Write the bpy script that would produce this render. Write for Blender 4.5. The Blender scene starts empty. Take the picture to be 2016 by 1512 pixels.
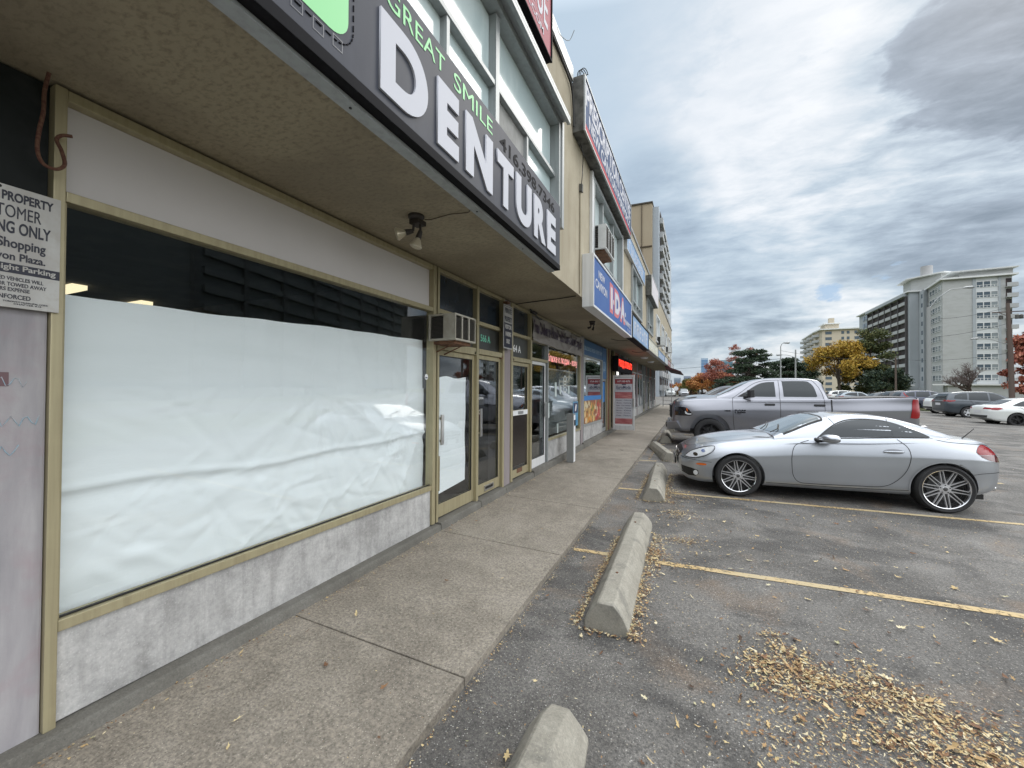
import bpy, bmesh, math, random
import numpy as np
from mathutils import Vector, Matrix
from mathutils.bvhtree import BVHTree
R = math.radians
SC = bpy.context.scene
COL = SC.collection

# ------------------------------------------------------------------ camera
cam_d = bpy.data.cameras.new("camera")
cam = bpy.data.objects.new("camera", cam_d)
COL.objects.link(cam)
SC.camera = cam
cam_d.sensor_width = 36.0
cam_d.lens = 800.0 * 36.0 / 2016.0
cam_d.clip_start = 0.05
cam_d.clip_end = 5000
yaw, pitch, roll = R(24.3), R(0.72), R(0.33)
fw = Vector((-math.sin(yaw) * math.cos(pitch), math.cos(yaw) * math.cos(pitch), math.sin(pitch)))
rt = Vector((math.cos(yaw), math.sin(yaw), 0))
up = rt.cross(fw)
r2 = rt * math.cos(roll) + up * math.sin(roll)
u2 = -rt * math.sin(roll) + up * math.cos(roll)
mw = Matrix((( r2.x, u2.x, -fw.x, 0), (r2.y, u2.y, -fw.y, 0), (r2.z, u2.z, -fw.z, 1.6), (0, 0, 0, 1)))
cam.matrix_world = mw

# ------------------------------------------------------------------ colour management
SC.view_settings.view_transform = 'Standard'
SC.view_settings.look = 'None'
SC.view_settings.exposure = 0.62
SC.view_settings.gamma = 1.0

# ------------------------------------------------------------------ sky and sun
SUN_EL, SUN_AZ = R(38), R(30)      # azimuth from +Y towards +X
sund = Vector((math.sin(SUN_AZ) * math.cos(SUN_EL), math.cos(SUN_AZ) * math.cos(SUN_EL), math.sin(SUN_EL)))
W = bpy.data.worlds.new("World")
SC.world = W
W.use_nodes = True
nt = W.node_tree
nt.nodes.clear()

class NT:
    """tiny helper for building node graphs"""
    def __init__(s, tree):
        s.t = tree
    def n(s, kind, **kw):
        x = s.t.nodes.new(kind)
        for k, v in kw.items():
            if k.startswith('i_'):
                key = k[2:].replace('_', ' ')
                x.inputs[int(key) if key.isdigit() else key].default_value = v
            else:
                setattr(x, k, v)
        return x
    def l(s, a, b):
        s.t.links.new(a, b)
    def math(s, op, a, b=None, c=None, clamp=False):
        m = s.t.nodes.new('ShaderNodeMath'); m.operation = op; m.use_clamp = clamp
        for i, v in enumerate((a, b, c)):
            if v is None: continue
            if isinstance(v, (int, float)): m.inputs[i].default_value = v
            else: s.l(v, m.inputs[i])
        return m.outputs[0]
    def ramp(s, fac, stops, interp='LINEAR'):
        r = s.t.nodes.new('ShaderNodeValToRGB')
        e = r.color_ramp.elements
        r.color_ramp.interpolation = interp
        while len(e) > 1: e.remove(e[-1])
        e[0].position = stops[0][0]; e[0].color = c4(stops[0][1])
        for p, c in stops[1:]:
            k = e.new(p); k.color = c4(c)
        s.l(fac, r.inputs[0])
        return r.outputs[0]
    def mix(s, fac, a, b, blend='MIX'):
        m = s.t.nodes.new('ShaderNodeMix'); m.data_type = 'RGBA'; m.blend_type = blend; m.clamp_factor = True
        if isinstance(fac, (int, float)): m.inputs[0].default_value = fac
        else: s.l(fac, m.inputs[0])
        for i, v in ((6, a), (7, b)):
            if isinstance(v, (tuple, list)): m.inputs[i].default_value = c4(v)
            else: s.l(v, m.inputs[i])
        return m.outputs[2]
    def noise(s, vec, scale, detail=4, rough=0.55, dist=0.0):
        x = s.n('ShaderNodeTexNoise'); x.inputs['Scale'].default_value = scale
        x.inputs['Detail'].default_value = detail; x.inputs['Roughness'].default_value = rough
        x.inputs['Distortion'].default_value = dist
        s.l(vec, x.inputs['Vector']); return x.outputs['Fac']
    def mapping(s, vec, scale=(1, 1, 1), rot=(0, 0, 0), loc=(0, 0, 0)):
        x = s.n('ShaderNodeMapping'); x.inputs['Scale'].default_value = scale
        x.inputs['Rotation'].default_value = rot; x.inputs['Location'].default_value = loc
        s.l(vec, x.inputs['Vector']); return x.outputs[0]

def c4(c):
    if isinstance(c, (int, float)): return (c, c, c, 1)
    return tuple(c) + (1,) if len(c) == 3 else tuple(c)

g = NT(nt)
tc = g.n('ShaderNodeTexCoord')
dirv = tc.outputs['Generated']
sep = g.n('ShaderNodeSeparateXYZ'); g.l(dirv, sep.inputs[0])
zc = g.math('MAXIMUM', sep.outputs[2], 0.0)
den = g.math('ADD', zc, 0.10)
cmb = g.n('ShaderNodeCombineXYZ')
g.l(g.math('DIVIDE', sep.outputs[0], den), cmb.inputs[0])
g.l(g.math('DIVIDE', sep.outputs[1], den), cmb.inputs[1])
plane = cmb.outputs[0]
def blob(d, k, warp=0.0):
    v = g.n('ShaderNodeVectorMath', operation='DOT_PRODUCT')
    g.l(dirv, v.inputs[0]); v.inputs[1].default_value = tuple(Vector(d).normalized())
    return g.math('POWER', g.math('MAXIMUM', v.outputs['Value'], 0.0), k)
sky = g.n('ShaderNodeTexSky', sky_type='NISHITA', sun_disc=False)
sky.sun_elevation = SUN_EL; sky.sun_rotation = SUN_AZ
sky.air_density = 1.2; sky.dust_density = 2.0
skyc = g.mix(1.0, sky.outputs[0], (0.115, 0.115, 0.115), 'MULTIPLY')
# streaked altocumulus: long soft bands seen from the right
bands = g.noise(g.mapping(plane, scale=(0.75, 1.5, 1), rot=(0, 0, R(-38))), 1.25, 10, 0.62, 0.5)
cells = g.noise(g.mapping(plane, scale=(1.0, 1.6, 1), rot=(0, 0, R(-35)), loc=(3, 1, 0)), 5.4, 8, 0.62, 0.3)
lump = g.noise(g.mapping(dirv, scale=(1, 1, 2.2), loc=(0.3, 0.8, 0.1)), 3.1, 9, 0.58, 0.25)
fine = g.noise(g.mapping(dirv, scale=(1, 1, 3.0)), 11.0, 6, 0.6, 0.3)
t1 = g.math('ADD', g.math('MULTIPLY', bands, 0.38), g.math('MULTIPLY', cells, 0.32))
t1 = g.math('ADD', t1, g.math('MULTIPLY', lump, 0.20))
t1 = g.math('ADD', t1, g.math('MULTIPLY', fine, 0.10))
# lower down the clouds are puffy heaps with flat bases
puff = g.noise(g.mapping(dirv, scale=(1, 1, 3.4), loc=(4.1, 0.3, 0.55)), 5.0, 10, 0.60, 0.25)
t2 = g.math('ADD', g.math('MULTIPLY', puff, 0.72), g.math('MULTIPLY', bands, 0.16))
t2 = g.math('ADD', t2, g.math('MULTIPLY', fine, 0.12))
hi = g.ramp(zc, [(0.14, 0.0), (0.36, 1.0)])
t = g.math('ADD', g.math('MULTIPLY', t1, hi), g.math('MULTIPLY', t2, g.math('SUBTRACT', 1.0, hi)))
def blobs(lst):
    o = None
    for d, k, w_ in lst:
        v = g.math('MULTIPLY', blob(d, k), w_)
        o = v if o is None else g.math('ADD', o, v)
    return o
rag = g.math('ADD', g.math('MULTIPLY', lump, 2.6), g.math('MULTIPLY', fine, 1.1))      # ragged multiplier about 1.85
veil = g.math('MULTIPLY', blob((-0.16, 0.72, 0.68), 10.0), 1.15, clamp=True)
t = g.math('ADD', 0.5, g.math('MULTIPLY', g.math('SUBTRACT', t, 0.5), g.math('SUBTRACT', 1.05, g.math('MULTIPLY', veil, 0.9))))
white = g.math('MULTIPLY', blobs([((0.235, 0.782, 0.577), 26, .9), ((0.152, 0.827, 0.541), 45, .55), ((0.071, 0.878, 0.474), 70, .5), ((0.283, 0.838, 0.466), 110, .65)]), g.math('SUBTRACT', rag, 0.85), clamp=True)
dk = blobs([((0.40, 0.78, 0.48), 130, 1.15), ((0.310, 0.803, 0.510), 420, .55), ((0.55, 0.7, 0.45), 40, .8), ((-0.090, 0.895, 0.435), 330, .85), ((-0.035, 0.93, 0.365), 420, .65),
            ((0.107, 0.978, 0.185), 420, .55), ((0.04, 0.987, 0.155), 500, .55), ((0.394, 0.89, 0.232), 330, .8), ((0.30, 0.925, 0.235), 500, .45), ((0.30, 0.88, 0.37), 160, .4)])
dk = g.math('MULTIPLY', dk, g.math('SUBTRACT', rag, 0.75))
dk = g.ramp(dk, [(0.10, 0.0), (0.30, 0.42), (0.75, 0.85), (1.0, 1.0)])
t = g.math('ADD', t, g.math('MULTIPLY', white, 0.085))
t = g.math('SUBTRACT', t, g.math('MULTIPLY', dk, 0.115))
# the heavy dark mass high on the right, with a ragged edge
mass = g.math('ADD', blobs([((0.42, 0.765, 0.485), 95, 1.0), ((0.60, 0.68, 0.42), 40, .9), ((0.318, 0.800, 0.508), 700, .62)]), g.math('MULTIPLY', g.math('SUBTRACT', lump, 0.5), 2.0))
mass = g.math('ADD', mass, g.math('MULTIPLY', g.math('SUBTRACT', fine, 0.5), 0.9))
t = g.math('SUBTRACT', t, g.math('MULTIPLY', g.ramp(mass, [(0.50, 0.0), (0.68, 0.7), (1.1, 1.0)]), 0.12))
cloud = g.ramp(t, [(0.32, (0.085, 0.128, 0.180)), (0.40, (0.165, 0.215, 0.278)), (0.45, (0.238, 0.300, 0.368)),
                   (0.495, (0.320, 0.386, 0.448)), (0.54, (0.425, 0.47, 0.515)), (0.60, (0.555, 0.575, 0.60))])
cloud = g.mix(g.math('MULTIPLY', g.math('MULTIPLY', veil, 0.85), g.math('SUBTRACT', 1.0, g.math('MULTIPLY', white, .8)), clamp=True), cloud, (0.33, 0.41, 0.49))
# one small opening with blue sky
opn = g.noise(g.mapping(dirv, scale=(1, 1, 2.6), loc=(0.2, 0.7, 0.4)), 17.0, 7, 0.6, 0.3)
opb = blobs([((0.231, 0.954, 0.188), 1500.0, 0.95), ((0.32, 0.925, 0.215), 1500.0, 0.62)])
opm = g.ramp(g.math('ADD', opb, g.math('MULTIPLY', g.math('SUBTRACT', opn, 0.5), 2.6)), [(0.72, 0.0), (1.25, 0.85)])
cloud = g.mix(opm, cloud, (0.22, 0.33, 0.47))
# thin bright haze at the horizon
hz = g.math('POWER', g.math('SUBTRACT', 1.0, zc, clamp=True), 22.0)
cloud = g.mix(g.math('MULTIPLY', hz, 0.62), cloud, (0.41, 0.435, 0.45))
# overhead and behind the camera, unseen, the overcast is brightened to light the scene
ovh = g.ramp(zc, [(0.68, 0.0), (0.98, 1.0)])
cloud = g.mix(ovh, cloud, (2.1, 2.17, 2.25))
bk = g.math('MULTIPLY', sep.outputs[1], -1.0, clamp=True)
bkc = g.ramp(zc, [(0.0, (0.12, 0.13, 0.135)), (0.20, (0.22, 0.235, 0.25)), (0.34, (0.85, 0.89, 0.94)), (0.7, (1.5, 1.56, 1.64))])
cloud = g.mix(g.ramp(bk, [(0.0, 0.0), (0.4, 1.0)]), cloud, bkc)
# bright patch added out of view, low right, to light the shop fronts
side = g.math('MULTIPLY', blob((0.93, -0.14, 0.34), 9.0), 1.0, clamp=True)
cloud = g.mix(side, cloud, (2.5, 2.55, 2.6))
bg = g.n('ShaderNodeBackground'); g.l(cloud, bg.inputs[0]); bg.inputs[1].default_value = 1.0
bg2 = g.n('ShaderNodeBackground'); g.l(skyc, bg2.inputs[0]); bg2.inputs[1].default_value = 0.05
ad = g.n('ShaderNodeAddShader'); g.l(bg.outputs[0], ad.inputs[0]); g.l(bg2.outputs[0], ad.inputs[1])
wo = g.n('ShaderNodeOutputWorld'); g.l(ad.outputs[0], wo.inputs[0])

sd = bpy.data.lights.new("sun", 'SUN'); sd.energy = 0.9; sd.angle = R(24); sd.color = (1.0, 0.96, 0.9)
so = bpy.data.objects.new("sun", sd); COL.objects.link(so)
so.rotation_euler = sund.to_track_quat('Z', 'Y').to_euler()
so.location = (0, 0, 60)

# ------------------------------------------------------------------ materials
MATS = {}
def mat(name, col, rough=0.6, metal=0.0, var=None, var2=None, bump=None, coat=0.0, spec=0.5, alpha=None,
        island=None, emit=None, streak=None):
    """var=(scale, colour, amount, lo, hi); bump=(scale, strength, distance); island=[stops]"""
    if name in MATS: return MATS[name]
    m = bpy.data.materials.new(name); m.use_nodes = True
    k = NT(m.node_tree); m.node_tree.nodes.clear()
    out = k.n('ShaderNodeOutputMaterial'); p = k.n('ShaderNodeBsdfPrincipled')
    k.l(p.outputs[0], out.inputs[0])
    co = k.n('ShaderNodeTexCoord').outputs['Object']
    c = None
    p.inputs['Base Color'].default_value = c4(col)
    if island:
        gi = k.n('ShaderNodeNewGeometry')
        c = k.ramp(gi.outputs['Random Per Island'], island, 'LINEAR')
    for v in (var, var2):
        if v:
            sc_, vc, amt, lo, hi = v
            vec = co
            if isinstance(sc_, tuple):
                vec = k.mapping(co, scale=sc_); s_ = 1.0
            else: s_ = sc_
            f = k.noise(vec, s_, 6, 0.6, 0.2)
            f = k.ramp(f, [(lo, 0.0), (hi, 1.0)])
            f = k.math('MULTIPLY', f, amt)
            c = k.mix(f, c if c is not None else tuple(col), vc)
    if c is not None: k.l(c, p.inputs['Base Color'])
    p.inputs['Roughness'].default_value = rough
    p.inputs['Metallic'].default_value = metal
    p.inputs['Specular IOR Level'].default_value = spec
    p.inputs['Coat Weight'].default_value = coat
    p.inputs['Coat Roughness'].default_value = 0.04
    if bump:
        b = k.n('ShaderNodeBump'); b.inputs['Strength'].default_value = bump[1]
        b.inputs['Distance'].default_value = bump[2]
        vec = co
        sc_ = bump[0]
        if isinstance(sc_, tuple): vec = k.mapping(co, scale=sc_); sc_ = 1.0
        k.l(k.noise(vec, sc_, 5, 0.65), b.inputs['Height'])
        k.l(b.outputs[0], p.inputs['Normal'])
    if emit:
        p.inputs['Emission Color'].default_value = c4(emit[0]); p.inputs['Emission Strength'].default_value = emit[1]
    MATS[name] = m
    return m

def glass_mat(name, tint=(0.55, 0.6, 0.6), refl=1.0, rough=0.0, base=0.0):
    """clear pane: sees through, mirrors by Fresnel"""
    if name in MATS: return MATS[name]
    m = bpy.data.materials.new(name); m.use_nodes = True
    k = NT(m.node_tree); m.node_tree.nodes.clear()
    out = k.n('ShaderNodeOutputMaterial')
    tr = k.n('ShaderNodeBsdfTransparent'); tr.inputs[0].default_value = c4(tint)
    gl = k.n('ShaderNodeBsdfGlossy'); gl.inputs['Roughness'].default_value = rough
    gl.inputs['Color'].default_value = (0.95, 0.97, 1, 1)
    fr = k.n('ShaderNodeFresnel'); ge = k.n('ShaderNodeNewGeometry')      # same reflectance from both faces of the thin pane
    k.l(k.math('SUBTRACT', 1.5, k.math('MULTIPLY', ge.outputs['Backfacing'], 1.5 - 1 / 1.5)), fr.inputs[0])
    f = k.math('ADD', k.math('MULTIPLY', fr.outputs[0], 1.35 * refl), base, clamp=True)
    mx = k.n('ShaderNodeMixShader'); k.l(f, mx.inputs[0]); k.l(tr.outputs[0], mx.inputs[1]); k.l(gl.outputs[0], mx.inputs[2])
    k.l(mx.outputs[0], out.inputs[0])
    MATS[name] = m
    return m

def wave_free(k, co): return co

def asphalt_mat():
    m = bpy.data.materials.new("asphalt"); m.use_nodes = True
    k = NT(m.node_tree); m.node_tree.nodes.clear()
    out = k.n('ShaderNodeOutputMaterial'); p = k.n('ShaderNodeBsdfPrincipled'); k.l(p.outputs[0], out.inputs[0])
    co = k.n('ShaderNodeTexCoord').outputs['Object']
    big = k.noise(co, 0.42, 5, 0.6, 0.4); mid = k.noise(k.mapping(co, loc=(7, 3, 0)), 1.9, 6, 0.62, 0.3)
    c = k.ramp(k.math('ADD', k.math('MULTIPLY', big, 0.5), k.math('MULTIPLY', mid, 0.5)),
               [(0.36, (0.066, 0.063, 0.059)), (0.45, (0.105, 0.100, 0.093)), (0.54, (0.145, 0.139, 0.130)), (0.66, (0.19, 0.183, 0.172))])
    # dark oily patches and brown stains with a shape of their own
    st = k.ramp(k.noise(k.mapping(co, scale=(1.0, 1.5, 1), loc=(2.2, 5.1, 0)), 0.95, 6, 0.6, 0.6), [(0.50, 0.0), (0.62, 1.0)])
    c = k.mix(k.math('MULTIPLY', st, 0.80), c, (0.052, 0.050, 0.048))
    br = k.ramp(k.noise(k.mapping(co, loc=(12, 9, 0)), 1.3, 5, 0.6, 0.5), [(0.56, 0.0), (0.68, 1.0)])
    c = k.mix(k.math('MULTIPLY', br, 0.45), c, (0.18, 0.13, 0.09))
    # pale leaf dust scatter
    v2 = k.n('ShaderNodeTexVoronoi'); v2.inputs['Scale'].default_value = 78.0; k.l(co, v2.inputs['Vector'])
    sp = k.ramp(v2.outputs['Distance'], [(0.16, 1.0), (0.30, 0.0)])
    vr = k.n('ShaderNodeSeparateColor'); k.l(v2.outputs['Color'], vr.inputs[0])
    light = k.math('MULTIPLY', sp, k.ramp(vr.outputs[0], [(0.55, 0.0), (0.75, 1.0)]))
    c = k.mix(k.math('MULTIPLY', light, 0.75), c, (0.48, 0.47, 0.45))
    darks = k.math('MULTIPLY', sp, k.ramp(vr.outputs[1], [(0.6, 0.0), (0.8, 1.0)]))
    c = k.mix(k.math('MULTIPLY', darks, 0.75), c, (0.02, 0.02, 0.02))
    v3 = k.n('ShaderNodeTexVoronoi'); v3.inputs['Scale'].default_value = 34.0; k.l(k.mapping(co, scale=(1, 1.6, 1)), v3.inputs['Vector'])
    vs = k.n('ShaderNodeSeparateColor'); k.l(v3.outputs['Color'], vs.inputs[0])
    fl = k.math('MULTIPLY', k.ramp(v3.outputs['Distance'], [(0.13, 1.0), (0.2, 0.0)]), k.ramp(vs.outputs[0], [(0.80, 0.0), (0.86, 1.0)]))
    c = k.mix(k.math('MULTIPLY', fl, 0.7), c, (0.42, 0.38, 0.30))
    gr = k.noise(co, 62, 3, 0.75); gr2 = k.noise(k.mapping(co, loc=(3, 3, 3)), 150, 2, 0.7)
    c = k.mix(1.0, c, k.ramp(k.math('ADD', k.math('MULTIPLY', gr, 0.6), k.math('MULTIPLY', gr2, 0.4)), [(0.36, (0.45, 0.45, 0.45)), (0.5, (0.95, 0.95, 0.95)), (0.64, (1.7, 1.67, 1.6))]), 'MULTIPLY')
    # hairline cracks
    v4 = k.n('ShaderNodeTexVoronoi', feature='DISTANCE_TO_EDGE'); v4.inputs['Scale'].default_value = 0.28
    wob = k.n('ShaderNodeVectorMath', operation='ADD'); k.l(co, wob.inputs[0])
    nz = k.n('ShaderNodeTexNoise'); nz.inputs['Scale'].default_value = 1.6; nz.inputs['Detail'].default_value = 6; k.l(co, nz.inputs['Vector'])
    sc2 = k.n('ShaderNodeVectorMath', operation='SCALE'); k.l(nz.outputs['Color'], sc2.inputs[0]); sc2.inputs['Scale'].default_value = 0.9
    k.l(sc2.outputs[0], wob.inputs[1]); k.l(wob.outputs[0], v4.inputs['Vector'])
    cr = k.ramp(v4.outputs['Distance'], [(0.0, 1.0), (0.0035, 0.0)])
    c = k.mix(k.math('MULTIPLY', cr, 0.10), c, (0.02, 0.02, 0.02))
    k.l(c, p.inputs['Base Color']); p.inputs['Roughness'].default_value = 0.88
    b = k.n('ShaderNodeBump'); b.inputs['Strength'].default_value = 0.75; b.inputs['Distance'].default_value = 0.006
    h = k.math('ADD', k.noise(co, 90, 4, 0.7), k.math('MULTIPLY', v2.outputs['Distance'], -0.6))
    k.l(h, b.inputs['Height']); k.l(b.outputs[0], p.inputs['Normal'])
    return m

def concrete_mat(name, base, dark, light, spk=0.5, grain=140.0, rough=0.85, streaks=0.0, stain=(0.1, 0.095, 0.085), stain_amt=0.4, big=0.8):
    m = bpy.data.materials.new(name); m.use_nodes = True
    k = NT(m.node_tree); m.node_tree.nodes.clear()
    out = k.n('ShaderNodeOutputMaterial'); p = k.n('ShaderNodeBsdfPrincipled'); k.l(p.outputs[0], out.inputs[0])
    co = k.n('ShaderNodeTexCoord').outputs['Object']
    a = k.noise(co, big, 7, 0.62, 0.3); b_ = k.noise(k.mapping(co, loc=(5, 2, 1)), big * 5, 7, 0.66, 0.2)
    f = k.math('ADD', k.math('MULTIPLY', a, 0.5), k.math('MULTIPLY', b_, 0.5))
    c = k.ramp(f, [(0.35, dark), (0.5, base), (0.66, light)])
    if streaks:
        s_ = k.noise(k.mapping(co, scale=(9, 9, 0.7)), 1.4, 6, 0.65, 0.3)
        c = k.mix(k.math('MULTIPLY', k.ramp(s_, [(0.48, 0.0), (0.66, 1.0)]), streaks), c, stain)
    s2 = k.ramp(k.noise(k.mapping(co, loc=(9, 9, 3)), big * 1.7, 6, 0.6, 0.5), [(0.54, 0.0), (0.66, 1.0)])
    c = k.mix(k.math('MULTIPLY', s2, stain_amt), c, stain)
    gr = k.noise(co, grain * .62, 3, 0.75)
    c = k.mix(spk, c, k.mix(1.0, c, k.ramp(gr, [(0.34, (0.45, 0.45, 0.45)), (0.5, (1.0, 1.0, 1.0)), (0.66, (1.55, 1.52, 1.48))]), 'MULTIPLY'))
    v2 = k.n('ShaderNodeTexVoronoi'); v2.inputs['Scale'].default_value = grain; k.l(co, v2.inputs['Vector'])
    sp = k.ramp(v2.outputs['Distance'], [(0.18, 1.0), (0.34, 0.0)])
    vr = k.n('ShaderNodeSeparateColor'); k.l(v2.outputs['Color'], vr.inputs[0])
    c = k.mix(k.math('MULTIPLY', k.math('MULTIPLY', sp, k.ramp(vr.outputs[0], [(0.5, 0.0), (0.7, 1.0)])), spk), c, tuple(x * 1.7 for x in light))
    c = k.mix(k.math('MULTIPLY', k.math('MULTIPLY', sp, k.ramp(vr.outputs[1], [(0.6, 0.0), (0.8, 1.0)])), spk), c, tuple(x * 0.35 for x in dark))
    k.l(c, p.inputs['Base Color']); p.inputs['Roughness'].default_value = rough
    b = k.n('ShaderNodeBump'); b.inputs['Strength'].default_value = 0.5; b.inputs['Distance'].default_value = 0.004
    k.l(k.math('ADD', k.noise(co, grain * 0.55, 5, 0.7), k.noise(co, 12, 5, 0.7)), b.inputs['Height']); k.l(b.outputs[0], p.inputs['Normal'])
    MATS[name] = m
    return m

M = {}
M['asphalt'] = asphalt_mat()
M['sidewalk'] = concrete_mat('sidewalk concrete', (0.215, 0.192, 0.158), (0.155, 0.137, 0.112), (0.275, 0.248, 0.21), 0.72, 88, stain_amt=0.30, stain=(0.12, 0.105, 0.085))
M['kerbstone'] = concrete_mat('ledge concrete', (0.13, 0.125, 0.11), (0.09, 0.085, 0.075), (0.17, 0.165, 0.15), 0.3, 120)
M['stop'] = concrete_mat('wheel stop concrete', (0.265, 0.25, 0.21), (0.21, 0.198, 0.165), (0.315, 0.30, 0.255), 0.3, 120, stain_amt=0.6, stain=(0.13, 0.125, 0.11), big=3.0)
M['bulk'] = concrete_mat('worn white painted concrete', (0.38, 0.377, 0.37), (0.24, 0.237, 0.23), (0.50, 0.495, 0.485), 0.2, 75, streaks=0.4, stain=(0.22, 0.215, 0.21), stain_amt=0.4, big=1.6)
M['soffit'] = mat('stucco soffit', (0.32, 0.278, 0.19), 0.95, var=(1.1, (0.21, 0.178, 0.125), 0.8, 0.42, 0.62), var2=((24, 38, 24), (0.185, 0.155, 0.105), 0.75, 0.47, 0.66), bump=(45, 0.6, 0.01))
M['wall'] = mat('stucco wall', (0.34, 0.30, 0.22), 0.92, var=((7, 7, 0.8), (0.27, 0.225, 0.155), 0.55, 0.46, 0.68), var2=(1.6, (0.43, 0.385, 0.29), 0.6, 0.4, 0.62), bump=(55, 0.5, 0.006))
M['gold'] = mat('gold anodised aluminium', (0.40, 0.355, 0.225), 0.45, 0.35, var=((30, 30, 1.2), (0.29, 0.25, 0.155), 0.6, 0.42, 0.66), var2=(6, (0.44, 0.39, 0.24), 0.4, 0.5, 0.7))
M['silver_frame'] = mat('grey aluminium frame', (0.34, 0.36, 0.36), 0.5, 0.3, var=((18, 18, 1.0), (0.24, 0.25, 0.25), 0.5, 0.45, 0.65))
M['whiteframe'] = mat('white aluminium frame', (0.66, 0.67, 0.67), 0.4, 0.1, var=((14, 14, 1.0), (0.48, 0.48, 0.47), 0.5, 0.5, 0.7))
M['panelwhite'] = mat('pale panel', (0.60, 0.575, 0.57), 0.55, var=(1.1, (0.55, 0.53, 0.525), 0.5, 0.4, 0.6))
M['paper'] = mat('white covering paper', (0.845, 0.87, 0.885), 0.75, var=((1.5, 1.2, 7), (0.77, 0.80, 0.81), 0.5, 0.42, 0.64), bump=((3, 5, 22), 0.3, 0.006))
M['pillar'] = mat('chalky painted pillar', (0.40, 0.385, 0.395), 0.75, var=((5, 5, 0.7), (0.20, 0.19, 0.21), 0.75, 0.42, 0.66), var2=((2.2, 2.2, 2.6), (0.32, 0.23, 0.25), 0.5, 0.50, 0.64), bump=(20, 0.3, 0.006))
M['mauve'] = mat('faded mauve pillar paint', (0.25, 0.22, 0.225), 0.8, var=((9, 9, 1.5), (0.22, 0.19, 0.19), 0.6, 0.45, 0.65))
M['darkpanel'] = mat('dark spandrel glass', (0.018, 0.025, 0.034), 0.16, spec=0.5, var=(3, (0.03, 0.04, 0.05), 0.5, 0.4, 0.6))
M['nearblack'] = mat('mottled black panel', (0.010, 0.013, 0.013), 0.6, spec=0.25, var=(3.2, (0.028, 0.032, 0.034), 0.7, 0.5, 0.65))  # near black with paler mottling, for the panel above the left pillar
M['glass'] = glass_mat('shop window glass', (0.97, 0.985, 0.985), .8)
M['glassdark'] = glass_mat('tinted shop glass', (0.84, 0.87, 0.88))
M['glassup'] = mat('upper floor glass', (0.43, 0.52, 0.53), 0.10, spec=.25, var=((1.5, 1.1, .5), (0.56, 0.64, 0.64), .8, .45, .55))  # pale colour stands in for reflected sky and the blinds behind
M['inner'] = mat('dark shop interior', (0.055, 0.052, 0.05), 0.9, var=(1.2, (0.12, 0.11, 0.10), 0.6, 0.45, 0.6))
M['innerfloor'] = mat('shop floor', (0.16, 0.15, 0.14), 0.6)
M['black'] = mat('black rubber trim', (0.012, 0.012, 0.012), 0.55)
M['blackgloss'] = mat('black gloss', (0.012, 0.012, 0.015), 0.12, coat=0.4)
M['steel'] = mat('brushed steel', (0.55, 0.55, 0.54), 0.28, 0.9)
M['galv'] = mat('galvanised metal', (0.36, 0.37, 0.37), 0.5, 0.6, var=(14, (0.26, 0.27, 0.27), 0.5, 0.4, 0.6))
M['rust'] = mat('rusty wood and metal', (0.17, 0.085, 0.045), 0.9, var=(12, (0.08, 0.04, 0.025), 0.8, 0.4, 0.6))
M['white'] = mat('white paint', (0.76, 0.77, 0.78), 0.5, var=(3, (0.66, 0.67, 0.68), 0.4, 0.45, 0.6))
M['yellowline'] = None
M['roofmat'] = mat('roof felt', (0.10, 0.10, 0.10), 0.9)
M['brick'] = mat('dull red brick', (0.20, 0.085, 0.055), 0.9, var=((3, 3, 26), (0.10, 0.05, 0.04), 0.7, 0.45, 0.6))
M['black_sign'] = mat('black paint', (0.010, 0.010, 0.012), 0.7, spec=0.1)

# ------------------------------------------------------------------ object helpers
def tag(o, label=None, cat=None, group=None, kind=None):
    if label: o['label'] = label
    if cat: o['category'] = cat
    if group: o['group'] = group
    if kind: o['kind'] = kind
    return o

def wm(o):
    m = o.matrix_basis.copy()
    p = o.parent
    while p is not None:
        m = p.matrix_basis @ m; p = p.parent
    return m

def empty(name, loc=(0, 0, 0), rz=0.0, label=None, cat=None, group=None):
    o = bpy.data.objects.new(name, None); COL.objects.link(o)
    o.empty_display_size = 0.2
    o.location = loc; o.rotation_euler = (0, 0, rz)
    return tag(o, label, cat, group)

def link(name, me, parent=None, base=None, local=False):
    o = bpy.data.objects.new(name, me); COL.objects.link(o)
    if parent is not None:
        o.parent = parent
        if not local: me.transform(wm(parent).inverted())
    elif base is not None:
        me.transform(Matrix.Translation(-Vector(base))); o.location = base
    return o

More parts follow.
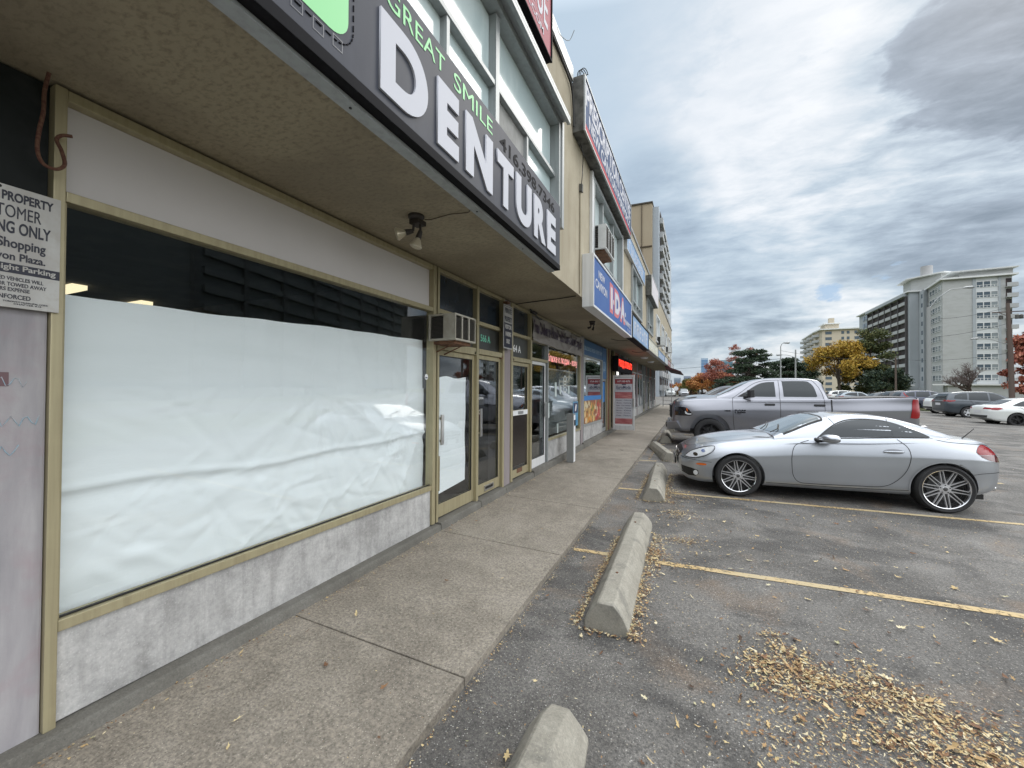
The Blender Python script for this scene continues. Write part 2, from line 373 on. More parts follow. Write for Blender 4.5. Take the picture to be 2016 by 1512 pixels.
class MB:
    def __init__(s):
        s.v = []; s.f = []; s.m = []
    def add(s, vs, fs, mi=0):
        n = len(s.v); s.v += [tuple(p) for p in vs]
        for f in fs: s.f.append([i + n for i in f]); s.m.append(mi)
        return s
    def box(s, x0, x1, y0, y1, z0, z1, mi=0):
        vs = [(x, y, z) for z in (z0, z1) for y in (y0, y1) for x in (x0, x1)]
        return s.add(vs, [(0, 2, 3, 1), (4, 5, 7, 6), (0, 1, 5, 4), (2, 6, 7, 3), (0, 4, 6, 2), (1, 3, 7, 5)], mi)
    def hexa(s, p, mi=0):
        """8 points: bottom 4 ccw, top 4 ccw"""
        return s.add(p, [(3, 2, 1, 0), (4, 5, 6, 7), (0, 1, 5, 4), (1, 2, 6, 5), (2, 3, 7, 6), (3, 0, 4, 7)], mi)
    def prism(s, poly, z0, z1, mi=0, fn=None):
        n = len(poly)
        a = [(x, y, z0) for x, y in poly]; b = [(x, y, z1) for x, y in poly]
        vs = a + b
        if fn: vs = [fn(p) for p in vs]
        fs = [tuple(reversed(range(n))), tuple(range(n, 2 * n))] + [(i, (i + 1) % n, (i + 1) % n + n, i + n) for i in range(n)]
        return s.add(vs, fs, mi)
    def tube(s, pts, r, n=8, mi=0, cap=True):
        pts = [Vector(p) for p in pts]; k = len(pts)
        rs = r if isinstance(r, (list, tuple)) else [r] * k
        base = []; prev = None
        for i, p in enumerate(pts):
            d = (pts[min(i + 1, k - 1)] - pts[max(i - 1, 0)])
            if d.length < 1e-9: d = Vector((0, 0, 1))
            d.normalize()
            if prev is None:
                a = Vector((0, 0, 1)) if abs(d.z) < 0.9 else Vector((1, 0, 0))
                u = d.cross(a).normalized()
            else:
                u = prev - d * prev.dot(d)
                u = u.normalized() if u.length > 1e-6 else d.orthogonal().normalized()
            prev = u; w = d.cross(u)
            for j in range(n):
                an = 2 * math.pi * j / n
                base.append(p + (u * math.cos(an) + w * math.sin(an)) * rs[i])
        fs = []
        for i in range(k - 1):
            for j in range(n):
                fs.append((i * n + j, i * n + (j + 1) % n, (i + 1) * n + (j + 1) % n, (i + 1) * n + j))
        if cap:
            fs.append(tuple(reversed(range(n)))); fs.append(tuple(range((k - 1) * n, k * n)))
        return s.add(base, fs, mi)
    def lathe(s, prof, n=24, mi=0, fn=None, close=False):
        """prof of (r, h) about +Z; fn maps"""
        vs = []; k = len(prof)
        for r_, h in prof:
            for j in range(n):
                a = 2 * math.pi * j / n
                vs.append((r_ * math.cos(a), r_ * math.sin(a), h))
        if fn: vs = [fn(p) for p in vs]
        fs = []
        for i in range(k - 1 + (1 if close else 0)):
            i2 = (i + 1) % k
            for j in range(n):
                fs.append((i * n + j, i * n + (j + 1) % n, i2 * n + (j + 1) % n, i2 * n + j))
        return s.add(vs, fs, mi)
    def mesh(s, name, mats, smooth=None, bevel=0.0):
        me = bpy.data.meshes.new(name)
        me.from_pydata(s.v, [], s.f)
        mats = mats if isinstance(mats, (list, tuple)) else [mats]
        for m_ in mats: me.materials.append(m_)
        if len(mats) > 1: me.polygons.foreach_set('material_index', s.m)
        if bevel:
            b = bmesh.new(); b.from_mesh(me)
            b.normal_update()
            ed = [e for e in b.edges if len(e.link_faces) == 2 and e.calc_face_angle(0) > 0.5]
            bmesh.ops.bevel(b, geom=ed, offset=bevel, segments=2, profile=0.6, affect='EDGES', clamp_overlap=True)
            b.to_mesh(me); b.free()
        if smooth is not None:
            me.polygons.foreach_set('use_smooth', [True] * len(me.polygons))
            me.set_sharp_from_angle(angle=R(smooth))
        me.update()
        return me
    def build(s, name, mats, parent=None, base=None, smooth=None, bevel=0.0, local=False):
        return link(name, s.mesh(name, mats, smooth, bevel), parent, base, local)

FACE_E = Matrix(((0, 0, 1, 0), (1, 0, 0, 0), (0, 1, 0, 0), (0, 0, 0, 1)))     # text on a wall facing +X, reads towards +Y
FACE_S = Matrix(((1, 0, 0, 0), (0, 0, -1, 0), (0, 1, 0, 0), (0, 0, 0, 1)))    # text on a face facing -Y, reads towards +X
FACE_W = Matrix(((0, 0, -1, 0), (-1, 0, 0, 0), (0, 1, 0, 0), (0, 0, 0, 1)))   # facing -X, reads towards -Y

def text_mesh(txt, a0, a1, b0, b1, depth, orient, m_, bold=0.0, extrude=0.001, bevel=0.0, spacing=1.0, res=6):
    """flat lettering fitted in the box a0..a1 along the reading direction, b0..b1 up, at 'depth' on the facing axis"""
    cu = bpy.data.curves.new('t', 'FONT'); cu.body = txt; cu.align_x = 'LEFT'
    cu.offset = bold; cu.extrude = extrude; cu.space_character = spacing; cu.resolution_u = res
    to = bpy.data.objects.new('t', cu); COL.objects.link(to)
    dg = bpy.context.evaluated_depsgraph_get(); dg.update()
    me = bpy.data.meshes.new_from_object(to.evaluated_get(dg))
    bpy.data.objects.remove(to); bpy.data.curves.remove(cu)
    co = np.empty(len(me.vertices) * 3); me.vertices.foreach_get('co', co); co = co.reshape(-1, 3)
    mn = co.min(0); mx = co.max(0)
    co[:, 0] = (co[:, 0] - mn[0]) / (mx[0] - mn[0]) * (a1 - a0) + a0
    co[:, 1] = (co[:, 1] - mn[1]) / (mx[1] - mn[1]) * (b1 - b0) + b0
    co[:, 2] = co[:, 2] - mn[2]
    o = np.empty_like(co)
    if orient is FACE_E: o[:, 0] = depth + co[:, 2]; o[:, 1] = co[:, 0]; o[:, 2] = co[:, 1]
    elif orient is FACE_S: o[:, 0] = co[:, 0]; o[:, 1] = depth - co[:, 2]; o[:, 2] = co[:, 1]
    elif orient is FACE_W: o[:, 0] = depth - co[:, 2]; o[:, 1] = -co[:, 0]; o[:, 2] = co[:, 1]
    me.vertices.foreach_set('co', o.ravel())
    me.materials.clear(); me.materials.append(m_)
    me.update()
    return me

def text(name, txt, a0, a1, b0, b1, depth, orient, m_, parent, local=False, **kw):
    me = text_mesh(txt, a0, a1, b0, b1, depth, orient, m_, **kw)
    me.name = name
    return link(name, me, parent, local=local)

def gz(x, y):
    """height of the parking lot: it climbs gently along the shops and falls away towards the far row of cars"""
    return -0.09 + 0.012 * min(max(y - 3, -8), 37) - 0.028 * min(max(x - 5, 0), 12) 
def sz(x, y):
    return 0.012 * min(max(y - 3, -8), 37) - 0.022 * (x + 2.6) - 0.005
# ------------------------------------------------------------------ ground
rnd = random.Random(7)
def grid_sheet(name, xs, ys, zf, m_, kind='structure'):
    vs = [(x, y, zf(x, y)) for y in ys for x in xs]
    nx = len(xs)
    fs = [(j * nx + i, j * nx + i + 1, (j + 1) * nx + i + 1, (j + 1) * nx + i) for j in range(len(ys) - 1) for i in range(nx - 1)]
    mb = MB(); mb.add(vs, fs)
    o = mb.build(name, m_, smooth=60)
    tag(o, kind=kind); return o
def frange(a, b, s):
    r = []; x = a
    while x < b - 1e-6: r.append(x); x += s
    return r + [b]
grid_sheet('parking_lot', [-60, -30, -12, -6, -3] + frange(-2.0, 5.0, 0.5) + [8, 12, 17, 22, 28, 40], [-30, -15, -8, -5] + frange(-2, 12, 0.5) + [16, 20, 25, 30, 40, 60, 90], gz, M['asphalt'])
grass = mat('autumn grass', (0.075, 0.095, 0.035), 0.95, var=(0.6, (0.13, 0.11, 0.05), 0.7, 0.42, 0.6), bump=(8, 0.5, 0.05))
grid_sheet('ground', [-1500, -300, -60, 0, 40, 80, 300, 1500], [-600, -60, 0, 60, 120, 300, 1000, 2500], lambda x, y: gz(x, y) - 0.06 - (0.5 if x < -50 else 0), grass)
SJ = [-6, -3.9, -1.8, 0.12, 2.03, 3.86, 5.5] + frange(7.4, 35.0, 1.9)
mb = MB()
for a, b in zip(SJ[:-1], SJ[1:]):
    b2 = b - 0.010
    x0, x1 = -2.62, -1.2
    mb.hexa([(x0, a, -0.3), (x1, a, -0.3), (x1, b2, -0.3), (x0, b2, -0.3), (x0, a, sz(x0, a)), (x1, a, sz(x1, a)), (x1, b2, sz(x1, b2)), (x0, b2, sz(x0, b2))])
tag(mb.build('sidewalk', M['sidewalk'], bevel=0.006), kind='structure')
# the kerb-like ledge under the shop fronts, broken at the doors
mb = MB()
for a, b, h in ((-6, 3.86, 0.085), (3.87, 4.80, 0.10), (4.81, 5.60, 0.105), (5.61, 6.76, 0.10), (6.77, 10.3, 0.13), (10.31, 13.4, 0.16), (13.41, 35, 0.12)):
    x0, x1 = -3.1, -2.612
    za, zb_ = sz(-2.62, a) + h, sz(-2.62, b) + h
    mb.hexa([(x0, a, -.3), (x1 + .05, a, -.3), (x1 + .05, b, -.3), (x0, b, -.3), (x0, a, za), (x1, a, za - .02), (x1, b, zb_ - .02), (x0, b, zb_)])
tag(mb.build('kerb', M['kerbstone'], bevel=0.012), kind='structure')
# street across the far end with its pavement
far_road = mat('far road asphalt', (0.15, 0.15, 0.15), 0.9, var=(0.3, (0.12, 0.12, 0.12), 0.5, 0.4, 0.6))
mb = MB(); mb.add([(-60, 92, gz(0, 92) + .02), (60, 92, gz(0, 92) + .02), (60, 104, gz(0, 92) + .02), (-60, 104, gz(0, 92) + .02)], [(0, 1, 2, 3)])
tag(mb.build('road', far_road), kind='structure')

# painted lines, worn, each a thin sheet just above the asphalt
def line_mat():
    m = bpy.data.materials.new('worn yellow paint'); m.use_nodes = True
    k = NT(m.node_tree); m.node_tree.nodes.clear()
    out = k.n('ShaderNodeOutputMaterial'); p = k.n('ShaderNodeBsdfPrincipled')
    co = k.n('ShaderNodeTexCoord').outputs['Object']
    f = k.noise(co, 26, 6, 0.7); f2 = k.noise(co, 2.0, 3, 0.5)
    w = k.ramp(k.math('ADD', k.math('MULTIPLY', f, 0.65), k.math('MULTIPLY', f2, 0.35)), [(0.40, 0.0), (0.50, 1.0)])
    c = k.mix(k.ramp(f2, [(0.35, 0.0), (0.65, 1.0)]), (0.50, 0.36, 0.17), (0.42, 0.35, 0.22))
    k.l(c, p.inputs['Base Color']); p.inputs['Roughness'].default_value = 0.8
    tr = k.n('ShaderNodeBsdfTransparent'); mx = k.n('ShaderNodeMixShader')
    k.l(k.math('ADD', w, 0.18, clamp=True), mx.inputs[0]); k.l(tr.outputs[0], mx.inputs[1]); k.l(p.outputs[0], mx.inputs[2])
    k.l(mx.outputs[0], out.inputs[0]); return m
YL = line_mat()
def pline(x0, y0, x1, y1, w=0.082):
    n = 24; mb = MB(); vs = []
    d = Vector((x1 - x0, y1 - y0)); d.normalize(); nn = Vector((-d.y, d.x)) * w / 2
    for i in range(n + 1):
        f = i / n; x = x0 + (x1 - x0) * f; y = y0 + (y1 - y0) * f
        j = rnd.uniform(-.004, .004)
        for s_ in (-1, 1):
            X_, Y_ = x + nn.x * s_, y + nn.y * s_ + j
            vs.append((X_, Y_, gz(X_, Y_) + 0.005))
    mb.add(vs, [(2 * i, 2 * i + 2, 2 * i + 3, 2 * i + 1) for i in range(n)])
    tag(mb.build('painted_line', YL), kind='structure')
for k in range(-1, 10):
    ly = 4.20 + 2.76 * k
    pline(-0.36, ly, 4.9, ly + 0.31)
    if k >= 0: pline(-1.17, ly - 0.03, -0.80, ly - 0.01, 0.07)

# ------------------------------------------------------------------ concrete wheel stops
def wheel_stop(cx, cy, L, rz, label):
    t_ = empty('wheel_stop', (cx, cy, gz(cx, cy)), rz, label, 'wheel stop', 'concrete wheel stops along the pavement')
    mb = MB(); w, tw, h = .158, .062, .185
    secs = []
    for y, s_, hh in ((-L / 2, .97, h * .965), (-L / 2 + .02, 1, h), (-L / 6, 1, h + .003), (L / 6, 1, h), (L / 2 - .34, 1, h), (L / 2 - .1, 1, h * .97), (L / 2 + .02, .9, h * .78)):
        secs.append([(-w * s_, y, -.02), (w * s_, y, -.02), (w * s_ * .97, y, .035), (w * .72 * s_, y, hh * .62), (tw * s_, y, hh - .008), (tw * s_ - .012, y, hh), (-tw * s_ + .012, y, hh), (-tw * s_, y, hh - .008), (-w * .72 * s_, y, hh * .62), (-w * s_ * .97, y, .035)])
    n = len(secs[0]); vs = [p for s_ in secs for p in s_]
    vs = [(x + rnd.uniform(-.003, .003), y, z + rnd.uniform(-.002, .002)) for x, y, z in vs]
    fs = [(i * n + j, i * n + (j + 1) % n, (i + 1) * n + (j + 1) % n, (i + 1) * n + j) for i in range(len(secs) - 1) for j in range(n)]
    fs += [tuple(reversed(range(n))), tuple(range((len(secs) - 1) * n, len(secs) * n))]
    mb.add(vs, fs); mb.build('concrete_block', M['stop'], t_, local=True, bevel=0.004)
    for yy in (-L / 2 + .52, L / 2 - .52):
        mb = MB(); mb.lathe([(.0, h + .006), (.011, h + .006), (.011, h - .01)], 10, fn=lambda p: (p[0], p[1] + yy, p[2]))
        mb.build('anchor_pin', M['rust'], t_, local=True)
    return t_
wheel_stop(-0.60, 0.72, 2.44, R(0.5), 'wheel stop cut off by the bottom edge of the photo, nearest of all')
wheel_stop(-0.60, 4.08, 2.42, R(1.5), 'long wheel stop ringed with orange leaves, beside the empty parking space')
wheel_stop(-0.62, 7.55, 2.42, R(2.5), 'wheel stop right in front of the silver coupe')
wheel_stop(-0.78, 10.85, 2.2, R(14), 'skewed wheel stop between the silver coupe and the pickup truck')
wheel_stop(-0.86, 14.0, 2.3, R(3), 'wheel stop under the nose of the grey pickup truck')
wheel_stop(-0.84, 17.0, 2.2, R(0), 'wheel stop just beyond the pickup truck')

# ------------------------------------------------------------------ fallen leaves
def leaf_field():
    V = []; F = []
    r_ = random.Random(3)
    def leaf(x, y, s, lift=0.012, shape=0):
        a = r_.uniform(0, 6.283); tx = r_.uniform(-.28, .28); ty = r_.uniform(-.28, .28)
        asp = r_.uniform(.22, .75)
        z0 = (gz(x, y) if x > -1.2 else sz(x, y)) + 0.008 + r_.uniform(0, lift)
        k = len(V); pts = []
        if shape == 0:
            P = [(-1.1, .1), (-.5, .75), (-.1, .5), (.35, .95), (.55, .35), (1.05, 0), (.45, -.45), (.2, -.9), (-.3, -.5), (-.6, -.65)]
        else:
            P = [(-1, 0), (-.75, .45), (-.35, .35), (-.2, 1.0), (.1, .5), (.55, .75), (.5, .3), (1.15, 0), (.5, -.3), (.55, -.8), (.05, -.45), (-.25, -.95), (-.35, -.3), (-.8, -.4)]
        for u, w in P:
            q = r_.uniform(.65, 1.2)
            u2_, w2_ = u * s * q, w * s * asp * q
            X_ = x + u2_ * math.cos(a) - w2_ * math.sin(a); Y_ = y + u2_ * math.sin(a) + w2_ * math.cos(a)
            curl = (u * u + w * w * .6) * s * r_.uniform(.0, .35)
            V.append((X_, Y_, max(z0 + (X_ - x) * tx + (Y_ - y) * ty + curl, (gz(X_, Y_) if X_ > -1.2 else sz(X_, Y_)) + .004)))
        F.append(tuple(range(k, k + len(P))))
    def patch(cx, cy, rx, ry, n, s0=.006, s1=.016, pile=.02, rot=0.0):
        for _ in range(int(n * 1.1)):
            q_ = .45 if r_.random() < .60 else .95
            u, w = r_.gauss(0, q_), r_.gauss(0, q_)
            x = u * rx; y = w * ry
            leaf(cx + x * math.cos(rot) - y * math.sin(rot), cy + x * math.sin(rot) + y * math.cos(rot), (s0 * .6 + (s1 - s0 * .6) * r_.random() ** 1.9) * (2.2 if r_.random() < .045 else 1), pile * (1 if q_ < .5 else .3))
    # rims beside the wheel stops
    for (cx, cy, L, n) in ((-0.60, 4.08, 2.42, 1.0), (-0.62, 7.55, 2.4, .8), (-0.6, .72, 2.4, .35), (-0.78, 10.85, 2.2, .4), (-.86, 14, 2.3, .3)):
        for _ in range(int(900 * n)):
            y = cy - L / 2 + r_.random() ** 1.15 * L * .85; leaf(cx + .165 + abs(r_.gauss(0, .055)), y - .02, r_.uniform(.007, .017), .03)
        for _ in range(int(750 * n)):
            y = cy - L / 2 + r_.random() * L * .75; leaf(cx - .165 - abs(r_.gauss(0, .032)), y, r_.uniform(.007, .015), .025)
        for _ in range(int(70 * n)):
            leaf(cx + r_.gauss(0, .11), cy - L / 2 - abs(r_.gauss(0, .025)) - .02, r_.uniform(.007, .018), .01)
    patch(-.36, 4.32, .17, .22, 650, pile=.035)
    patch(-.21, 5.86, .20, .20, 420, pile=.03); patch(-.12, 4.88, .18, .13, 330, pile=.02)
    patch(-.14, 6.75, .26, .16, 300); patch(-.30, 7.0, .18, .25, 400, pile=.03); patch(-.32, 6.5, .1, .3, 150)
    patch(-.28, 10.0, .2, .5, 160); patch(-.3, 12.6, .2, .4, 120)
    patch(.02, 5.4, .5, .7, 130); patch(1.9, 6.6, .9, .2, 260, s0=.005, s1=.011)
    # the two drifts at the lower right
    for cx, cy, rx, ry, n in ((.47, 3.30, .06, .06, 90), (.52, 3.14, .09, .08, 200), (.56, 2.97, .18, .13, 620), (.38, 2.95, .10, .13, 240), (.44, 2.78, .2, .14, 480), (.66, 2.92, .16, .10, 380),
                             (.93, 3.05, .09, .16, 300), (.87, 2.85, .15, .12, 480), (1.08, 2.93, .13, .12, 380), (1.22, 2.78, .18, .14, 560), (1.2, 2.58, .26, .15, 760),
                             (1.42, 2.62, .22, .16, 560), (.96, 2.56, .18, .12, 360), (.75, 2.55, .3, .18, 320), (.45, 2.42, .25, .2, 260), (.62, 2.2, .4, .2, 260), (1.0, 2.35, .5, .25, 380), (1.5, 2.95, .4, .2, 200)):
        patch(cx, cy, rx * 1.1, ry * 1.1, n, .005, .017, .013)
    for _ in range(4200):   # loose bits everywhere on the asphalt
        x = r_.uniform(-1.15, 3.2) ; y = r_.uniform(1.2, 8.0)
        leaf(x, y, r_.uniform(.003, .009), .004)
    for _ in range(900): leaf(r_.uniform(-1.15, 6), r_.uniform(6, 16), r_.uniform(.006, .014), .006)
    for _ in range(190): leaf(r_.uniform(-1.1, 2.6), r_.uniform(1.5, 6.6), r_.uniform(.018, .036), .012, 1)
    for x, y, s in ((-.55, 2.62, .05), (-.42, 2.55, .04), (-.25, 2.33, .04), (-.02, 2.55, .045), (.06, 2.1, .04), (.3, 2.28, .04), (.52, 2.95, .07), (.86, 3.38, .05), (1.32, 3.75, .06), (1.02, 3.1, .06), (1.15, 2.95, .07), (1.28, 2.83, .06),
                    (1.1, 2.62, .06), (1.34, 2.6, .07), (1.22, 2.5, .08), (1.46, 2.7, .06), (.3, 2.7, .05), (-.22, 1.95, .04), (.1, 1.85, .03), (-.5, 1.7, .03)):
        leaf(x, y, s * .62, .02, 1)
    # pavement: a few, and crumbs along both of its edges
    for x, y, s in ((-2.05, 1.28, .055), (-1.93, 1.17, .04), (-1.55, 1.75, .04), (-1.98, 1.75, .045), (-2.35, 1.92, .03), (-2.2, 2.2, .05), (-1.72, 2.45, .02), (-1.5, 3.15, .045), (-2.4, 1.35, .03), (-2.52, 1.6, .03),
                    (-2.45, 2.5, .03), (-1.9, 2.9, .04), (-2.2, 3.4, .03), (-2.5, 3.9, .04), (-2.4, 4.3, .035), (-2.2, 4.9, .03), (-1.6, 4.4, .02), (-1.45, .9, .03), (-1.35, 1.5, .03), (-1.9, 6.2, .03), (-1.4, 8.4, .06), (-1.7, 10.5, .06), (-1.45, 11.6, .04)):
        leaf(x, y, s * .62, .01, 1)
    for _ in range(1700): leaf(-1.185 + abs(r_.gauss(0, .022)), r_.uniform(.6, 16), r_.uniform(.003, .010), .006)
    for _ in range(900): leaf(-2.585 + abs(r_.gauss(0, .05)), r_.uniform(.4, 14), r_.uniform(.003, .012), .006)
    for _ in range(500): leaf(r_.uniform(-2.55, -1.2), r_.uniform(.6, 12), r_.uniform(.0025, .006), .003)
    mb = MB(); mb.v = V; mb.f = F; mb.m = [0] * len(F)
    lm = mat('dry leaves', (0.4, 0.27, 0.1), 0.8, island=[(0.0, (0.06, 0.035, 0.022)), (0.22, (0.20, 0.10, 0.05)), (0.42, (0.36, 0.225, 0.10)), (0.58, (0.50, 0.37, 0.18)), (0.8, (0.58, 0.47, 0.26)), (0.95, (0.66, 0.59, 0.42)), (1.0, (0.32, 0.31, 0.16))])
    o = mb.build('fallen_leaves', lm)
    tag(o, 'dry yellow and brown leaves drifted round the wheel stops and scattered on the asphalt', 'leaves', kind='stuff')
leaf_field()

# ------------------------------------------------------------------ the shopping plaza
FX = -2.70      # shop front plane
UX = -1.57      # upper wall plane
plaza = empty('shopping_plaza', (FX, 3.0, 0), 0, 'long two storey stucco shopping plaza with gold framed shop fronts under an overhanging upper floor', 'building')

# stucco upper floor with real window openings
UW = [(-4.0, 4.80, 3.72, 4.92), (6.62, 9.52, 3.62, 5.12), (11.15, 13.35, 3.72, 4.95), (14.9, 17.0, 3.7, 4.9), (18.6, 20.4, 3.7, 4.9), (21.6, 23.2, 3.7, 4.9), (24.4, 25.8, 3.7, 4.9), (27.0, 28.4, 3.7, 4.9), (29.4, 30.7, 3.7, 4.9)]
ZT = 5.86
mb = MB()
ys = [-7.0] + [v for a in UW for v in a[:2]] + [31.3]
for i in range(0, len(ys), 2):                                       # solid piers between the windows
    mb.box(UX - .25, UX, ys[i], ys[i + 1], 3.2, ZT)
for a, b, z0, z1 in UW:
    mb.box(UX - .25, UX, a, b, 3.2, z0); mb.box(UX - .25, UX, a, b, z1, ZT)
mb.box(UX - .0105, UX, -7, 31.3, 2.998, 3.2)
mb.build('upper_wall', M['wall'], plaza)
mb = MB(); mb.box(-14, UX - .25, -7, 31.3, 5.5, ZT - .1); mb.build('roof', M['roofmat'], plaza)
mb = MB(); mb.box(UX - .27, UX + .03, -7, 5.42, ZT, ZT + .20); mb.box(UX - .27, UX + .03, 5.5, 31.32, ZT - .02, ZT + .06)
mb.build('coping', M['galv'], plaza, bevel=.006)
mb = MB(); mb.box(UX - .002, UX + .012, -7, 5.44, ZT - .05, ZT - .001); mb.build('flashing', M['black'], plaza)
mb = MB(); mb.box(-8.6, UX - .012, -7, 5.86, 3.0, 3.2); mb.box(-8.6, UX - .012, 5.872, 31.3, 3.0, 3.2)
mb.build('soffit', M['soffit'], plaza)
# interior shell: floor, back wall, party walls
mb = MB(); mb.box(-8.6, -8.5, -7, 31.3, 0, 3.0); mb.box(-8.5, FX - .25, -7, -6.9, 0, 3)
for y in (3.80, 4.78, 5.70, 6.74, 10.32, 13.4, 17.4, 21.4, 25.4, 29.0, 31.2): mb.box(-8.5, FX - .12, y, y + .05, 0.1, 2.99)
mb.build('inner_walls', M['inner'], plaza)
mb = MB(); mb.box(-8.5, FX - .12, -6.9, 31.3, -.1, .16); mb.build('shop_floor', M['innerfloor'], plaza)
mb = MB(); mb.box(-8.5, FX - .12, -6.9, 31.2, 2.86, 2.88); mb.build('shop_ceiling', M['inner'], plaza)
lampm = mat('ceiling light glow', (0.9, 0.85, 0.7), 0.5, emit=((1.0, 0.86, 0.55), .8))
for x, y in ((-7.2, 2.35), (-7.6, 3.2), (-8.1, 3.5)):
    mb = MB(); mb.box(x - .3, x + .3, y - .07, y + .07, 2.80, 2.855); mb.build('ceiling_light', lampm, plaza)
# upper floor rooms behind the windows
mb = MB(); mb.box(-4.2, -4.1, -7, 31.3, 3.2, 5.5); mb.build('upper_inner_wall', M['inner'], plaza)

def rect_frame(mb, x0, x1, a, b, z0, z1, w):
    mb.box(x0, x1, a, b, z0, z0 + w); mb.box(x0, x1, a, b, z1 - w, z1)
    mb.box(x0, x1, a, a + w, z0 + w, z1 - w); mb.box(x0, x1, b - w, b, z0 + w, z1 - w)

blind = mat('pale window blind', (0.50, 0.56, 0.56), 0.7)
def upper_window(a, b, z0, z1, mull, mid, extra=None, fm='silver_frame', proud=.05):
    mb = MB(); rect_frame(mb, UX - .12, UX + proud, a - .005, b + .005, z0 - .005, z1 + .005, .07)
    for y in mull: mb.box(UX - .11, UX + .005, y - .035, y + .035, z0 + .07, z1 - .07)
    edges = [a + .07] + [v for y in mull for v in (y - .035, y + .035)] + [b - .07]
    if mid:
        for i in range(0, len(edges), 2): mb.box(UX - .11, UX - .002, edges[i], edges[i + 1], mid - .022, mid + .022)
    if extra:
        for y in extra: mb.box(UX - .105, UX - .01, y - .02, y + .02, z0 + .07, (mid or z1) - .023)
    w = mb.build('upper_window', M[fm], plaza, bevel=.003)
    for i in range(0, len(edges), 2):
        p = MB(); p.box(UX - .075, UX - .068, edges[i], edges[i + 1], z0 + .07, z1 - .07); p.build('pane', M['glassup'], w)
    return w
upper_window(-4.0, 4.80, 3.72, 4.92, (-2.4, -.9, .35, 1.75, 3.13), 4.235, (2.38, 3.86))
upper_window(6.62, 9.52, 3.62, 5.12, (7.55, 8.6), 3.98)
upper_window(11.15, 13.35, 3.72, 4.95, (12.2,), 4.1, (11.7, 12.8))
upper_window(14.9, 17.0, 3.7, 4.9, (15.95,), 4.1)
for a in UW[4:]: upper_window(a[0], a[1], a[2], a[3], ((a[0] + a[1]) / 2,), 4.1, None, 'whiteframe')
# metal hood over the near windows and the side jamb
mb = MB(); mb.box(UX + .001, UX + .16, -4.1, 4.84, 4.93, 4.97); mb.box(UX + .12, UX + .16, -4.1, 4.84, 4.88, 4.929); mb.build('window_hood', M['silver_frame'], plaza, bevel=.004)
mb = MB(); mb.box(UX + .001, UX + .07, 4.80, 4.875, 3.6, 4.928); mb.build('window_jamb', M['silver_frame'], plaza, bevel=.004)
mb = MB(); mb.box(UX + .001, UX + .05, 6.50, 6.60, 3.5, 5.16); mb.box(UX + .001, UX + .05, 9.54, 9.60, 3.5, 5.16); mb.build('window_jamb', M['whiteframe'], plaza, bevel=.004)
# grey infill board in the near window
mb = MB(); mb.box(UX - .066, UX - .05, 3.17, 3.84, 3.79, 4.21); mb.build('infill_board', mat('weathered grey board', (0.30, 0.30, 0.29), .8, var=(5, (0.20, 0.2, 0.19), .7, .4, .6)), plaza)

# ---- ground floor frames
G = M['gold']
def posts(ys, z0f, z1=2.985, w=.04, x0=FX - .06, x1=FX + .035, m_=G, name='frame_post'):
    for y in ys:
        mb = MB(); mb.box(x0, x1, y - w, y + w, z0f(y), z1); mb.build(name, m_, plaza, bevel=.004)
zl = lambda h: (lambda y: sz(-2.62, y) + h)
posts((0.836,), zl(.07), w=.021)
posts((3.795, 4.79, 5.595), zl(.08), w=.028)
posts((3.868,), zl(.08), w=.018); posts((5.91, 6.745), zl(.09), w=.035)
mb = MB(); mb.box(FX - .25, FX + .02, 5.636, 5.872, .05, 2.985); mb.build('pillar', M['mauve'], plaza, bevel=.01)
mb = MB(); mb.box(FX - .25, FX + .03, 10.22, 10.44, .05, 2.985); mb.build('pillar', M['mauve'], plaza, bevel=.01)
mb = MB(); mb.box(FX - .3, FX + .012, -5, 0.813, .02, 2.44); mb.build('pillar', M['pillar'], plaza, bevel=.01)
mb = MB(); mb.box(FX - .3, FX - .02, -5, 0.813, 2.441, 2.99); mb.build('dark_spandrel', M['nearblack'], plaza)
graf = mat('faded blue graffiti', (0.30, 0.42, 0.50), .8, var=(18, (0.45, .44, .46), .8, .45, .55))
mb = MB()
for i, (y0, z0) in enumerate(((.62, 1.62), (.66, 1.45), (.60, 1.32))):
    pts = [(FX + .0135, y0 + .012 * j, z0 + .022 * math.sin(j * 1.7 + i) + .01 * math.sin(j * 3.1)) for j in range(12)]
    mb.tube(pts, .0022, 5)
mb.build('graffiti_mark', graf, plaza)
mb = MB(); mb.box(FX + .0125, FX + .0145, .55, .70, 1.60, 1.66); mb.build('paint_patch', mat('purple brown paint patch', (0.16, 0.10, 0.11), .8), plaza)

# big papered window
mb = MB(); mb.box(FX - .08, FX + .008, .859, 3.766, .05, .468); mb.build('bulkhead', M['bulk'], plaza, bevel=.006)
w1 = MB(); w1.box(FX - .06, FX + .03, .859, 3.766, .47, .522); w1.box(FX - .06, FX + .03, .859, 3.766, 2.462, 2.51)
w1.box(FX - .06, FX + .028, .859, 3.766, 2.935, 2.985); w1.box(FX - .055, FX + .01, .859, .869, .523, 2.461)
w1 = w1.build('shop_window', G, plaza, bevel=.004)
p = MB(); p.box(FX - .02, FX - .013, .87, 3.766, .523, 2.461); p.build('pane', M['glass'], w1)
p = MB(); p.box(FX - .05, FX - .03, .859, 3.766, 2.511, 2.934); p.build('header_panel', M['panelwhite'], w1)
p = MB(); p.box(FX - .012, FX + .004, .870, 3.765, .5235, .531); p.build('gasket', M['black'], w1)
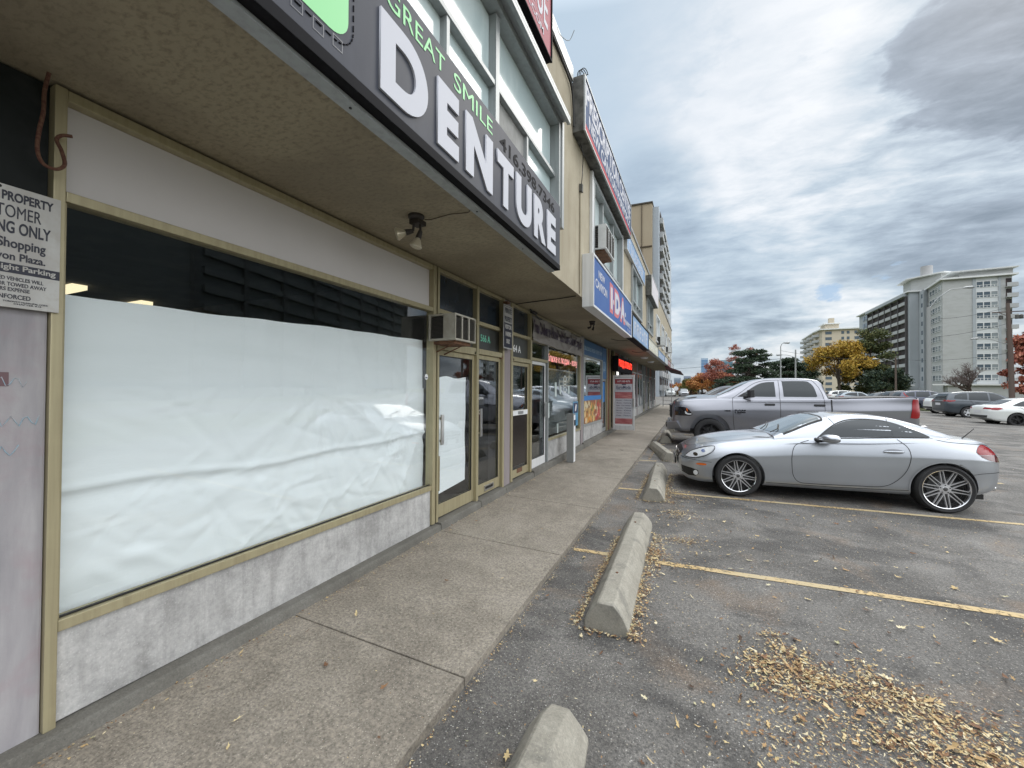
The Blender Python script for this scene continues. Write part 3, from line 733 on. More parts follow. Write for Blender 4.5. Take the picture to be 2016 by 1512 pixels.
# paper hung behind the glass, in two sheets, wrinkled
def paper(y0, y1, zb_f, zt_f, x, fold, name, par, ny=150, nz=70):
    vs = []
    for j in range(nz + 1):
        for i in range(ny + 1):
            y = y0 + (y1 - y0) * i / ny; z = zb_f(y) + (zt_f(y) - zb_f(y)) * j / nz
            vs.append((x + fold(y, z), y, z))
    n = ny + 1
    fs = [(j * n + i, j * n + i + 1, (j + 1) * n + i + 1, (j + 1) * n + i) for j in range(nz) for i in range(ny)]
    mb = MB(); mb.add(vs, fs); return mb.build(name, M['paper'], par, smooth=80)
def ridge(d, w): return math.exp(-(d / w) ** 2)
wr_ = random.Random(12); WR = []
for i in range(130):
    an = R(wr_.uniform(-75, 60)); WR.append((wr_.uniform(.9, 3.75), wr_.uniform(.5, 1.6), wr_.choice((-1, 1)) * wr_.uniform(.002, .007), wr_.uniform(.010, .03), wr_.uniform(.08, .32), math.cos(an), math.sin(an)))
def fold_low(y, z):
    h = 0.0
    ay, az = 2.44, 1.60                      # creases fan out from a pinned point on the seam
    for an, a_, w in ((-100, .012, .05), (-78, .014, .045), (-55, .013, .05), (-33, .010, .04), (-125, .012, .06), (-148, .012, .05), (-20, .008, .03)):
        dy, dz = y - ay, z - az; c_, s_ = math.cos(R(an)), math.sin(R(an))
        u = dy * c_ + dz * s_; v = -dy * s_ + dz * c_
        if u > 0: h += a_ * ridge(v, w * (.25 + u)) * min(1, u * 3) * math.exp(-u * .7)
    zc_ = 1.085 + .018 * math.sin(y * 2.2) + .012 * math.sin(y * 5.3 + 1)     # the long diagonal crease
    h += .014 * ridge(z - zc_, .020) - .012 * ridge(z - zc_ + .06, .05)
    for cy, cz, a_, w, an in ((3.3, .95, .010, .05, 35), (3.45, 1.25, .009, .04, -50), (3.2, .8, .009, .05, -30), (3.5, .75, .009, .04, 60), (2.9, 1.3, .008, .05, -40), (1.7, .95, .009, .05, 25), (2.2, .75, .009, .06, -15), (1.3, .7, .007, .05, 10)):
        dy, dz = y - cy, z - cz; v = -dy * math.sin(R(an)) + dz * math.cos(R(an)); u = dy * math.cos(R(an)) + dz * math.sin(R(an))
        h += a_ * ridge(v, w) * ridge(u, .35)
    for cy, cz, a_, w, L_, c_, s_ in WR:
        dy, dz = y - cy, z - cz
        if abs(dy) < .7 and abs(dz) < .7: h += a_ * ridge(-dy * s_ + dz * c_, w) * ridge(dy * c_ + dz * s_, L_)
    return -.014 + h * 1.35 + .006 * math.sin(y * 4.1 + z * 2.5) * math.sin(z * 3.3)
def fold_up(y, z):
    h = 0
    for cy, an, a_, w in ((2.7, -68, .008, .06), (3.2, -55, .008, .05), (1.9, -80, .006, .07)):
        dy, dz = y - cy, z - 2.05; v = -dy * math.sin(R(an)) + dz * math.cos(R(an)); h += a_ * ridge(v, w)
    return -.01 + h * 1.8 + .004 * math.sin(y * 6 + z * 3)
zt = lambda y: 2.052 + (y - .87) * .035 + .006 * math.sin(y * 3.1) + .003 * math.sin(y * 11)
paper(.862, 3.78, lambda y: .50, lambda y: 1.603, FX - .088, fold_low, 'paper_sheet', w1)
paper(.862, 3.78, lambda y: 1.59, zt, FX - .112, fold_up, 'paper_sheet', w1, 120, 30)
# round sticker and cable on the glass
def sticker(par, y, z, r_, cols, x=FX - .0125):
    mb = MB(); mb.lathe([(0, 0), (r_, 0), (r_, .0008), (0, .0008)], 20, fn=lambda q: (x + q[2], y + q[0] * .9, z + q[1])); s_ = mb.build('sticker', cols[0], par)
    mb = MB(); mb.box(x + .001, x + .0016, y - r_ * .6, y + r_ * .6, z - r_ * .5, z - .1 * r_); mb.build('sticker_print', cols[1], s_)
navy = mat('navy print', (0.03, 0.04, 0.10), .5)
redp = mat('red print', (0.42, 0.03, 0.04), .5)
sticker(w1, 3.705, 1.73, .032, (M['white'], navy))

# ---- doors
def door(a, b, z0, z1, frame, glass, bottom=.15, handle=None, slot=None, midrail=None, papered=None, name='door', x=FX):
    mb = MB(); s_ = .055
    mb.box(x - .05, x - .005, a, a + s_, z0, z1); mb.box(x - .05, x - .005, b - s_, b, z0, z1)
    mb.box(x - .05, x - .005, a + s_, b - s_, z0, z0 + bottom); mb.box(x - .05, x - .005, a + s_, b - s_, z1 - .06, z1)
    if midrail: mb.box(x - .045, x - .006, a + s_, b - s_, midrail, midrail + .09)
    d = mb.build(name, frame, plaza, bevel=.004)
    p = MB(); p.box(x - .03, x - .024, a + s_, b - s_, z0 + bottom, z1 - .06); p.build('pane', glass, d)
    p = MB(); rect_frame(p, x - .022, x - .010, a + s_, b - s_, z0 + bottom, z1 - .06, .008); p.build('gasket', M['black'], d)
    if handle:
        hy, hz0, hz1 = handle
        h = MB(); h.box(x + .02, x + .035, hy - .028, hy + .028, hz0, hz1); h.box(x - .005, x + .02, hy - .01, hy + .01, hz0 + .03, hz0 + .06); h.box(x - .005, x + .02, hy - .01, hy + .01, hz1 - .06, hz1 - .03)
        h.build('handle', M['steel'], d, bevel=.003)
        k = MB(); k.lathe([(0, .008), (.013, .008), (.013, 0)], 14, fn=lambda q: (x - .005 + q[2], (a if hy < (a + b) / 2 else b - .055) + .027 + q[0], hz0 - .12 + q[1])); k.build('lock', M['steel'], d)
    if slot:
        q = MB(); rect_frame(q, x - .004, x + .008, (a + b) / 2 - .14, (a + b) / 2 + .14, slot, slot + .075, .018); ms = q.build('mail_slot', M['steel'], d, bevel=.002)
        q = MB(); q.box(x - .0045, x + .001, (a + b) / 2 - .12, (a + b) / 2 + .12, slot + .019, slot + .056); q.build('slot_opening', M['black'], ms)
    return d
b0 = sz(-2.62, 4.3) + .10
d1 = door(3.89, 4.76, b0, 2.05, G, M['glass'], .15, (3.965, .95, 1.30))
paper(3.99, 4.60, lambda y: .36 + .10 * (y - 4.0), lambda y: 1.74 + .012 * math.sin(y * 14), FX - .045, lambda y, z: .004 * math.sin(z * 4 + y * 7) + .004 * math.sin(z * 11), 'paper_sheet', d1, 24, 40)
mb = MB(); mb.box(FX - .004, FX + .003, 3.90, 3.955, .42, .82); mb.build('kick_plate', mat('dull brass plate', (.25, .20, .10), .5, .5), d1)
b1_ = sz(-2.62, 5.2) + .11
d2 = door(4.83, 5.556, b1_, 2.07, G, M['glassdark'], .15, (4.90, .95, 1.33), slot=b1_ + .035)
d3 = door(5.95, 6.71, sz(-2.62, 6.3) + .11, 2.05, G, M['glassdark'], .13, midrail=1.16)
mb = MB(); mb.box(FX - .006, FX + .006, 6.02, 6.64, 1.165, 1.245); mb.build('mail_plate', M['white'], d3, bevel=.003)
mb = MB(); mb.box(FX + .0062, FX + .010, 6.22, 6.44, 1.18, 1.23); mb.build('mail_slot', M['galv'], d3)
mb = MB(); mb.box(FX - .024, FX - .012, 6.01, 6.65, .33, 1.155); mb.build('lower_panel', mat('dark brown panel', (.025, .02, .018), .25), d3)
mb = MB(); mb.box(FX - .004, FX + .002, 6.2, 6.42, .205, .275); mb.build('mail_slot', M['rust'], d3)
d4 = door(6.80, 7.60, sz(-2.62, 7.2) + .11, 2.12, M['whiteframe'], M['glassdark'], .16, (7.52, 1.05, 1.35))
# stickers on the doors
mb = MB(); mb.box(FX - .0235, FX - .0225, 4.90, 5.06, 1.38, 1.50); s_ = mb.build('sticker', mat('dark notice', (.05, .055, .06), .5), d2)
text('sticker_lettering', 'OPEN', 4.915, 5.045, 1.455, 1.485, FX - .0224, FACE_E, M['white'], s_)
sticker(d2, 4.955, 1.28, .035, (M['white'], navy), x=FX - .0235)
mb = MB(); mb.box(FX + .0, FX + .001, 3.90, 3.93, 1.40, 1.50); mb.build('sticker', redp, d1)
mb = MB(); mb.box(FX + .0, FX + .001, 4.84, 4.87, 1.18, 1.26); mb.build('sticker', redp, d2)
# door closer shoes at the head of the frames
mb = MB()
for y in (4.72, 5.54, 5.97): mb.box(FX - .01, FX + .03, y - .02, y + .03, 2.06, 2.10)
mb.build('pivot_bracket', M['rust'], plaza, bevel=.004)

# transoms over the doors: rails, address panels, dark spandrels
def transom(a, b, z0, z1, m_, par=plaza, name='transom_panel', x=FX - .03):
    p = MB(); p.box(x - .01, x, a, b, z0, z1); return p.build(name, m_, par)
def rail(a, b, z, h=.05, m_=G, name='frame_rail'):
    p = MB(); p.box(FX - .06, FX + .03, a, b, z, z + h); p.build(name, m_, plaza, bevel=.003)
rail(3.887, 4.751, 2.055, .09); rail(4.829, 5.556, 2.075, .07); rail(5.946, 6.709, 2.055, .07); rail(6.781, 7.64, 2.125, .05)
for a, b in ((3.887, 4.751), (4.829, 5.556), (5.946, 6.709)): rail(a, b, 2.47, .05); rail(a, b, 2.94, .045)
rail(6.781, 10.219, 2.47, .05); rail(6.781, 10.219, 2.94, .045)
for a, b in ((3.887, 4.751), (4.829, 5.556), (5.946, 6.709)): transom(a, b, 2.52, 2.94, M['darkpanel'])
dk = mat('dark address panel', (0.045, 0.048, 0.045), .35)
tA = transom(4.829, 5.556, 2.145, 2.47, dk, name='address_panel'); tB = transom(5.946, 6.709, 2.125, 2.47, dk, name='address_panel')
transom(3.887, 4.751, 2.145, 2.47, dk)
text('house_number', '566 A', 4.97, 5.26, 2.265, 2.365, FX - .029, FACE_E, mat('pale green lettering', (0.16, 0.50, 0.36), .5), tA, bold=.02)
text('house_number', '564 A', 6.00, 6.40, 2.215, 2.335, FX - .029, FACE_E, M['white'], tB, bold=.02)
transom(6.781, 7.64, 2.175, 2.47, M['glassdark'], name='pane'); transom(6.781, 10.219, 2.52, 2.94, M['darkpanel'])

# window of the clinic with slatted blinds and red lettering
posts((7.655,), zl(.1), 2.47, w=.018, m_=M['silver_frame'])
mb = MB(); mb.box(FX - .08, FX + .006, 7.674, 10.219, .05, .565); mb.build('bulkhead', M['bulk'], plaza, bevel=.006)
w2 = MB(); w2.box(FX - .06, FX + .025, 7.674, 10.219, .567, .61); w2.box(FX - .06, FX + .025, 10.15, 10.219, .611, 2.469); w2 = w2.build('shop_window', G, plaza, bevel=.004)
p = MB(); p.box(FX - .02, FX - .013, 7.674, 10.149, .611, 2.469); p.build('pane', M['glassdark'], w2)
p = MB()
for i in range(30): p.box(FX - .16, FX - .15, 7.70 + i * .082, 7.70 + i * .082 + .06, .62, 2.02)
p.build('vertical_blind', mat('grey blind slats', (0.36, 0.37, 0.35), .7), w2)
p = MB(); p.box(FX - .15, FX - .10, 7.68, 10.14, 2.02, 2.045); p.build('blind_rail', M['whiteframe'], w2)
redneon = mat('lit pinkish red lettering', (0.75, 0.30, 0.28), .5, emit=((1.0, 0.42, 0.38), .35))
text('window_lettering', 'ближе к людям - езжу', 7.74, 9.98, 2.13, 2.33, FX - .0125, FACE_E, redneon, w2, bold=.025)
def ring_logo(par, y, z, r_):
    q = MB(); q.lathe([(r_, 0), (r_ * .86, 0), (r_ * .86, .001), (r_, .001)], 30, fn=lambda v: (FX - .0125 + v[2], y + v[0] * .8, z + v[1]), close=True)
    for a_ in (0, 1, 2): q.box(FX - .0125, FX - .0115, y - .05, y + .05, z - .09 + a_ * .07, z - .06 + a_ * .07)
    q.build('window_emblem', mat('frosted white film', (.6, .64, .62), .6), par)
ring_logo(w2, 8.95, 1.72, .20)
p = MB()
for y, z0, z1, w_ in ((8.27, 1.45, 1.75, .12), (8.60, 1.5, 1.68, .10), (9.25, 1.5, 1.68, .10), (7.80, 1.02, 1.32, .12), (8.42, .66, .86, .1)): p.box(FX - .0125, FX - .0115, y - w_ / 2, y + w_ / 2, z0, z1)
p.build('notice', mat('pale notice paper', (.55, .62, .60), .7), w2)
p = MB(); p.box(FX - .0125, FX - .0115, 9.62, 10.08, .70, 1.30); ps = p.build('blue_poster', mat('blue poster', (.06, .20, .36), .5, var=((1, 1, 2.5), (.16, .40, .56), .8, .42, .6)), w2)
p = MB(); p.box(FX - .0114, FX - .0105, 9.66, 10.04, 1.02, 1.27); p.build('poster_picture', navy, ps)
p = MB(); p.add([(FX - .010, 9.78, 1.06), (FX - .010, 9.90, 1.08), (FX - .010, 9.95, 1.22), (FX - .010, 9.86, 1.24), (FX - .010, 9.80, 1.14)], [(0, 1, 2, 3, 4)]); p.build('poster_figure', M['white'], ps)

# food shop window
bluef = mat('blue shop header', (0.02, 0.10, 0.24), .45, var=(1.2, (.03, .14, .30), .6, .4, .6))
posts((10.475,), zl(.1), w=.03, m_=M['silver_frame'])
mb = MB(); mb.box(FX - .08, FX + .006, 10.507, 12.93, .1, .615); mb.build('bulkhead', M['bulk'], plaza, bevel=.006)
w3 = MB(); w3.box(FX - .06, FX + .025, 10.507, 12.93, .617, .66); w3.box(FX - .06, FX + .025, 12.86, 12.93, .661, 2.49); w3.box(FX - .06, FX + .025, 10.507, 12.93, 2.49, 2.53)
w3 = w3.build('shop_window', M['silver_frame'], plaza, bevel=.004)
p = MB(); p.box(FX - .02, FX - .013, 10.507, 12.86, .661, 2.489); p.build('pane', glass_mat('mirror like shop glass', (.16, .18, .18), 1.6, 0, .12), w3)
p = MB(); p.box(FX - .04, FX + .01, 10.507, 12.93, 2.532, 2.94); hb = p.build('header_panel', bluef, w3)
text('header_lettering', 'DELICIOUS FRESH EVERY DAY', 10.58, 12.85, 2.66, 2.77, FX + .0105, FACE_E, mat('pale blue lettering', (.30, .42, .52), .5), hb, bold=.01)
p = MB(); p.box(FX - .0125, FX - .0105, 10.52, 12.84, 1.30, 1.43); p.build('poster_band', mat('bright blue poster', (.04, .20, .50), .5), w3)
# food picture: piles of fruit, bread and meat as coloured shapes on the poster
fp = MB(); fr_ = random.Random(5); fcols = [(.55, .34, .12), (.62, .46, .22), (.45, .08, .04), (.60, .25, .05), (.34, .05, .05), (.62, .55, .38), (.25, .12, .05), (.5, .12, .10), (.2, .3, .06)]
fm_ = [mat('poster food %d' % i, c, .5) for i, c in enumerate(fcols)]
fp.box(FX - .0125, FX - .0115, 10.52, 12.84, .67, 1.298, 6)
for i in range(150):
    y = fr_.uniform(10.6, 12.76); z = fr_.uniform(.72, 1.25); r_ = fr_.uniform(.04, .1)
    y = min(max(y, 10.52 + r_), 12.84 - r_); z = min(max(z, .67 + r_), 1.297 - r_)
    k = fr_.choice((0, 0, 1, 5, 3)) if y < 11.4 else (fr_.choice((3, 2, 1, 0, 8)) if y < 12.0 else fr_.choice((2, 4, 7, 5, 6)))
    n = 12; xx = FX - .0114 + i * .00003; ry = r_ * fr_.uniform(.5, 1)
    fp.add([(xx, y + ry * math.cos(6.283 * j / n), z + r_ * math.sin(6.283 * j / n)) for j in range(n)], [tuple(range(n))], k)
fp.build('food_poster', fm_, w3)
# entrance recess beyond it
p = MB(); p.box(FX - .04, FX + .012, 12.96, 13.55, 1.95, 2.94); bp = p.build('header_panel', bluef, plaza)
text('header_lettering', 'ДА', 13.05, 13.45, 2.15, 2.5, FX + .0125, FACE_E, mat('pale blue lettering', (.30, .42, .52)), bp, bold=.02)
door(12.98, 13.52, .26, 1.94, M['silver_frame'], M['glassdark'], .12)
p = MB(); p.box(FX - .02, FX - .018, 13.06, 13.40, 1.20, 1.85); p.build('blue_notice', mat('bright blue poster', (.04, .2, .5)), plaza)
mb = MB(); mb.box(FX - .2, FX - .02, 13.56, 14.15, .1, 2.99); mb.build('brick_pier', M['brick'], plaza)
posts((13.62, 14.18, 14.95), zl(.1), w=.03)
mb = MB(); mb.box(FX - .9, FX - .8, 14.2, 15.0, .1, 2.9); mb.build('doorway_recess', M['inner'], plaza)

# door standing open across the pavement, carrying the tall poster
od = empty('open_door_root', (0, 0, 0)) if False else None
oy = 14.25; oz0, oz1 = .17 + sz(-2.2, oy) * 0.0 + .06, 2.10; ox0, ox1 = -2.60, -1.875
mb = MB()
mb.box(ox0, ox0 + .06, oy - .022, oy + .022, oz0, oz1); mb.box(ox1 - .06, ox1, oy - .022, oy + .022, oz0, oz1)
mb.box(ox0 + .06, ox1 - .06, oy - .022, oy + .022, oz0, oz0 + .15); mb.box(ox0 + .06, ox1 - .06, oy - .022, oy + .022, oz1 - .07, oz1)
odr = mb.build('open_door', M['whiteframe'], plaza, bevel=.004)
p = MB(); p.box(ox0 + .06, ox1 - .06, oy - .003, oy + .003, oz0 + .15, oz1 - .07); p.build('pane', M['glassdark'], odr)
maroon = mat('maroon poster', (0.30, 0.045, 0.055), .5); greyp = mat('grey white poster', (0.52, 0.53, 0.57), .5)
rosem = mat('rose red poster', (.38, .10, .11), .5, var=((3, 3, 30), (.60, .28, .26), .8, .45, .6))
def pb(z0, z1, m_, name='poster', par=None):
    q = MB(); q.box(ox0 + .075, ox1 - .075, oy - .008, oy - .004, z0, z1); return q.build(name, m_, par or odr)
pb(.36, .43, M['white'], 'poster_band'); pb(.431, .62, rosem, 'poster_band'); big_ = pb(.621, 1.30, greyp); pb(1.301, 1.52, rosem, 'poster_band'); mid_ = pb(1.521, 1.80, greyp); top_ = pb(1.801, 1.97, maroon, 'poster_band'); pb(1.971, 2.02, M['white'], 'poster_band')
inkb = mat('dark blue ink', (.05, .055, .11), .6)
text('poster_lettering', '647-348-4676', ox0 + .15, ox1 - .15, 1.855, 1.92, oy - .0085, FACE_S, M['white'], top_, bold=.01)
text('poster_lettering', 'EuroModa', ox0 + .12, ox1 - .13, 1.63, 1.74, oy - .0085, FACE_S, inkb, mid_, bold=.02)
q = MB(); q.box(ox0 + .12, ox1 - .13, oy - .010, oy - .0085, 1.600, 1.61); q.box(-2.30, -2.16, oy - .010, oy - .0085, 1.765, 1.798); q.build('poster_rule', inkb, mid_)
for i, ln in enumerate(('Shoes - Обувь', 'Boots - Сапоги', 'Suits - Костюмы', 'Dresses - Платья', 'Skirts - Юбки', 'Purses - Сумки', 'Coats - Пальто')):
    text('poster_lettering', ln, ox0 + .11 + .02 * (i % 2), ox1 - .11 - .015 * (i % 3), 1.215 - i * .086, 1.258 - i * .086, oy - .0085, FACE_S, inkb, big_, bold=.012)
q = MB(); q.box(ox1 - .05, ox1 - .015, oy - .05, oy - .022, 1.02, 1.30); q.build('handle', M['steel'], odr)

# shop fronts further along: repeated bays of windows and doors
def bay(a, b, doorat, hdr=None, glass='glassdark'):
    zs_ = sz(-2.62, (a + b) / 2)
    mb = MB(); mb.box(FX - .2, FX + .03, b - .16, b, zs_ - .05, 2.985); mb.build('pillar', M['mauve'], plaza)
    segs = []
    d0, d1_ = doorat, doorat + .9
    if d0 - a > .3: segs.append((a, d0 - .04))
    if b - .16 - d1_ > .3: segs.append((d1_ + .04, b - .16))
    door(d0, d1_, zs_ + .12, 2.1, G if rnd.random() < .5 else M['silver_frame'], M['glassdark'], .16, (d1_ - .08, 1.1, 1.4))
    posts((d0 - .02, d1_ + .02), zl(.1), w=.019, m_=M['silver_frame'])
    transom(d0, d1_, 2.12, 2.98, M['darkpanel'])
    for s0, s1 in segs:
        q = MB(); q.box(FX - .08, FX + .005, s0, s1, zs_, zs_ + .50); q.build('bulkhead', M['bulk'], plaza)
        q = MB(); q.box(FX - .05, FX + .025, s0, s1, zs_ + .502, zs_ + .545); q.box(FX - .05, FX + .025, s0, s1, 2.40, 2.45)
        nm = max(1, int((s1 - s0) / 1.1))
        for i in range(1, nm): yy = s0 + (s1 - s0) * i / nm; q.box(FX - .05, FX + .02, yy - .02, yy + .02, zs_ + .546, 2.399)
        w_ = q.build('shop_window', M['silver_frame'], plaza)
        q = MB(); q.box(FX - .02, FX - .013, s0, s1, zs_ + .546, 2.399); q.build('pane', M[glass], w_)
        q = MB(); q.box(FX - .03, FX - .01, s0, s1, 2.451, 2.98); q.build('header_panel', hdr or M['panelwhite'], w_)
bay(14.99, 17.4, 16.2, M['brick']); bay(17.4, 21.4, 18.0, mat('brown header', (.14, .08, .05), .7)); bay(21.4, 25.4, 23.8, M['darkpanel']); bay(25.4, 28.9, 26.2, M['brick']); bay(28.9, 31.3, 29.2, M['darkpanel'])
mb = MB(); mb.box(FX - .03, FX + .02, 19.2, 20.1, 1.6, 2.4); mb.build('red_sign_panel', mat('dull red panel', (.25, .05, .04), .6), plaza)
mb = MB(); mb.box(-8.6, FX + .02, 31.3, 31.5, 0, 5.8); mb.build('end_wall', M['wall'], plaza)
# ------------------------------------------------------------------ signs on the building
def sign_box(name, label, xf, y0, y1, z0, z1, face, side='galv', rim=.03, back=UX, rimmat='silver_frame', cat='sign', lip=.012):
    t_ = empty(name, (xf, (y0 + y1) / 2, z0), 0, label, cat)
    mb = MB(); mb.box(back + .004, xf - .012, y0, y1, z0, z1); mb.build('sign_case', M[side], t_, bevel=.003)
    mb = MB(); mb.box(xf - .011, xf - .002, y0 + rim, y1 - rim, z0 + rim, z1 - rim); f = mb.build('sign_face', face, t_)
    if rim > 0:
        mb = MB(); rect_frame(mb, xf - .0115, xf + lip, y0 - .004, y1 + .004, z0 - .004, z1 + .004, rim); mb.build('sign_frame', M[rimmat], t_, bevel=.003)
    return t_, f
# near grey sign
sx = -1.43
greyface = mat('grey sign face', (0.05, 0.055, 0.072), .55, spec=.18, var=((6, 6, .8), (.035, .038, .05), .6, .45, .65), var2=((1.2, 1.2, 1.2), (.075, .078, .09), .5, .42, .6))
t_ = empty('denture_sign', (sx, 1.2, 2.98), 0, 'grey shop sign reading GREAT SMILE DENTURE with raised white letters and a green tooth', 'sign')
mb = MB(); mb.box(UX + .004, sx - .03, -2.2, 4.475, 2.985, 3.70); mb.build('sign_case', M['galv'], t_, bevel=.003)
mb = MB(); mb.box(sx - .029, sx, -2.2, 4.49, 3.035, 3.715); sf = mb.build('sign_face', greyface, t_, bevel=.002)
mb = MB(); mb.box(UX + .03, sx + .004, -2.2, 4.492, 2.975, 3.033); mb.build('sign_rail', M['black_sign'], t_, bevel=.003)
mb = MB(); mb.box(UX + .012, UX + .085, -2.2, 4.45, 2.955, 2.974); mb.build('sign_channel', M['silver_frame'], t_)
letterw = mat('raised white letters', (0.52, 0.53, 0.58), .6, spec=.2)
ledge = [('D', 1.54, 1.93), ('E', 2.03, 2.27), ('N', 2.36, 2.76), ('T', 2.84, 3.15), ('U', 3.21, 3.57), ('R', 3.64, 3.97), ('E', 4.02, 4.30)]
for ch, a, b in ledge:
    text('raised_letter', ch, a, b, 3.085, 3.495, sx + .001, FACE_E, letterw, t_, bold=.055, extrude=.006, res=10)
lg = mat('light green film', (0.24, 0.62, 0.27), .5)
text('sign_lettering', 'GREAT', 1.585, 2.115, 3.555, 3.665, sx + .0005, FACE_E, lg, sf, bold=0)
text('sign_lettering', 'SMILE', 2.22, 2.77, 3.555, 3.665, sx + .0005, FACE_E, lg, sf, bold=0)
text('phone_number', '416.398.7346', 2.90, 4.28, 3.545, 3.655, sx + .0005, FACE_E, M['black_sign'], sf, bold=.016)
# rounded green tooth with its dashed outline and little teeth below
def rr(y0, y1, z0, z1, r_, n=8):
    pts = []
    for cy, cz, a0 in ((y1 - r_, z1 - r_, 0), (y0 + r_, z1 - r_, 90), (y0 + r_, z0 + r_, 180), (y1 - r_, z0 + r_, 270)):
        for i in range(n + 1): a = R(a0 + 90 * i / n); pts.append((cy + r_ * math.cos(a), cz + r_ * math.sin(a)))
    return pts
poly = rr(.70, 1.345, 3.145, 3.70, .10)
mb = MB(); mb.add([(sx + .002, y, z) for y, z in poly], [tuple(range(len(poly)))]); mb.build('green_tooth', lg, sf)
mb = MB(); op_ = rr(.665, 1.375, 3.115, 3.712, .11, 7)
for i in range(len(op_)):
    (a, b), (c, d) = op_[i], op_[(i + 1) % len(op_)]
    L = math.hypot(c - a, d - b); k = max(1, int(L / .045))
    for j in range(k):
        f0, f1 = (j + .15) / k, (j + .7) / k
        mb.tube([(sx + .002, a + (c - a) * f0, b + (d - b) * f0), (sx + .002, a + (c - a) * f1, b + (d - b) * f1)], .0035, 5)
mb.build('dashed_outline', M['black_sign'], sf)
mb = MB()
for i in range(6):
    y = .76 + i * .1; z = 3.075 + .008 * (i % 2)
    rect_frame(mb, sx + .0005, sx + .0015, y, y + .055, z, z + .055, .005)
mb.build('gear_marks', mat('darker grey film', (.09, .095, .11), .4), sf)
# screws on the channel
mb = MB()
for y in (1.45, 2.7, 3.6): mb.lathe([(0, 0), (.007, 0), (.007, .004), (0, .004)], 8, fn=lambda q: (UX + .05 + q[0], y + q[1], 2.951 + q[2]))
mb.build('screw', M['black'], t_)

redface = mat('rose red sign face', (0.34, 0.085, 0.11), .6, spec=.15)
t_, f = sign_box('red_sign', 'red sign with white capitals fixed high above the near upper windows', -1.40, .8, 4.07, 5.08, 5.84, redface, 'black_sign', .018, UX, 'black_sign', cat='sign')
text('sign_lettering', 'AVENUE', 2.90, 3.95, 5.32, 5.69, -1.4012, FACE_E, letterw, f, bold=.01)
text('sign_lettering', 'VENUE.COM', 3.0, 3.83, 5.18, 5.25, -1.4012, FACE_E, letterw, f, bold=.01)
mb = MB(); mb.box(-1.4018, -1.4008, 2.5, 3.82, 5.28, 5.285); mb.build('sign_rule', letterw, f)

prblue = mat('blue grey sign face', (0.035, 0.07, 0.16), .65, spec=.12, var=(9, (.07, .11, .20), .5, .45, .6))
dirty = mat('grimy galvanised case', (0.13, 0.13, 0.12), .7, .3, var=(7, (.05, .05, .045), .9, .42, .6))
M['dirty'] = dirty
t_, f = sign_box('prescription_sign', 'long blue sign reading PRESCRIPTION CENTRE above the upper windows, with a red band', -1.40, 5.48, 9.92, 5.19, 5.97, prblue, 'dirty', .03, UX, 'silver_frame')
text('sign_lettering', 'PRESCRIPTION CENTRE', 5.57, 9.83, 5.60, 5.92, -1.4012, FACE_E, letterw, f, bold=.03)
text('sign_lettering', 'NEW CANYON PHARMACY', 5.75, 9.80, 5.36, 5.56, -1.4012, FACE_E, letterw, f, bold=.02)
mb = MB(); mb.box(-1.4018, -1.4008, 5.512, 9.888, 5.225, 5.325); mb.build('red_band', mat('red sign band', (.42, .04, .055), .6, spec=.12), f)
mb = MB()
for k in range(3):
    pts = [(-1.47 + .05 * math.cos(a) + .02 * k, 5.56 + .07 * math.sin(a) + .015 * k, 5.99 + .02 * k + .06 * abs(math.sin(a))) for a in [i * .45 for i in range(15)]]
    mb.tube(pts, .006, 6)
tag(mb.build('cable_coil', M['black'], base=(-1.47, 5.56, 5.98), smooth=60), 'loop of black cable on top of the long prescription sign', 'cable')

idab = mat('pharmacy blue sign face', (0.05, 0.11, 0.30), .6, spec=.15, var=(1.5, (.08, .15, .34), .5, .4, .6))
t_, f = sign_box('pharmacy_sign', 'blue pharmacy sign with large white letters outlined in red, below the upper windows', -1.40, 6.03, 10.04, 2.85, 3.655, idab, 'whiteframe', .035, UX, 'whiteframe')
text('sign_lettering', 'NEW', 6.42, 6.90, 3.375, 3.495, -1.4012, FACE_E, letterw, f, bold=.02)
text('sign_lettering', 'CANYON', 6.20, 7.10, 3.185, 3.325, -1.4012, FACE_E, letterw, f, bold=.02)
outl = mat('red letter outline', (.55, .12, .13), .4)
for txt, a, b, in (('I', 7.42, 7.60), ('D', 7.86, 8.36), ('A', 8.50, 9.02)):
    text('letter_outline', txt, a - .07, b + .07, 3.00, 3.54, -1.4013, FACE_E, outl, f, bold=.10, extrude=.0005)
    text('sign_lettering', txt, a, b, 3.07, 3.47, -1.3995, FACE_E, letterw, f, bold=.06)
mb = MB()
for y in (7.73, 8.43, 9.12): mb.lathe([(0, 0), (.05, 0), (.05, .002), (0, .002)], 16, fn=lambda q: (-1.4013 + q[2], y + q[0], 3.24 + q[1]))
mb.build('letter_dot', letterw, f)
text('sign_lettering', 'PHARMACY', 9.08, 9.92, 3.03, 3.14, -1.4012, FACE_E, letterw, f, bold=.02)
text('sign_lettering', 'TEL. 3332', 9.40, 9.85, 2.93, 2.98, -1.4012, FACE_E, letterw, f)

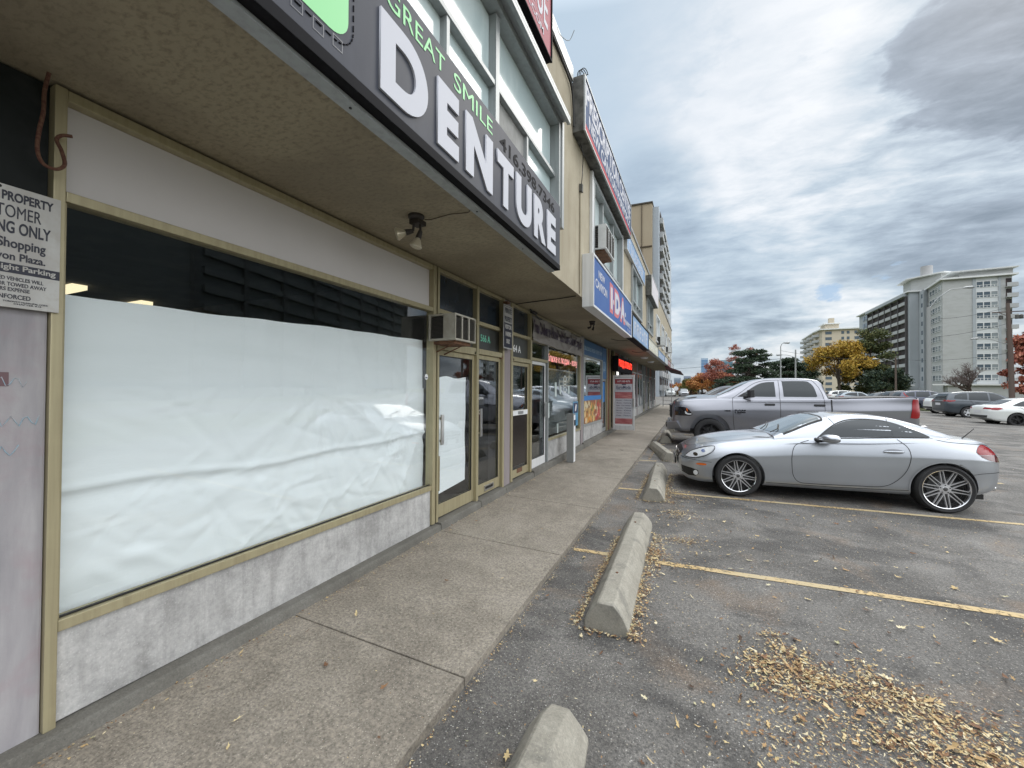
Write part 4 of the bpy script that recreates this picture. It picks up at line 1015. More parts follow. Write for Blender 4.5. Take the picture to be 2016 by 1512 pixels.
def scribble(f, y0, y1, z0, z1, x, m_, n=7, seed=1):
    """big white display figures on a sign too far off to read"""
    r_ = random.Random(seed); q = MB(); w_ = (y1 - y0) / n
    for i in range(n):
        a = y0 + i * w_ + w_ * .12; b = a + w_ * .62; h0 = z0; h1 = z1
        s_ = w_ * .15
        q.box(x, x + .001, a, a + s_, h0, h1)
        if r_.random() < .7: q.box(x, x + .001, a + s_, b, h1 - s_ * .8, h1)
        if r_.random() < .6: q.box(x, x + .001, a + s_, b, (h0 + h1) / 2, (h0 + h1) / 2 + s_ * .8)
        if r_.random() < .6: q.box(x, x + .001, b - s_, b, h0, h1 - s_)
        if r_.random() < .6: q.box(x, x + .001, a + s_, b - s_, h0, h0 + s_ * .8)
    q.build('sign_lettering', m_, f)
lblue = mat('light blue sign face', (0.16, 0.28, 0.48), .5, var=((1, 1.2, 1), (.30, .42, .56), .7, .4, .6))
cream = mat('cream sign face', (0.58, 0.56, 0.44), .45, var=(1.4, (.48, .46, .36), .5, .4, .6))
pink = mat('brown red sign face', (.30, .12, .10), .45); pale = mat('pale grey sign face', (.55, .58, .60), .45, var=(2, (.45, .48, .52), .6, .4, .6))
_, f = sign_box('light_blue_sign', 'light blue sign with white letters directly beyond the pharmacy sign', -1.40, 10.20, 13.95, 2.88, 3.47, lblue, 'black_sign', .03, UX, 'black_sign'); scribble(f, 10.5, 13.7, 3.0, 3.34, -1.4015, letterw, 6, 3)
_, f = sign_box('cream_sign', 'cream sign with faint letters beyond the light blue sign', -1.42, 14.05, 17.9, 2.95, 3.36, cream, 'galv', .02, UX); scribble(f, 14.4, 17.6, 3.06, 3.26, -1.4215, mat('faded white letters', (.72, .74, .72), .5), 9, 4)
_, f = sign_box('pale_blue_sign', 'small pale blue sign just past the cream sign', -1.42, 18.0, 21.9, 2.98, 3.32, lblue, 'galv', .02, UX); scribble(f, 18.4, 21.5, 3.06, 3.24, -1.4215, letterw, 8, 6)
sign_box('white_sign', 'narrow cream white sign before the brown red one at the far shops', -1.42, 22.05, 24.4, 2.98, 3.34, pale, 'galv', .02, UX)
_, f = sign_box('brown_red_sign', 'brown red sign near the dark awning at the far shops', -1.42, 24.5, 27.2, 2.98, 3.36, pink, 'galv', .02, UX); scribble(f, 24.8, 26.9, 3.08, 3.25, -1.4215, letterw, 6, 8)
sign_box('far_white_sign', 'white sign above the dark awning, last on the plaza', -1.42, 27.3, 31.2, 2.98, 3.36, pale, 'galv', .02, UX)
_, f = sign_box('upper_blue_sign', 'pale blue sign on the parapet beyond the prescription sign', -1.50, 9.96, 13.75, 4.98, 5.45, lblue, 'whiteframe', .02, UX, 'whiteframe'); scribble(f, 10.3, 13.4, 5.08, 5.32, -1.5015, letterw, 8, 5)
sign_box('boxy_white_sign', 'deep blank white sign box high on the wall beyond the pale blue parapet sign', -1.36, 14.6, 17.2, 4.86, 5.55, mat('blank white sign face', (.66, .62, .64), .45), 'dirty', .02, UX, 'whiteframe')

# awning at the far end
aw = empty('awning', (-1.2, 27.5, 2.6), 0, 'dark maroon awning at the far end of the shops', 'awning')
mb = MB(); mb.hexa([(UX + .01, 24.5, 2.80), (-.75, 24.5, 2.62), (-.75, 30.8, 2.62), (UX + .01, 30.8, 2.80), (UX + .01, 24.5, 2.97), (-.75, 24.5, 2.66), (-.75, 30.8, 2.66), (UX + .01, 30.8, 2.97)])
mb.build('awning_cover', mat('maroon canvas', (.055, .018, .02), .85), aw)

# ---- private property signs
notice = mat('weathered sign plate', (0.50, 0.50, 0.48), .5, var=((5, 5, 3), (.36, .34, .32), .7, .45, .65), var2=(30, (.42, .40, .36), .5, .5, .65))
ink = mat('dark blue black ink', (.018, .02, .035), .5)
psx = -2.655
ps = empty('parking_notice', (psx, .42, 1.93), 0, 'large weathered customer parking notice on the chalky pillar at the left edge', 'sign', )
mb = MB(); mb.box(psx, psx + .004, .485, .836, 1.935, 2.452); pl_ = mb.build('sign_plate', notice, ps, bevel=.0015)
xx = psx + .0045
for txt, a, b, z0, z1, bo in (('PRIVATE PROPERTY', .535, .812, 2.375, 2.415, .03), ('CUSTOMER', .575, .775, 2.305, 2.358, 0), ('PARKING ONLY', .555, .805, 2.238, 2.290, .022), ('While Shopping', .545, .790, 2.165, 2.218, .02), ('at Canyon Plaza.', .555, .790, 2.115, 2.158, .02),
                              ):
    text('sign_lettering', txt, a, b, z0 + .012, z1 + .012, xx, FACE_E, ink, pl_, bold=bo)
mb = MB(); mb.box(xx - .0003, xx + .0006, .486, .8355, 2.082, 2.122); bd = mb.build('sign_band', ink, pl_)
text('sign_lettering', 'No Overnight Parking', .520, .822, 2.088, 2.118, xx + .001, FACE_E, notice, bd, bold=.02)
for txt, a, b, z0, z1, bo in (('UNAUTHORIZED VEHICLES WILL', .555, .785, 2.048, 2.064, .008), ('BE TAGGED AND/OR TOWED AWAY', .52, .795, 2.024, 2.040, .008), ('AT OWNERS EXPENSE', .585, .745, 2.002, 2.018, .008), ('STRICTLY ENFORCED', .555, .748, 1.970, 1.989, .012),
                              ('TORONTO MUNICIPAL CODE', .67, .80, 1.956, 1.962, .0), ('CHAPTER 915', .70, .78, 1.947, 1.953, .0)):
    text('sign_lettering', txt, a, b, z0 + .002, z1 + .002, xx, FACE_E, ink, pl_, bold=bo)
mb = MB()
for y, z in ((.655, 2.44), (.60, 1.945)): mb.lathe([(0, .003), (.006, .002), (.007, 0)], 8, fn=lambda q: (xx + q[2], y + q[0], z + q[1]))
mb.build('screw', M['black'], ps)

p2 = empty('tow_notice', (-2.64, 5.72, 2.22), 0, 'tall narrow black and grey private property notice hanging by the 564 A address panel', 'sign')
def rr_plate(y0, y1, z0, z1, x0, x1, r_, name, m_, par):
    po = rr(y0, y1, z0, z1, r_, 5); n = len(po)
    q = MB(); q.add([(x0, y, z) for y, z in po] + [(x1, y, z) for y, z in po], [tuple(reversed(range(n))), tuple(range(n, 2 * n))] + [(i, (i + 1) % n, (i + 1) % n + n, i + n) for i in range(n)])
    return q.build(name, m_, par)
px_ = -2.60
pp = rr_plate(5.43, 5.755, 2.21, 2.87, px_, px_ + .004, .03, 'sign_plate', mat('grey sign plate', (.34, .34, .33), .5), p2)
q = rr_plate(5.448, 5.737, 2.228, 2.852, px_ + .0041, px_ + .0048, .024, 'sign_band', ink, pp)
q = rr_plate(5.455, 5.730, 2.60, 2.845, px_ + .0049, px_ + .0054, .02, 'sign_panel', mat('grey sign plate', (.34, .34, .33)), pp)
text('sign_lettering', 'PRIVATE', 5.48, 5.71, 2.745, 2.825, px_ + .0055, FACE_E, ink, q, bold=.03)
text('sign_lettering', 'PROPERTY', 5.47, 5.72, 2.62, 2.70, px_ + .0055, FACE_E, ink, q, bold=.03)
for tx, a, b, z0, z1 in (('VISITOR', 5.47, 5.72, 2.51, 2.575), ('PARKING', 5.50, 5.70, 2.40, 2.47), ('ONLY', 5.53, 5.66, 2.29, 2.36)):
    text('sign_lettering', tx, a, b, z0, z1, px_ + .005, FACE_E, notice, pp, bold=.03)
mb = MB(); mb.box(FX + .03, px_ - .001, 5.585, 5.605, 2.25, 2.28); mb.box(FX + .03, px_ - .001, 5.585, 5.605, 2.8, 2.83); mb.box(-2.66, -2.59, 5.55, 5.64, 2.90, 2.93); mb.build('sign_bracket', M['rust'], p2)

# ---- cloth banner, wrinkled
bn = mat('grey vinyl banner', (0.27, 0.25, 0.235), .5, var=(3, (.22, .205, .19), .5, .4, .6))
ban = empty('banner', (-2.65, 8.45, 2.52), 0, 'wrinkled grey vinyl banner lettered Free Delivery over the clinic window', 'banner')
def banx(y, z):
    return -2.645 + .018 * math.sin(y * 5 + z * 9) * ridge(z - 2.9, .2) + .020 * ridge((z - 2.5) - (y - 6.8) * .12, .04) + .024 * ridge((z - 2.52) - (10.15 - y) * .35, .035) + .015 * ridge((z - 2.88) + (10.2 - y) * .3, .03) + .008 * math.sin(y * 13 + z * 17)
vs = []; ny, nz = 110, 18
for j in range(nz + 1):
    for i in range(ny + 1):
        y = 6.75 + (10.19 - 6.75) * i / ny; sag = .02 * math.sin(math.pi * (i % 22) / 22)
        zt_ = 2.925 - sag; zb_ = 2.47 - .03 * (i / ny) + .01 * math.sin(i * .4); z = zb_ + (zt_ - zb_) * j / nz
        vs.append((banx(y, z), y, z))
n = ny + 1
mb = MB(); mb.add(vs, [(j * n + i, j * n + i + 1, (j + 1) * n + i + 1, (j + 1) * n + i) for j in range(nz) for i in range(ny)]); bc = mb.build('banner_cloth', bn, ban, smooth=80)
me = text_mesh('Free Delivery-Home Health Care-Ostomy Supplies', 6.80, 10.12, 2.555, 2.86, 0.0, FACE_E, mat('dark purple print', (.045, .03, .06), .5), bold=.03)
co = np.empty(len(me.vertices) * 3); me.vertices.foreach_get('co', co); co = co.reshape(-1, 3)
for k_ in range(len(co)): co[k_, 0] += banx(co[k_, 1], co[k_, 2]) + .006
me.vertices.foreach_set('co', co.ravel()); link('banner_lettering', me, bc)
mb = MB()
mb.tube([(-2.62, 6.55, 2.99), (-2.6, 6.75, 2.93), (-2.62, 6.95, 2.91), (-2.64, 7.2, 2.92)], .012, 6); mb.box(-2.67, -2.60, 6.68, 6.86, 2.95, 2.985)
mb.build('banner_tie', M['black'], ban)

# ---- red running-light sign
ledt = empty('led_sign', (-2.4, 15.8, 2.28), 0, 'black box sign with glowing red running letters under the overhang', 'sign')
mb = MB(); mb.box(-2.60, -2.40, 14.1, 17.5, 2.24, 2.76); mb.build('sign_case', M['black_sign'], ledt, bevel=.01)
redled = mat('glowing red letters', (.6, .02, .01), .5, emit=((1.0, .045, .02), 1.5))
text('lit_lettering', 'ВХОД ОТКРЫТО', 14.25, 17.35, 2.36, 2.66, -2.3985, FACE_E, redled, ledt, bold=.03)
text('lit_lettering', 'SALE 50%', 14.12, 14.13, 2.36, 2.66, -2.3985, FACE_E, redled, ledt) if False else None
mb = MB(); mb.box(-2.5, -2.49, 14.35, 14.75, 2.05, 2.23); mb.build('lit_notice', mat('small lit notice', (.8, .8, .75), .5, emit=((1, .98, .9), .7)), ledt)

# ---- air conditioners
acm = mat('dirty beige enamel', (0.40, 0.385, 0.33), .5, var=(6, (.28, .26, .21), .7, .42, .62))
acw = mat('white enamel', (0.60, 0.61, 0.60), .45, var=(6, (.45, .45, .43), .5, .45, .65))
def aircon(x0, x1, y0, y1, z0, z1, label, m_, base=True, group='window air conditioners', slat=.014, name='air_conditioner'):
    t_ = empty(name, ((x0 + x1) / 2, (y0 + y1) / 2, z0), 0, label, 'air conditioner', group)
    mb = MB(); mb.box(x0, x1, y0, y1, z0, z0 + .02); mb.box(x0, x1, y0, y1, z1 - .02, z1); mb.box(x0, x1 - .0, y1 - .015, y1, z0 + .02, z1 - .02)
    mb.box(x0, x0 + .02, y0, y1 - .015, z0 + .02, z1 - .02)
    d = x1 - x0
    mb.box(x1 - d * .45, x1, y0, y0 + .015, z0 + .02, z1 - .02)
    for i in range(2): yy = y0 + (y1 - y0) * (i + 1) / 3; mb.box(x1 - .02, x1, yy - .012, yy + .012, z0 + .02, z1 - .02)
    mb.build('cabinet', m_, t_, bevel=.003)
    mb = MB(); mb.box(x0 + .03, x1 - .05, y0 + .02, y1 - .03, z0 + .03, z1 - .03); mb.build('condenser_coil', M['black'], t_)
    mb = MB(); n = int((z1 - z0 - .06) / slat)
    for i in range(n):
        z = z0 + .03 + i * slat
        mb.box(x1 - .022, x1 - .004, y0 + .016, y1 - .016, z, z + slat * .35)
        mb.box(x0 + .03, x1 - d * .46, y0 + .003, y0 + .015, z, z + slat * .35)
    mb.build('louvres', mat('dark louvres', (.07, .065, .055), .6), t_)
    if base:
        mb = MB(); mb.box(x0 - .05, x1 - .04, y0 + .05, y1 - .05, z0 - .035, z0 - .001); mb.tube([(x0, y0 + .12, z0 - .02), (x1 - .1, y0 + .12, z0 - .03), (x0 - .04, y0 + .12, z0 - .14)], .009, 6); mb.tube([(x0, y1 - .12, z0 - .02), (x1 - .1, y1 - .12, z0 - .03), (x0 - .04, y1 - .12, z0 - .14)], .009, 6)
        mb.build('support', M['rust'], t_)
    return t_
aircon(-2.70, -2.35, 3.72, 4.16, 2.13, 2.42, 'old beige air conditioner with dark louvres over the paper covered gold door', acm)
aircon(-1.66, -1.36, 6.80, 7.56, 3.97, 4.38, 'white framed air conditioner on a rusty ledge above the pharmacy sign', acw, slat=.03)
aircon(-1.66, -1.25, 19.3, 20.0, 3.6, 4.0, 'air conditioner poking out of an upper window beyond the cream sign', acw, False, slat=.05)
aircon(-1.66, -1.25, 24.8, 25.5, 3.75, 4.1, 'farthest air conditioner on the upper floor', acw, False, slat=.05)

# ---- twin floodlights on the soffit
def flood(x, y, label, bulb=True, s=1.0):
    t_ = empty('floodlight', (x, y, 3.0), 0, label, 'floodlight', 'twin floodlights under the soffit')
    dk_ = mat('dark bronze metal', (.03, .024, .02), .6)
    mb = MB(); mb.lathe([(0, 0), (.065, 0), (.065, -.018), (.05, -.035), (0, -.035)], 20, fn=lambda q: (x + q[0], y + q[1], 2.9995 + q[2]))
    mb.box(x - .045, x + .045, y - .03, y + .07, 2.93, 2.966)
    mb.build('mounting_plate', dk_, t_, smooth=40)
    for k, (dx, dy) in enumerate(((-.06, -.05), (.045, .02))):
        p0 = Vector((x + dx * .4, y + dy * .4 + .02, 2.935)); p1 = p0 + Vector((dx * .1, 0, -.055)); d = (Vector((-.6, -.5, -.25)) if k == 0 else Vector((-.22, -.15, -.9))).normalized()
        p2_ = p1 + d * .05
        mb = MB(); mb.tube([p0, p1], .010, 8); mb.tube([p1, p2_, p2_ + d * .012], [.017, .024, .024], 10); a = mb.build('lamp_arm', dk_, t_, smooth=50)
        if bulb:
            q = d.to_track_quat('Z', 'Y').to_matrix()
            def place(v): w_ = q @ Vector(v); return tuple(p2_ + d * .01 + w_)
            bm_ = mat('ribbed lamp reflector', (.55, .50, .38), .3, .35)
            mb = MB(); mb.lathe([(.016, 0), (.02, .015), (.032, .04), (.047, .07), (.048, .076), (.042, .078), (.03, .074), (0, .074)], 22, fn=place)
            for j in range(14):
                an = j * 6.283 / 14; mb.tube([place((.022 * math.cos(an), .022 * math.sin(an), .012)), place((.050 * math.cos(an), .050 * math.sin(an), .070))], .0022, 4)
            for j in range(5):
                mb.lathe([(.008 + j * .008, .0795), (.010 + j * .008, .081), (.012 + j * .008, .0795)], 18, fn=place)
            mb.build('bulb', bm_, a, smooth=40)
    return t_
flood(-2.06, 2.66, 'twin floodlight with two ribbed bulbs on the soffit near the DENTURE lettering')
flood(-1.93, 8.25, 'small dark twin floodlight under the soffit beside the pharmacy sign', False)
def cable(name, pts, r_, label, m_=None, cat='cable', smooth=60):
    # smooth the polyline
    P = [Vector(p) for p in pts]; out = []
    for i in range(len(P) - 1):
        p0 = P[max(i - 1, 0)]; p1 = P[i]; p2_ = P[i + 1]; p3 = P[min(i + 2, len(P) - 1)]
        for k in range(6):
            t = k / 6
            out.append(.5 * ((2 * p1) + (-p0 + p2_) * t + (2 * p0 - 5 * p1 + 4 * p2_ - p3) * t * t + (-p0 + 3 * p1 - 3 * p2_ + p3) * t ** 3))
    out.append(P[-1])
    mb = MB(); mb.tube(out, r_, 8)
    return tag(mb.build(name, m_ or M['black'], base=pts[0], smooth=smooth), label, cat)
cable('wire', [(-2.02, 2.72, 2.985), (-1.95, 2.72, 2.975), (-1.78, 2.72, 2.985), (-1.68, 2.75, 2.99), (-1.60, 2.72, 2.975), (-1.555, 2.64, 2.97), (-1.55, 2.60, 2.985)], .0035, 'thin brown wire from the near floodlight to the sign', mat('brown wire', (.05, .035, .025), .6), 'wire')
cable('conduit', [(-1.555, 5.87, 3.02), (-1.555, 5.865, 3.6), (-1.555, 5.87, 4.2), (-1.555, 5.87, 4.55)], .011, 'thin conduit running down the stucco joint left of the pharmacy sign', M['wall'], 'pipe')
mb = MB(); mb.box(UX + .002, UX + .05, 5.84, 5.90, 4.52, 4.64); tag(mb.build('junction_box', M['dirty'], base=(UX, 5.87, 4.52), bevel=.006), 'small junction box high on the stucco joint below the prescription sign', 'junction box')
cable('hanging_wire', [(-1.54, 5.87, 4.64), (-1.52, 5.84, 4.75), (-1.53, 5.9, 4.9), (-1.5, 5.8, 5.05), (-1.53, 5.75, 5.18)], .006, 'loose wire hanging between the prescription sign and the junction box', None, 'wire')
cable('parapet_cable', [(-1.545, 3.9, 5.81), (-1.545, 4.6, 5.80), (-1.545, 5.1, 5.78), (-1.54, 5.33, 5.72), (-1.54, 5.42, 5.5), (-1.54, 5.44, 5.25)], .014, 'black cable running along under the parapet to the prescription sign', None)
cable('antenna_wire', [(-1.53, 4.66, 6.0), (-1.50, 4.68, 5.91), (-1.44, 4.85, 5.95), (-1.36, 4.82, 6.03)], .004, 'bent thin wire sticking out from the roof edge', M['galv'], 'wire')
cable('soffit_wire', [(-2.68, 6.05, 2.985), (-2.3, 6.0, 2.99), (-1.9, 5.93, 2.985), (-1.62, 5.88, 2.99)], .007, 'dark wire crossing the soffit along the building joint', None, 'wire')
cable('sagging_wire', [(-2.1, 11.2, 2.985), (-1.95, 11.3, 2.95), (-1.75, 11.4, 2.95), (-1.62, 11.5, 2.985)], .007, 'short sagging wire under the soffit below the light blue sign', None, 'wire')
cable('soffit_cable', [(-2.1, 15.2, 2.985), (-1.9, 15.2, 2.95), (-1.62, 15.3, 2.98)], .010, 'short cable under the soffit below the cream sign', None)
for i, y in enumerate((18.2, 21.0)):
    t_ = empty('soffit_lamp', (-2.0, y, 3.0), 0, ('first' if i == 0 else 'second') + ' round flush lamp under the soffit counting from the glowing red sign', 'lamp', 'round lamps under the soffit')
    mb = MB(); mb.lathe([(0, -.07), (.12, -.06), (.16, -.02), (.16, 0), (0, 0)], 20, fn=lambda q: (-2.0 + q[0], y + q[1], 2.999 + q[2])); mb.build('lamp_cover', M['white'], t_, smooth=50)
# rope hanging from a bracket at the top left
rope = mat('rusty rope', (.085, .032, .022), .9, var=(70, (.15, .08, .05), .8, .4, .6))
cable('rope', [(-2.60, .775, 2.985), (-2.62, .768, 2.9), (-2.60, .760, 2.80), (-2.59, .745, 2.70), (-2.59, .742, 2.62), (-2.60, .762, 2.575), (-2.59, .798, 2.565), (-2.58, .822, 2.595), (-2.60, .818, 2.66), (-2.62, .808, 2.71), (-2.61, .822, 2.735), (-2.60, .852, 2.745)], .0075, 'rusty brown rope loop hanging at the top left corner of the papered window', rope, 'rope')

# ---- push button post on the pavement
bp_ = empty('button_post', (-2.42, 8.42, sz(-2.42, 8.42)), 0, 'square grey metal post standing on the pavement before the clinic window', 'post')
zb = sz(-2.42, 8.42)
mb = MB(); mb.box(-2.49, -2.345, 8.34, 8.50, zb, zb + 1.03); mb.build('post_body', mat('grey enamel post', (.235, .24, .235), .5), bp_, bevel=.004)
mb = MB(); mb.box(-2.343, -2.338, 8.36, 8.48, zb + .02, zb + 1.0); mb.build('front_plate', M['white'], bp_)
mb = MB(); mb.box(-2.337, -2.328, 8.375, 8.465, zb + .78, zb + .90); mb.build('push_button', M['black'], bp_, bevel=.004)

# wire stand at the far end of the pavement
st = empty('display_stand', (-1.95, 33.0, sz(-1.95, 33)), 0, 'open metal display stand at the far end of the pavement', 'stand')
zb = sz(-1.95, 33); mb = MB()
for x in (-2.25, -1.65):
    for y in (32.8, 33.2): mb.box(x - .015, x + .015, y - .015, y + .015, zb, zb + 2.0)
for k in range(7):
    z = zb + .15 + k * .3; mb.box(-2.25, -1.65, 32.79, 32.81, z, z + .02); mb.box(-2.25, -1.65, 33.19, 33.21, z, z + .02)
mb.build('stand_frame', M['galv'], st)
# ------------------------------------------------------------------ cars
def pchip(pts):
    xs = np.array([p[0] for p in pts], float); ys = np.array([p[1] for p in pts], float)
    h = np.diff(xs); d = np.diff(ys) / h; m = np.zeros(len(xs)); m[0] = d[0]; m[-1] = d[-1]
    for i in range(1, len(xs) - 1):
        if d[i - 1] * d[i] > 0:
            w1_, w2_ = 2 * h[i] + h[i - 1], h[i] + 2 * h[i - 1]; m[i] = (w1_ + w2_) / (w1_ / d[i - 1] + w2_ / d[i])
    def f(x):
        x = min(max(x, xs[0]), xs[-1]); i = min(max(int(np.searchsorted(xs, x)) - 1, 0), len(h) - 1)
        t = (x - xs[i]) / h[i]
        return float((2 * t ** 3 - 3 * t * t + 1) * ys[i] + (t ** 3 - 2 * t * t + t) * h[i] * m[i] + (-2 * t ** 3 + 3 * t * t) * ys[i + 1] + (t ** 3 - t * t) * h[i] * m[i + 1])
    return f
def smoothline(P, n):
    """resample a half section with a Catmull-Rom spline"""
    out = []; P = [Vector((a, b)) for a, b in P]
    k = len(P) - 1
    for q in range(n + 1):
        t = q / n * k; i = min(int(t), k - 1); t -= i
        p0 = P[i - 1] if i > 0 else P[i]; p1 = P[i]; p2_ = P[i + 1]; p3 = P[i + 2] if i + 2 <= k else P[i + 1]
        v = .5 * ((2 * p1) + (-p0 + p2_) * t + (2 * p0 - 5 * p1 + 4 * p2_ - p3) * t * t + (-p0 + 3 * p1 - 3 * p2_ + p3) * t ** 3)
        out.append((max(v.x, 0.0), v.y))
    return out
def loft(secfn, xs, nseg):
    rings = []
    for x in xs:
        h = smoothline(secfn(x), nseg)
        h[0] = (0, h[0][1]); h[-1] = (0, h[-1][1])
        ring = [(x, -a, b) for a, b in h] + [(x, a, b) for a, b in reversed(h[1:-1])]
        rings.append(ring)
    n = len(rings[0]); vs = [p for r_ in rings for p in r_]
    fs = [(i * n + j, (i + 1) * n + j, (i + 1) * n + (j + 1) % n, i * n + (j + 1) % n) for i in range(len(rings) - 1) for j in range(n)]
    fs += [tuple(range(n)), tuple(reversed(range((len(rings) - 1) * n, len(rings) * n)))]
    return vs, fs

class Car:
    def __init__(s, d, paint, res=.05, nseg=30):
        s.d = d; s.paint = paint
        s.xm = d.get('xmap', lambda x: x)
        if 'xmap' in d:
            d['curves'] = {k: [(s.xm(a), b) for a, b in v] for k, v in d['curves'].items()}; d['cabin'] = [(s.xm(a), b) for a, b in d['cabin']]
        C = {k: pchip(v) for k, v in d['curves'].items()}; s.C = C
        x0, x1 = d['curves']['W'][0][0], d['curves']['W'][-1][0]
        fl = d.get('flare', [])
        def low(x):
            W_ = C['W'](x); zb, zs, zt = C['zb'](x), C['zs'](x), C['zt'](x); ws = C['ws'](x) * W_; hh = zs - zb
            b = 0
            for fx, fz, fr_, fa in fl: b += fa * math.exp(-((x - fx) / fr_) ** 2)
            cr = d.get('crease', .0)
            return [(0, zb), (W_ * .80, zb), (W_ * .915, zb + .012), (W_ * .965, zb + .07 * 1), (W_ * .982, zb + hh * .26), (W_ * .996 + b * .9, zb + hh * .46), (W_ * 1.0 + b, zb + hh * .64), (W_ * .998 + b * .9, zb + hh * .70), (W_ * .968 + b * .5, zb + hh * .86),
                    (ws, zs - .01), (ws - .035, zs + (zt - zs) * .22), (ws * .80, zs + (zt - zs) * .58), (ws * .45, zs + (zt - zs) * .90), (0, zt)]
        xs = sorted(set([round(v, 4) for v in list(np.linspace(x0, x0 + .35, 14)) + list(np.arange(x0 + .35, x1 - .35, res)) + list(np.linspace(x1 - .35, x1, 14))]))
        lv, lf = loft(low, xs, nseg)
        c0, c1 = d['cabin'][0][0], d['cabin'][-1][0]
        def cab(x):
            zr, wr, wb, zs = C['zr'](x), C['wr'](x), C['wb'](x), C['zs'](x)
            z0 = min(zs, zr) - .06; e = d.get('edge', .055); hh = zr - z0
            e = min(e, hh * .25)
            return [(0, z0), (wb, z0), (wb, z0 + .02), (wb + (wr - wb) * .42 + .012, z0 + hh * .5), (wr + .012, zr - e * 1.15), (wr - .03, zr - e * .5), (wr * .72, zr - e * .16), (wr * .35, zr - .004), (0, zr)]
        C['zr'] = pchip(d['cabin'])
        cx = sorted(set([round(v, 4) for v in list(np.arange(c0, c1, res * .8)) + [c1]]))
        cv, cf = loft(cab, cx, 22)
        def mk(v, f):
            me = bpy.data.meshes.new('t'); me.from_pydata(v, [], f); me.update(); return me
        body = mk(lv, lf)
        body.materials.append(paint); body.materials.append(M['black'])
        # wheel arches cut out
        tmp = bpy.data.objects.new('t', body); COL.objects.link(tmp)
        cut = MB(); yo = d['Wmax'] + .3
        for wx, wz, ar in d['arch']:
            for sg in (-1, 1):
                n = 56; a = [(wx + ar * math.cos(6.28318 * i / n), wz + ar * math.sin(6.28318 * i / n)) for i in range(n)]
                y0_, y1_ = sg * yo, sg * (d['Wmax'] - .34)
                if sg < 0: vs_ = [(p, y0_, q) for p, q in a] + [(p, y1_, q) for p, q in a]
                else: vs_ = [(p, y1_, q) for p, q in a] + [(p, y0_, q) for p, q in a]
                cut.add(vs_, [tuple(range(n)), tuple(reversed(range(n, 2 * n)))] + [(i + n, (i + 1) % n + n, (i + 1) % n, i) for i in range(n)])
        cm = mk(cut.v, cut.f); co_ = bpy.data.objects.new('c', cm); COL.objects.link(co_)
        bm_ = bmesh.new(); bm_.from_mesh(cm); bmesh.ops.recalc_face_normals(bm_, faces=bm_.faces); bm_.to_mesh(cm); bm_.free()
        bm_ = bmesh.new(); bm_.from_mesh(body); bmesh.ops.recalc_face_normals(bm_, faces=bm_.faces); bm_.to_mesh(body); bm_.free()
        md = tmp.modifiers.new('b', 'BOOLEAN'); md.operation = 'DIFFERENCE'; md.object = co_; md.solver = 'EXACT'
        dg = bpy.context.evaluated_depsgraph_get(); dg.update()
        res_me = bpy.data.meshes.new_from_object(tmp.evaluated_get(dg))
        bpy.data.objects.remove(tmp); bpy.data.objects.remove(co_)
        bm_ = bmesh.new(); bm_.from_mesh(res_me)
        for f in bm_.faces:
            c = f.calc_center_median(); f.smooth = True; f.material_index = 0
            for wx, wz, ar in d['arch']:
                if abs(math.hypot(c.x - wx, c.z - wz) - ar) < .02 and abs(c.y) < d['Wmax'] + .1 and abs(f.normal.y) < .3: f.material_index = 1
                if math.hypot(c.x - wx, c.z - wz) < ar - .01 and abs(abs(c.y) - (d['Wmax'] - .34)) < .01: f.material_index = 1
        # add the cabin shell
        off = [bm_.verts.new(p) for p in cv]
        for f in cf:
            try: nf = bm_.faces.new([off[i] for i in f]); nf.smooth = True
            except ValueError: pass
        bm_.normal_update()
        bmesh.ops.recalc_face_normals(bm_, faces=bm_.faces)
        bm_.to_mesh(res_me)
        s.bvh = BVHTree.FromBMesh(bm_)
        bm_.free()
        res_me.materials.clear(); res_me.materials.append(paint); res_me.materials.append(M['black'])
        res_me.set_sharp_from_angle(angle=R(38))
        s.body = res_me
    AX = {'L': (lambda a, b: Vector((a, -4, b)), Vector((0, 1, 0))), 'R': (lambda a, b: Vector((a, 4, b)), Vector((0, -1, 0))),
          'T': (lambda a, b: Vector((a, b, 4)), Vector((0, 0, -1))), 'F': (lambda a, b: Vector((-6, a, b)), Vector((1, 0, 0))), 'B': (lambda a, b: Vector((9, a, b)), Vector((-1, 0, 0)))}
    def proj(s, a, b, ax, off):
        if ax in 'LRT': a = s.xm(a)
        o, d = s.AX[ax][0](a, b), s.AX[ax][1]
        h = s.bvh.ray_cast(o, d)
        if h[0] is None: return None
        n = h[1]
        if n.dot(d) > 0: n = -n
        return h[0] + n * off
    def drape(s, mb, poly, ax, off=.004, grid=.05, mi=0):
        b = bmesh.new(); vs = [b.verts.new((p[0], p[1], 0)) for p in poly]; b.faces.new(vs)
        xs_ = [p[0] for p in poly]; ys_ = [p[1] for p in poly]
        for i in range(1, int((max(xs_) - min(xs_)) / grid) + 1):
            bmesh.ops.bisect_plane(b, geom=b.verts[:] + b.edges[:] + b.faces[:], plane_co=(min(xs_) + i * grid, 0, 0), plane_no=(1, 0, 0))
        for i in range(1, int((max(ys_) - min(ys_)) / grid) + 1):
            bmesh.ops.bisect_plane(b, geom=b.verts[:] + b.edges[:] + b.faces[:], plane_co=(0, min(ys_) + i * grid, 0), plane_no=(0, 1, 0))
        b.verts.index_update(); P = []; ok = []
        for v in b.verts:
            p = s.proj(v.co.x, v.co.y, ax, off); P.append(tuple(p) if p else (0, 0, 0)); ok.append(p is not None)
        fs = [[v.index for v in f.verts] for f in b.faces if all(ok[v.index] for v in f.verts)]
        b.free(); mb.add(P, fs, mi)
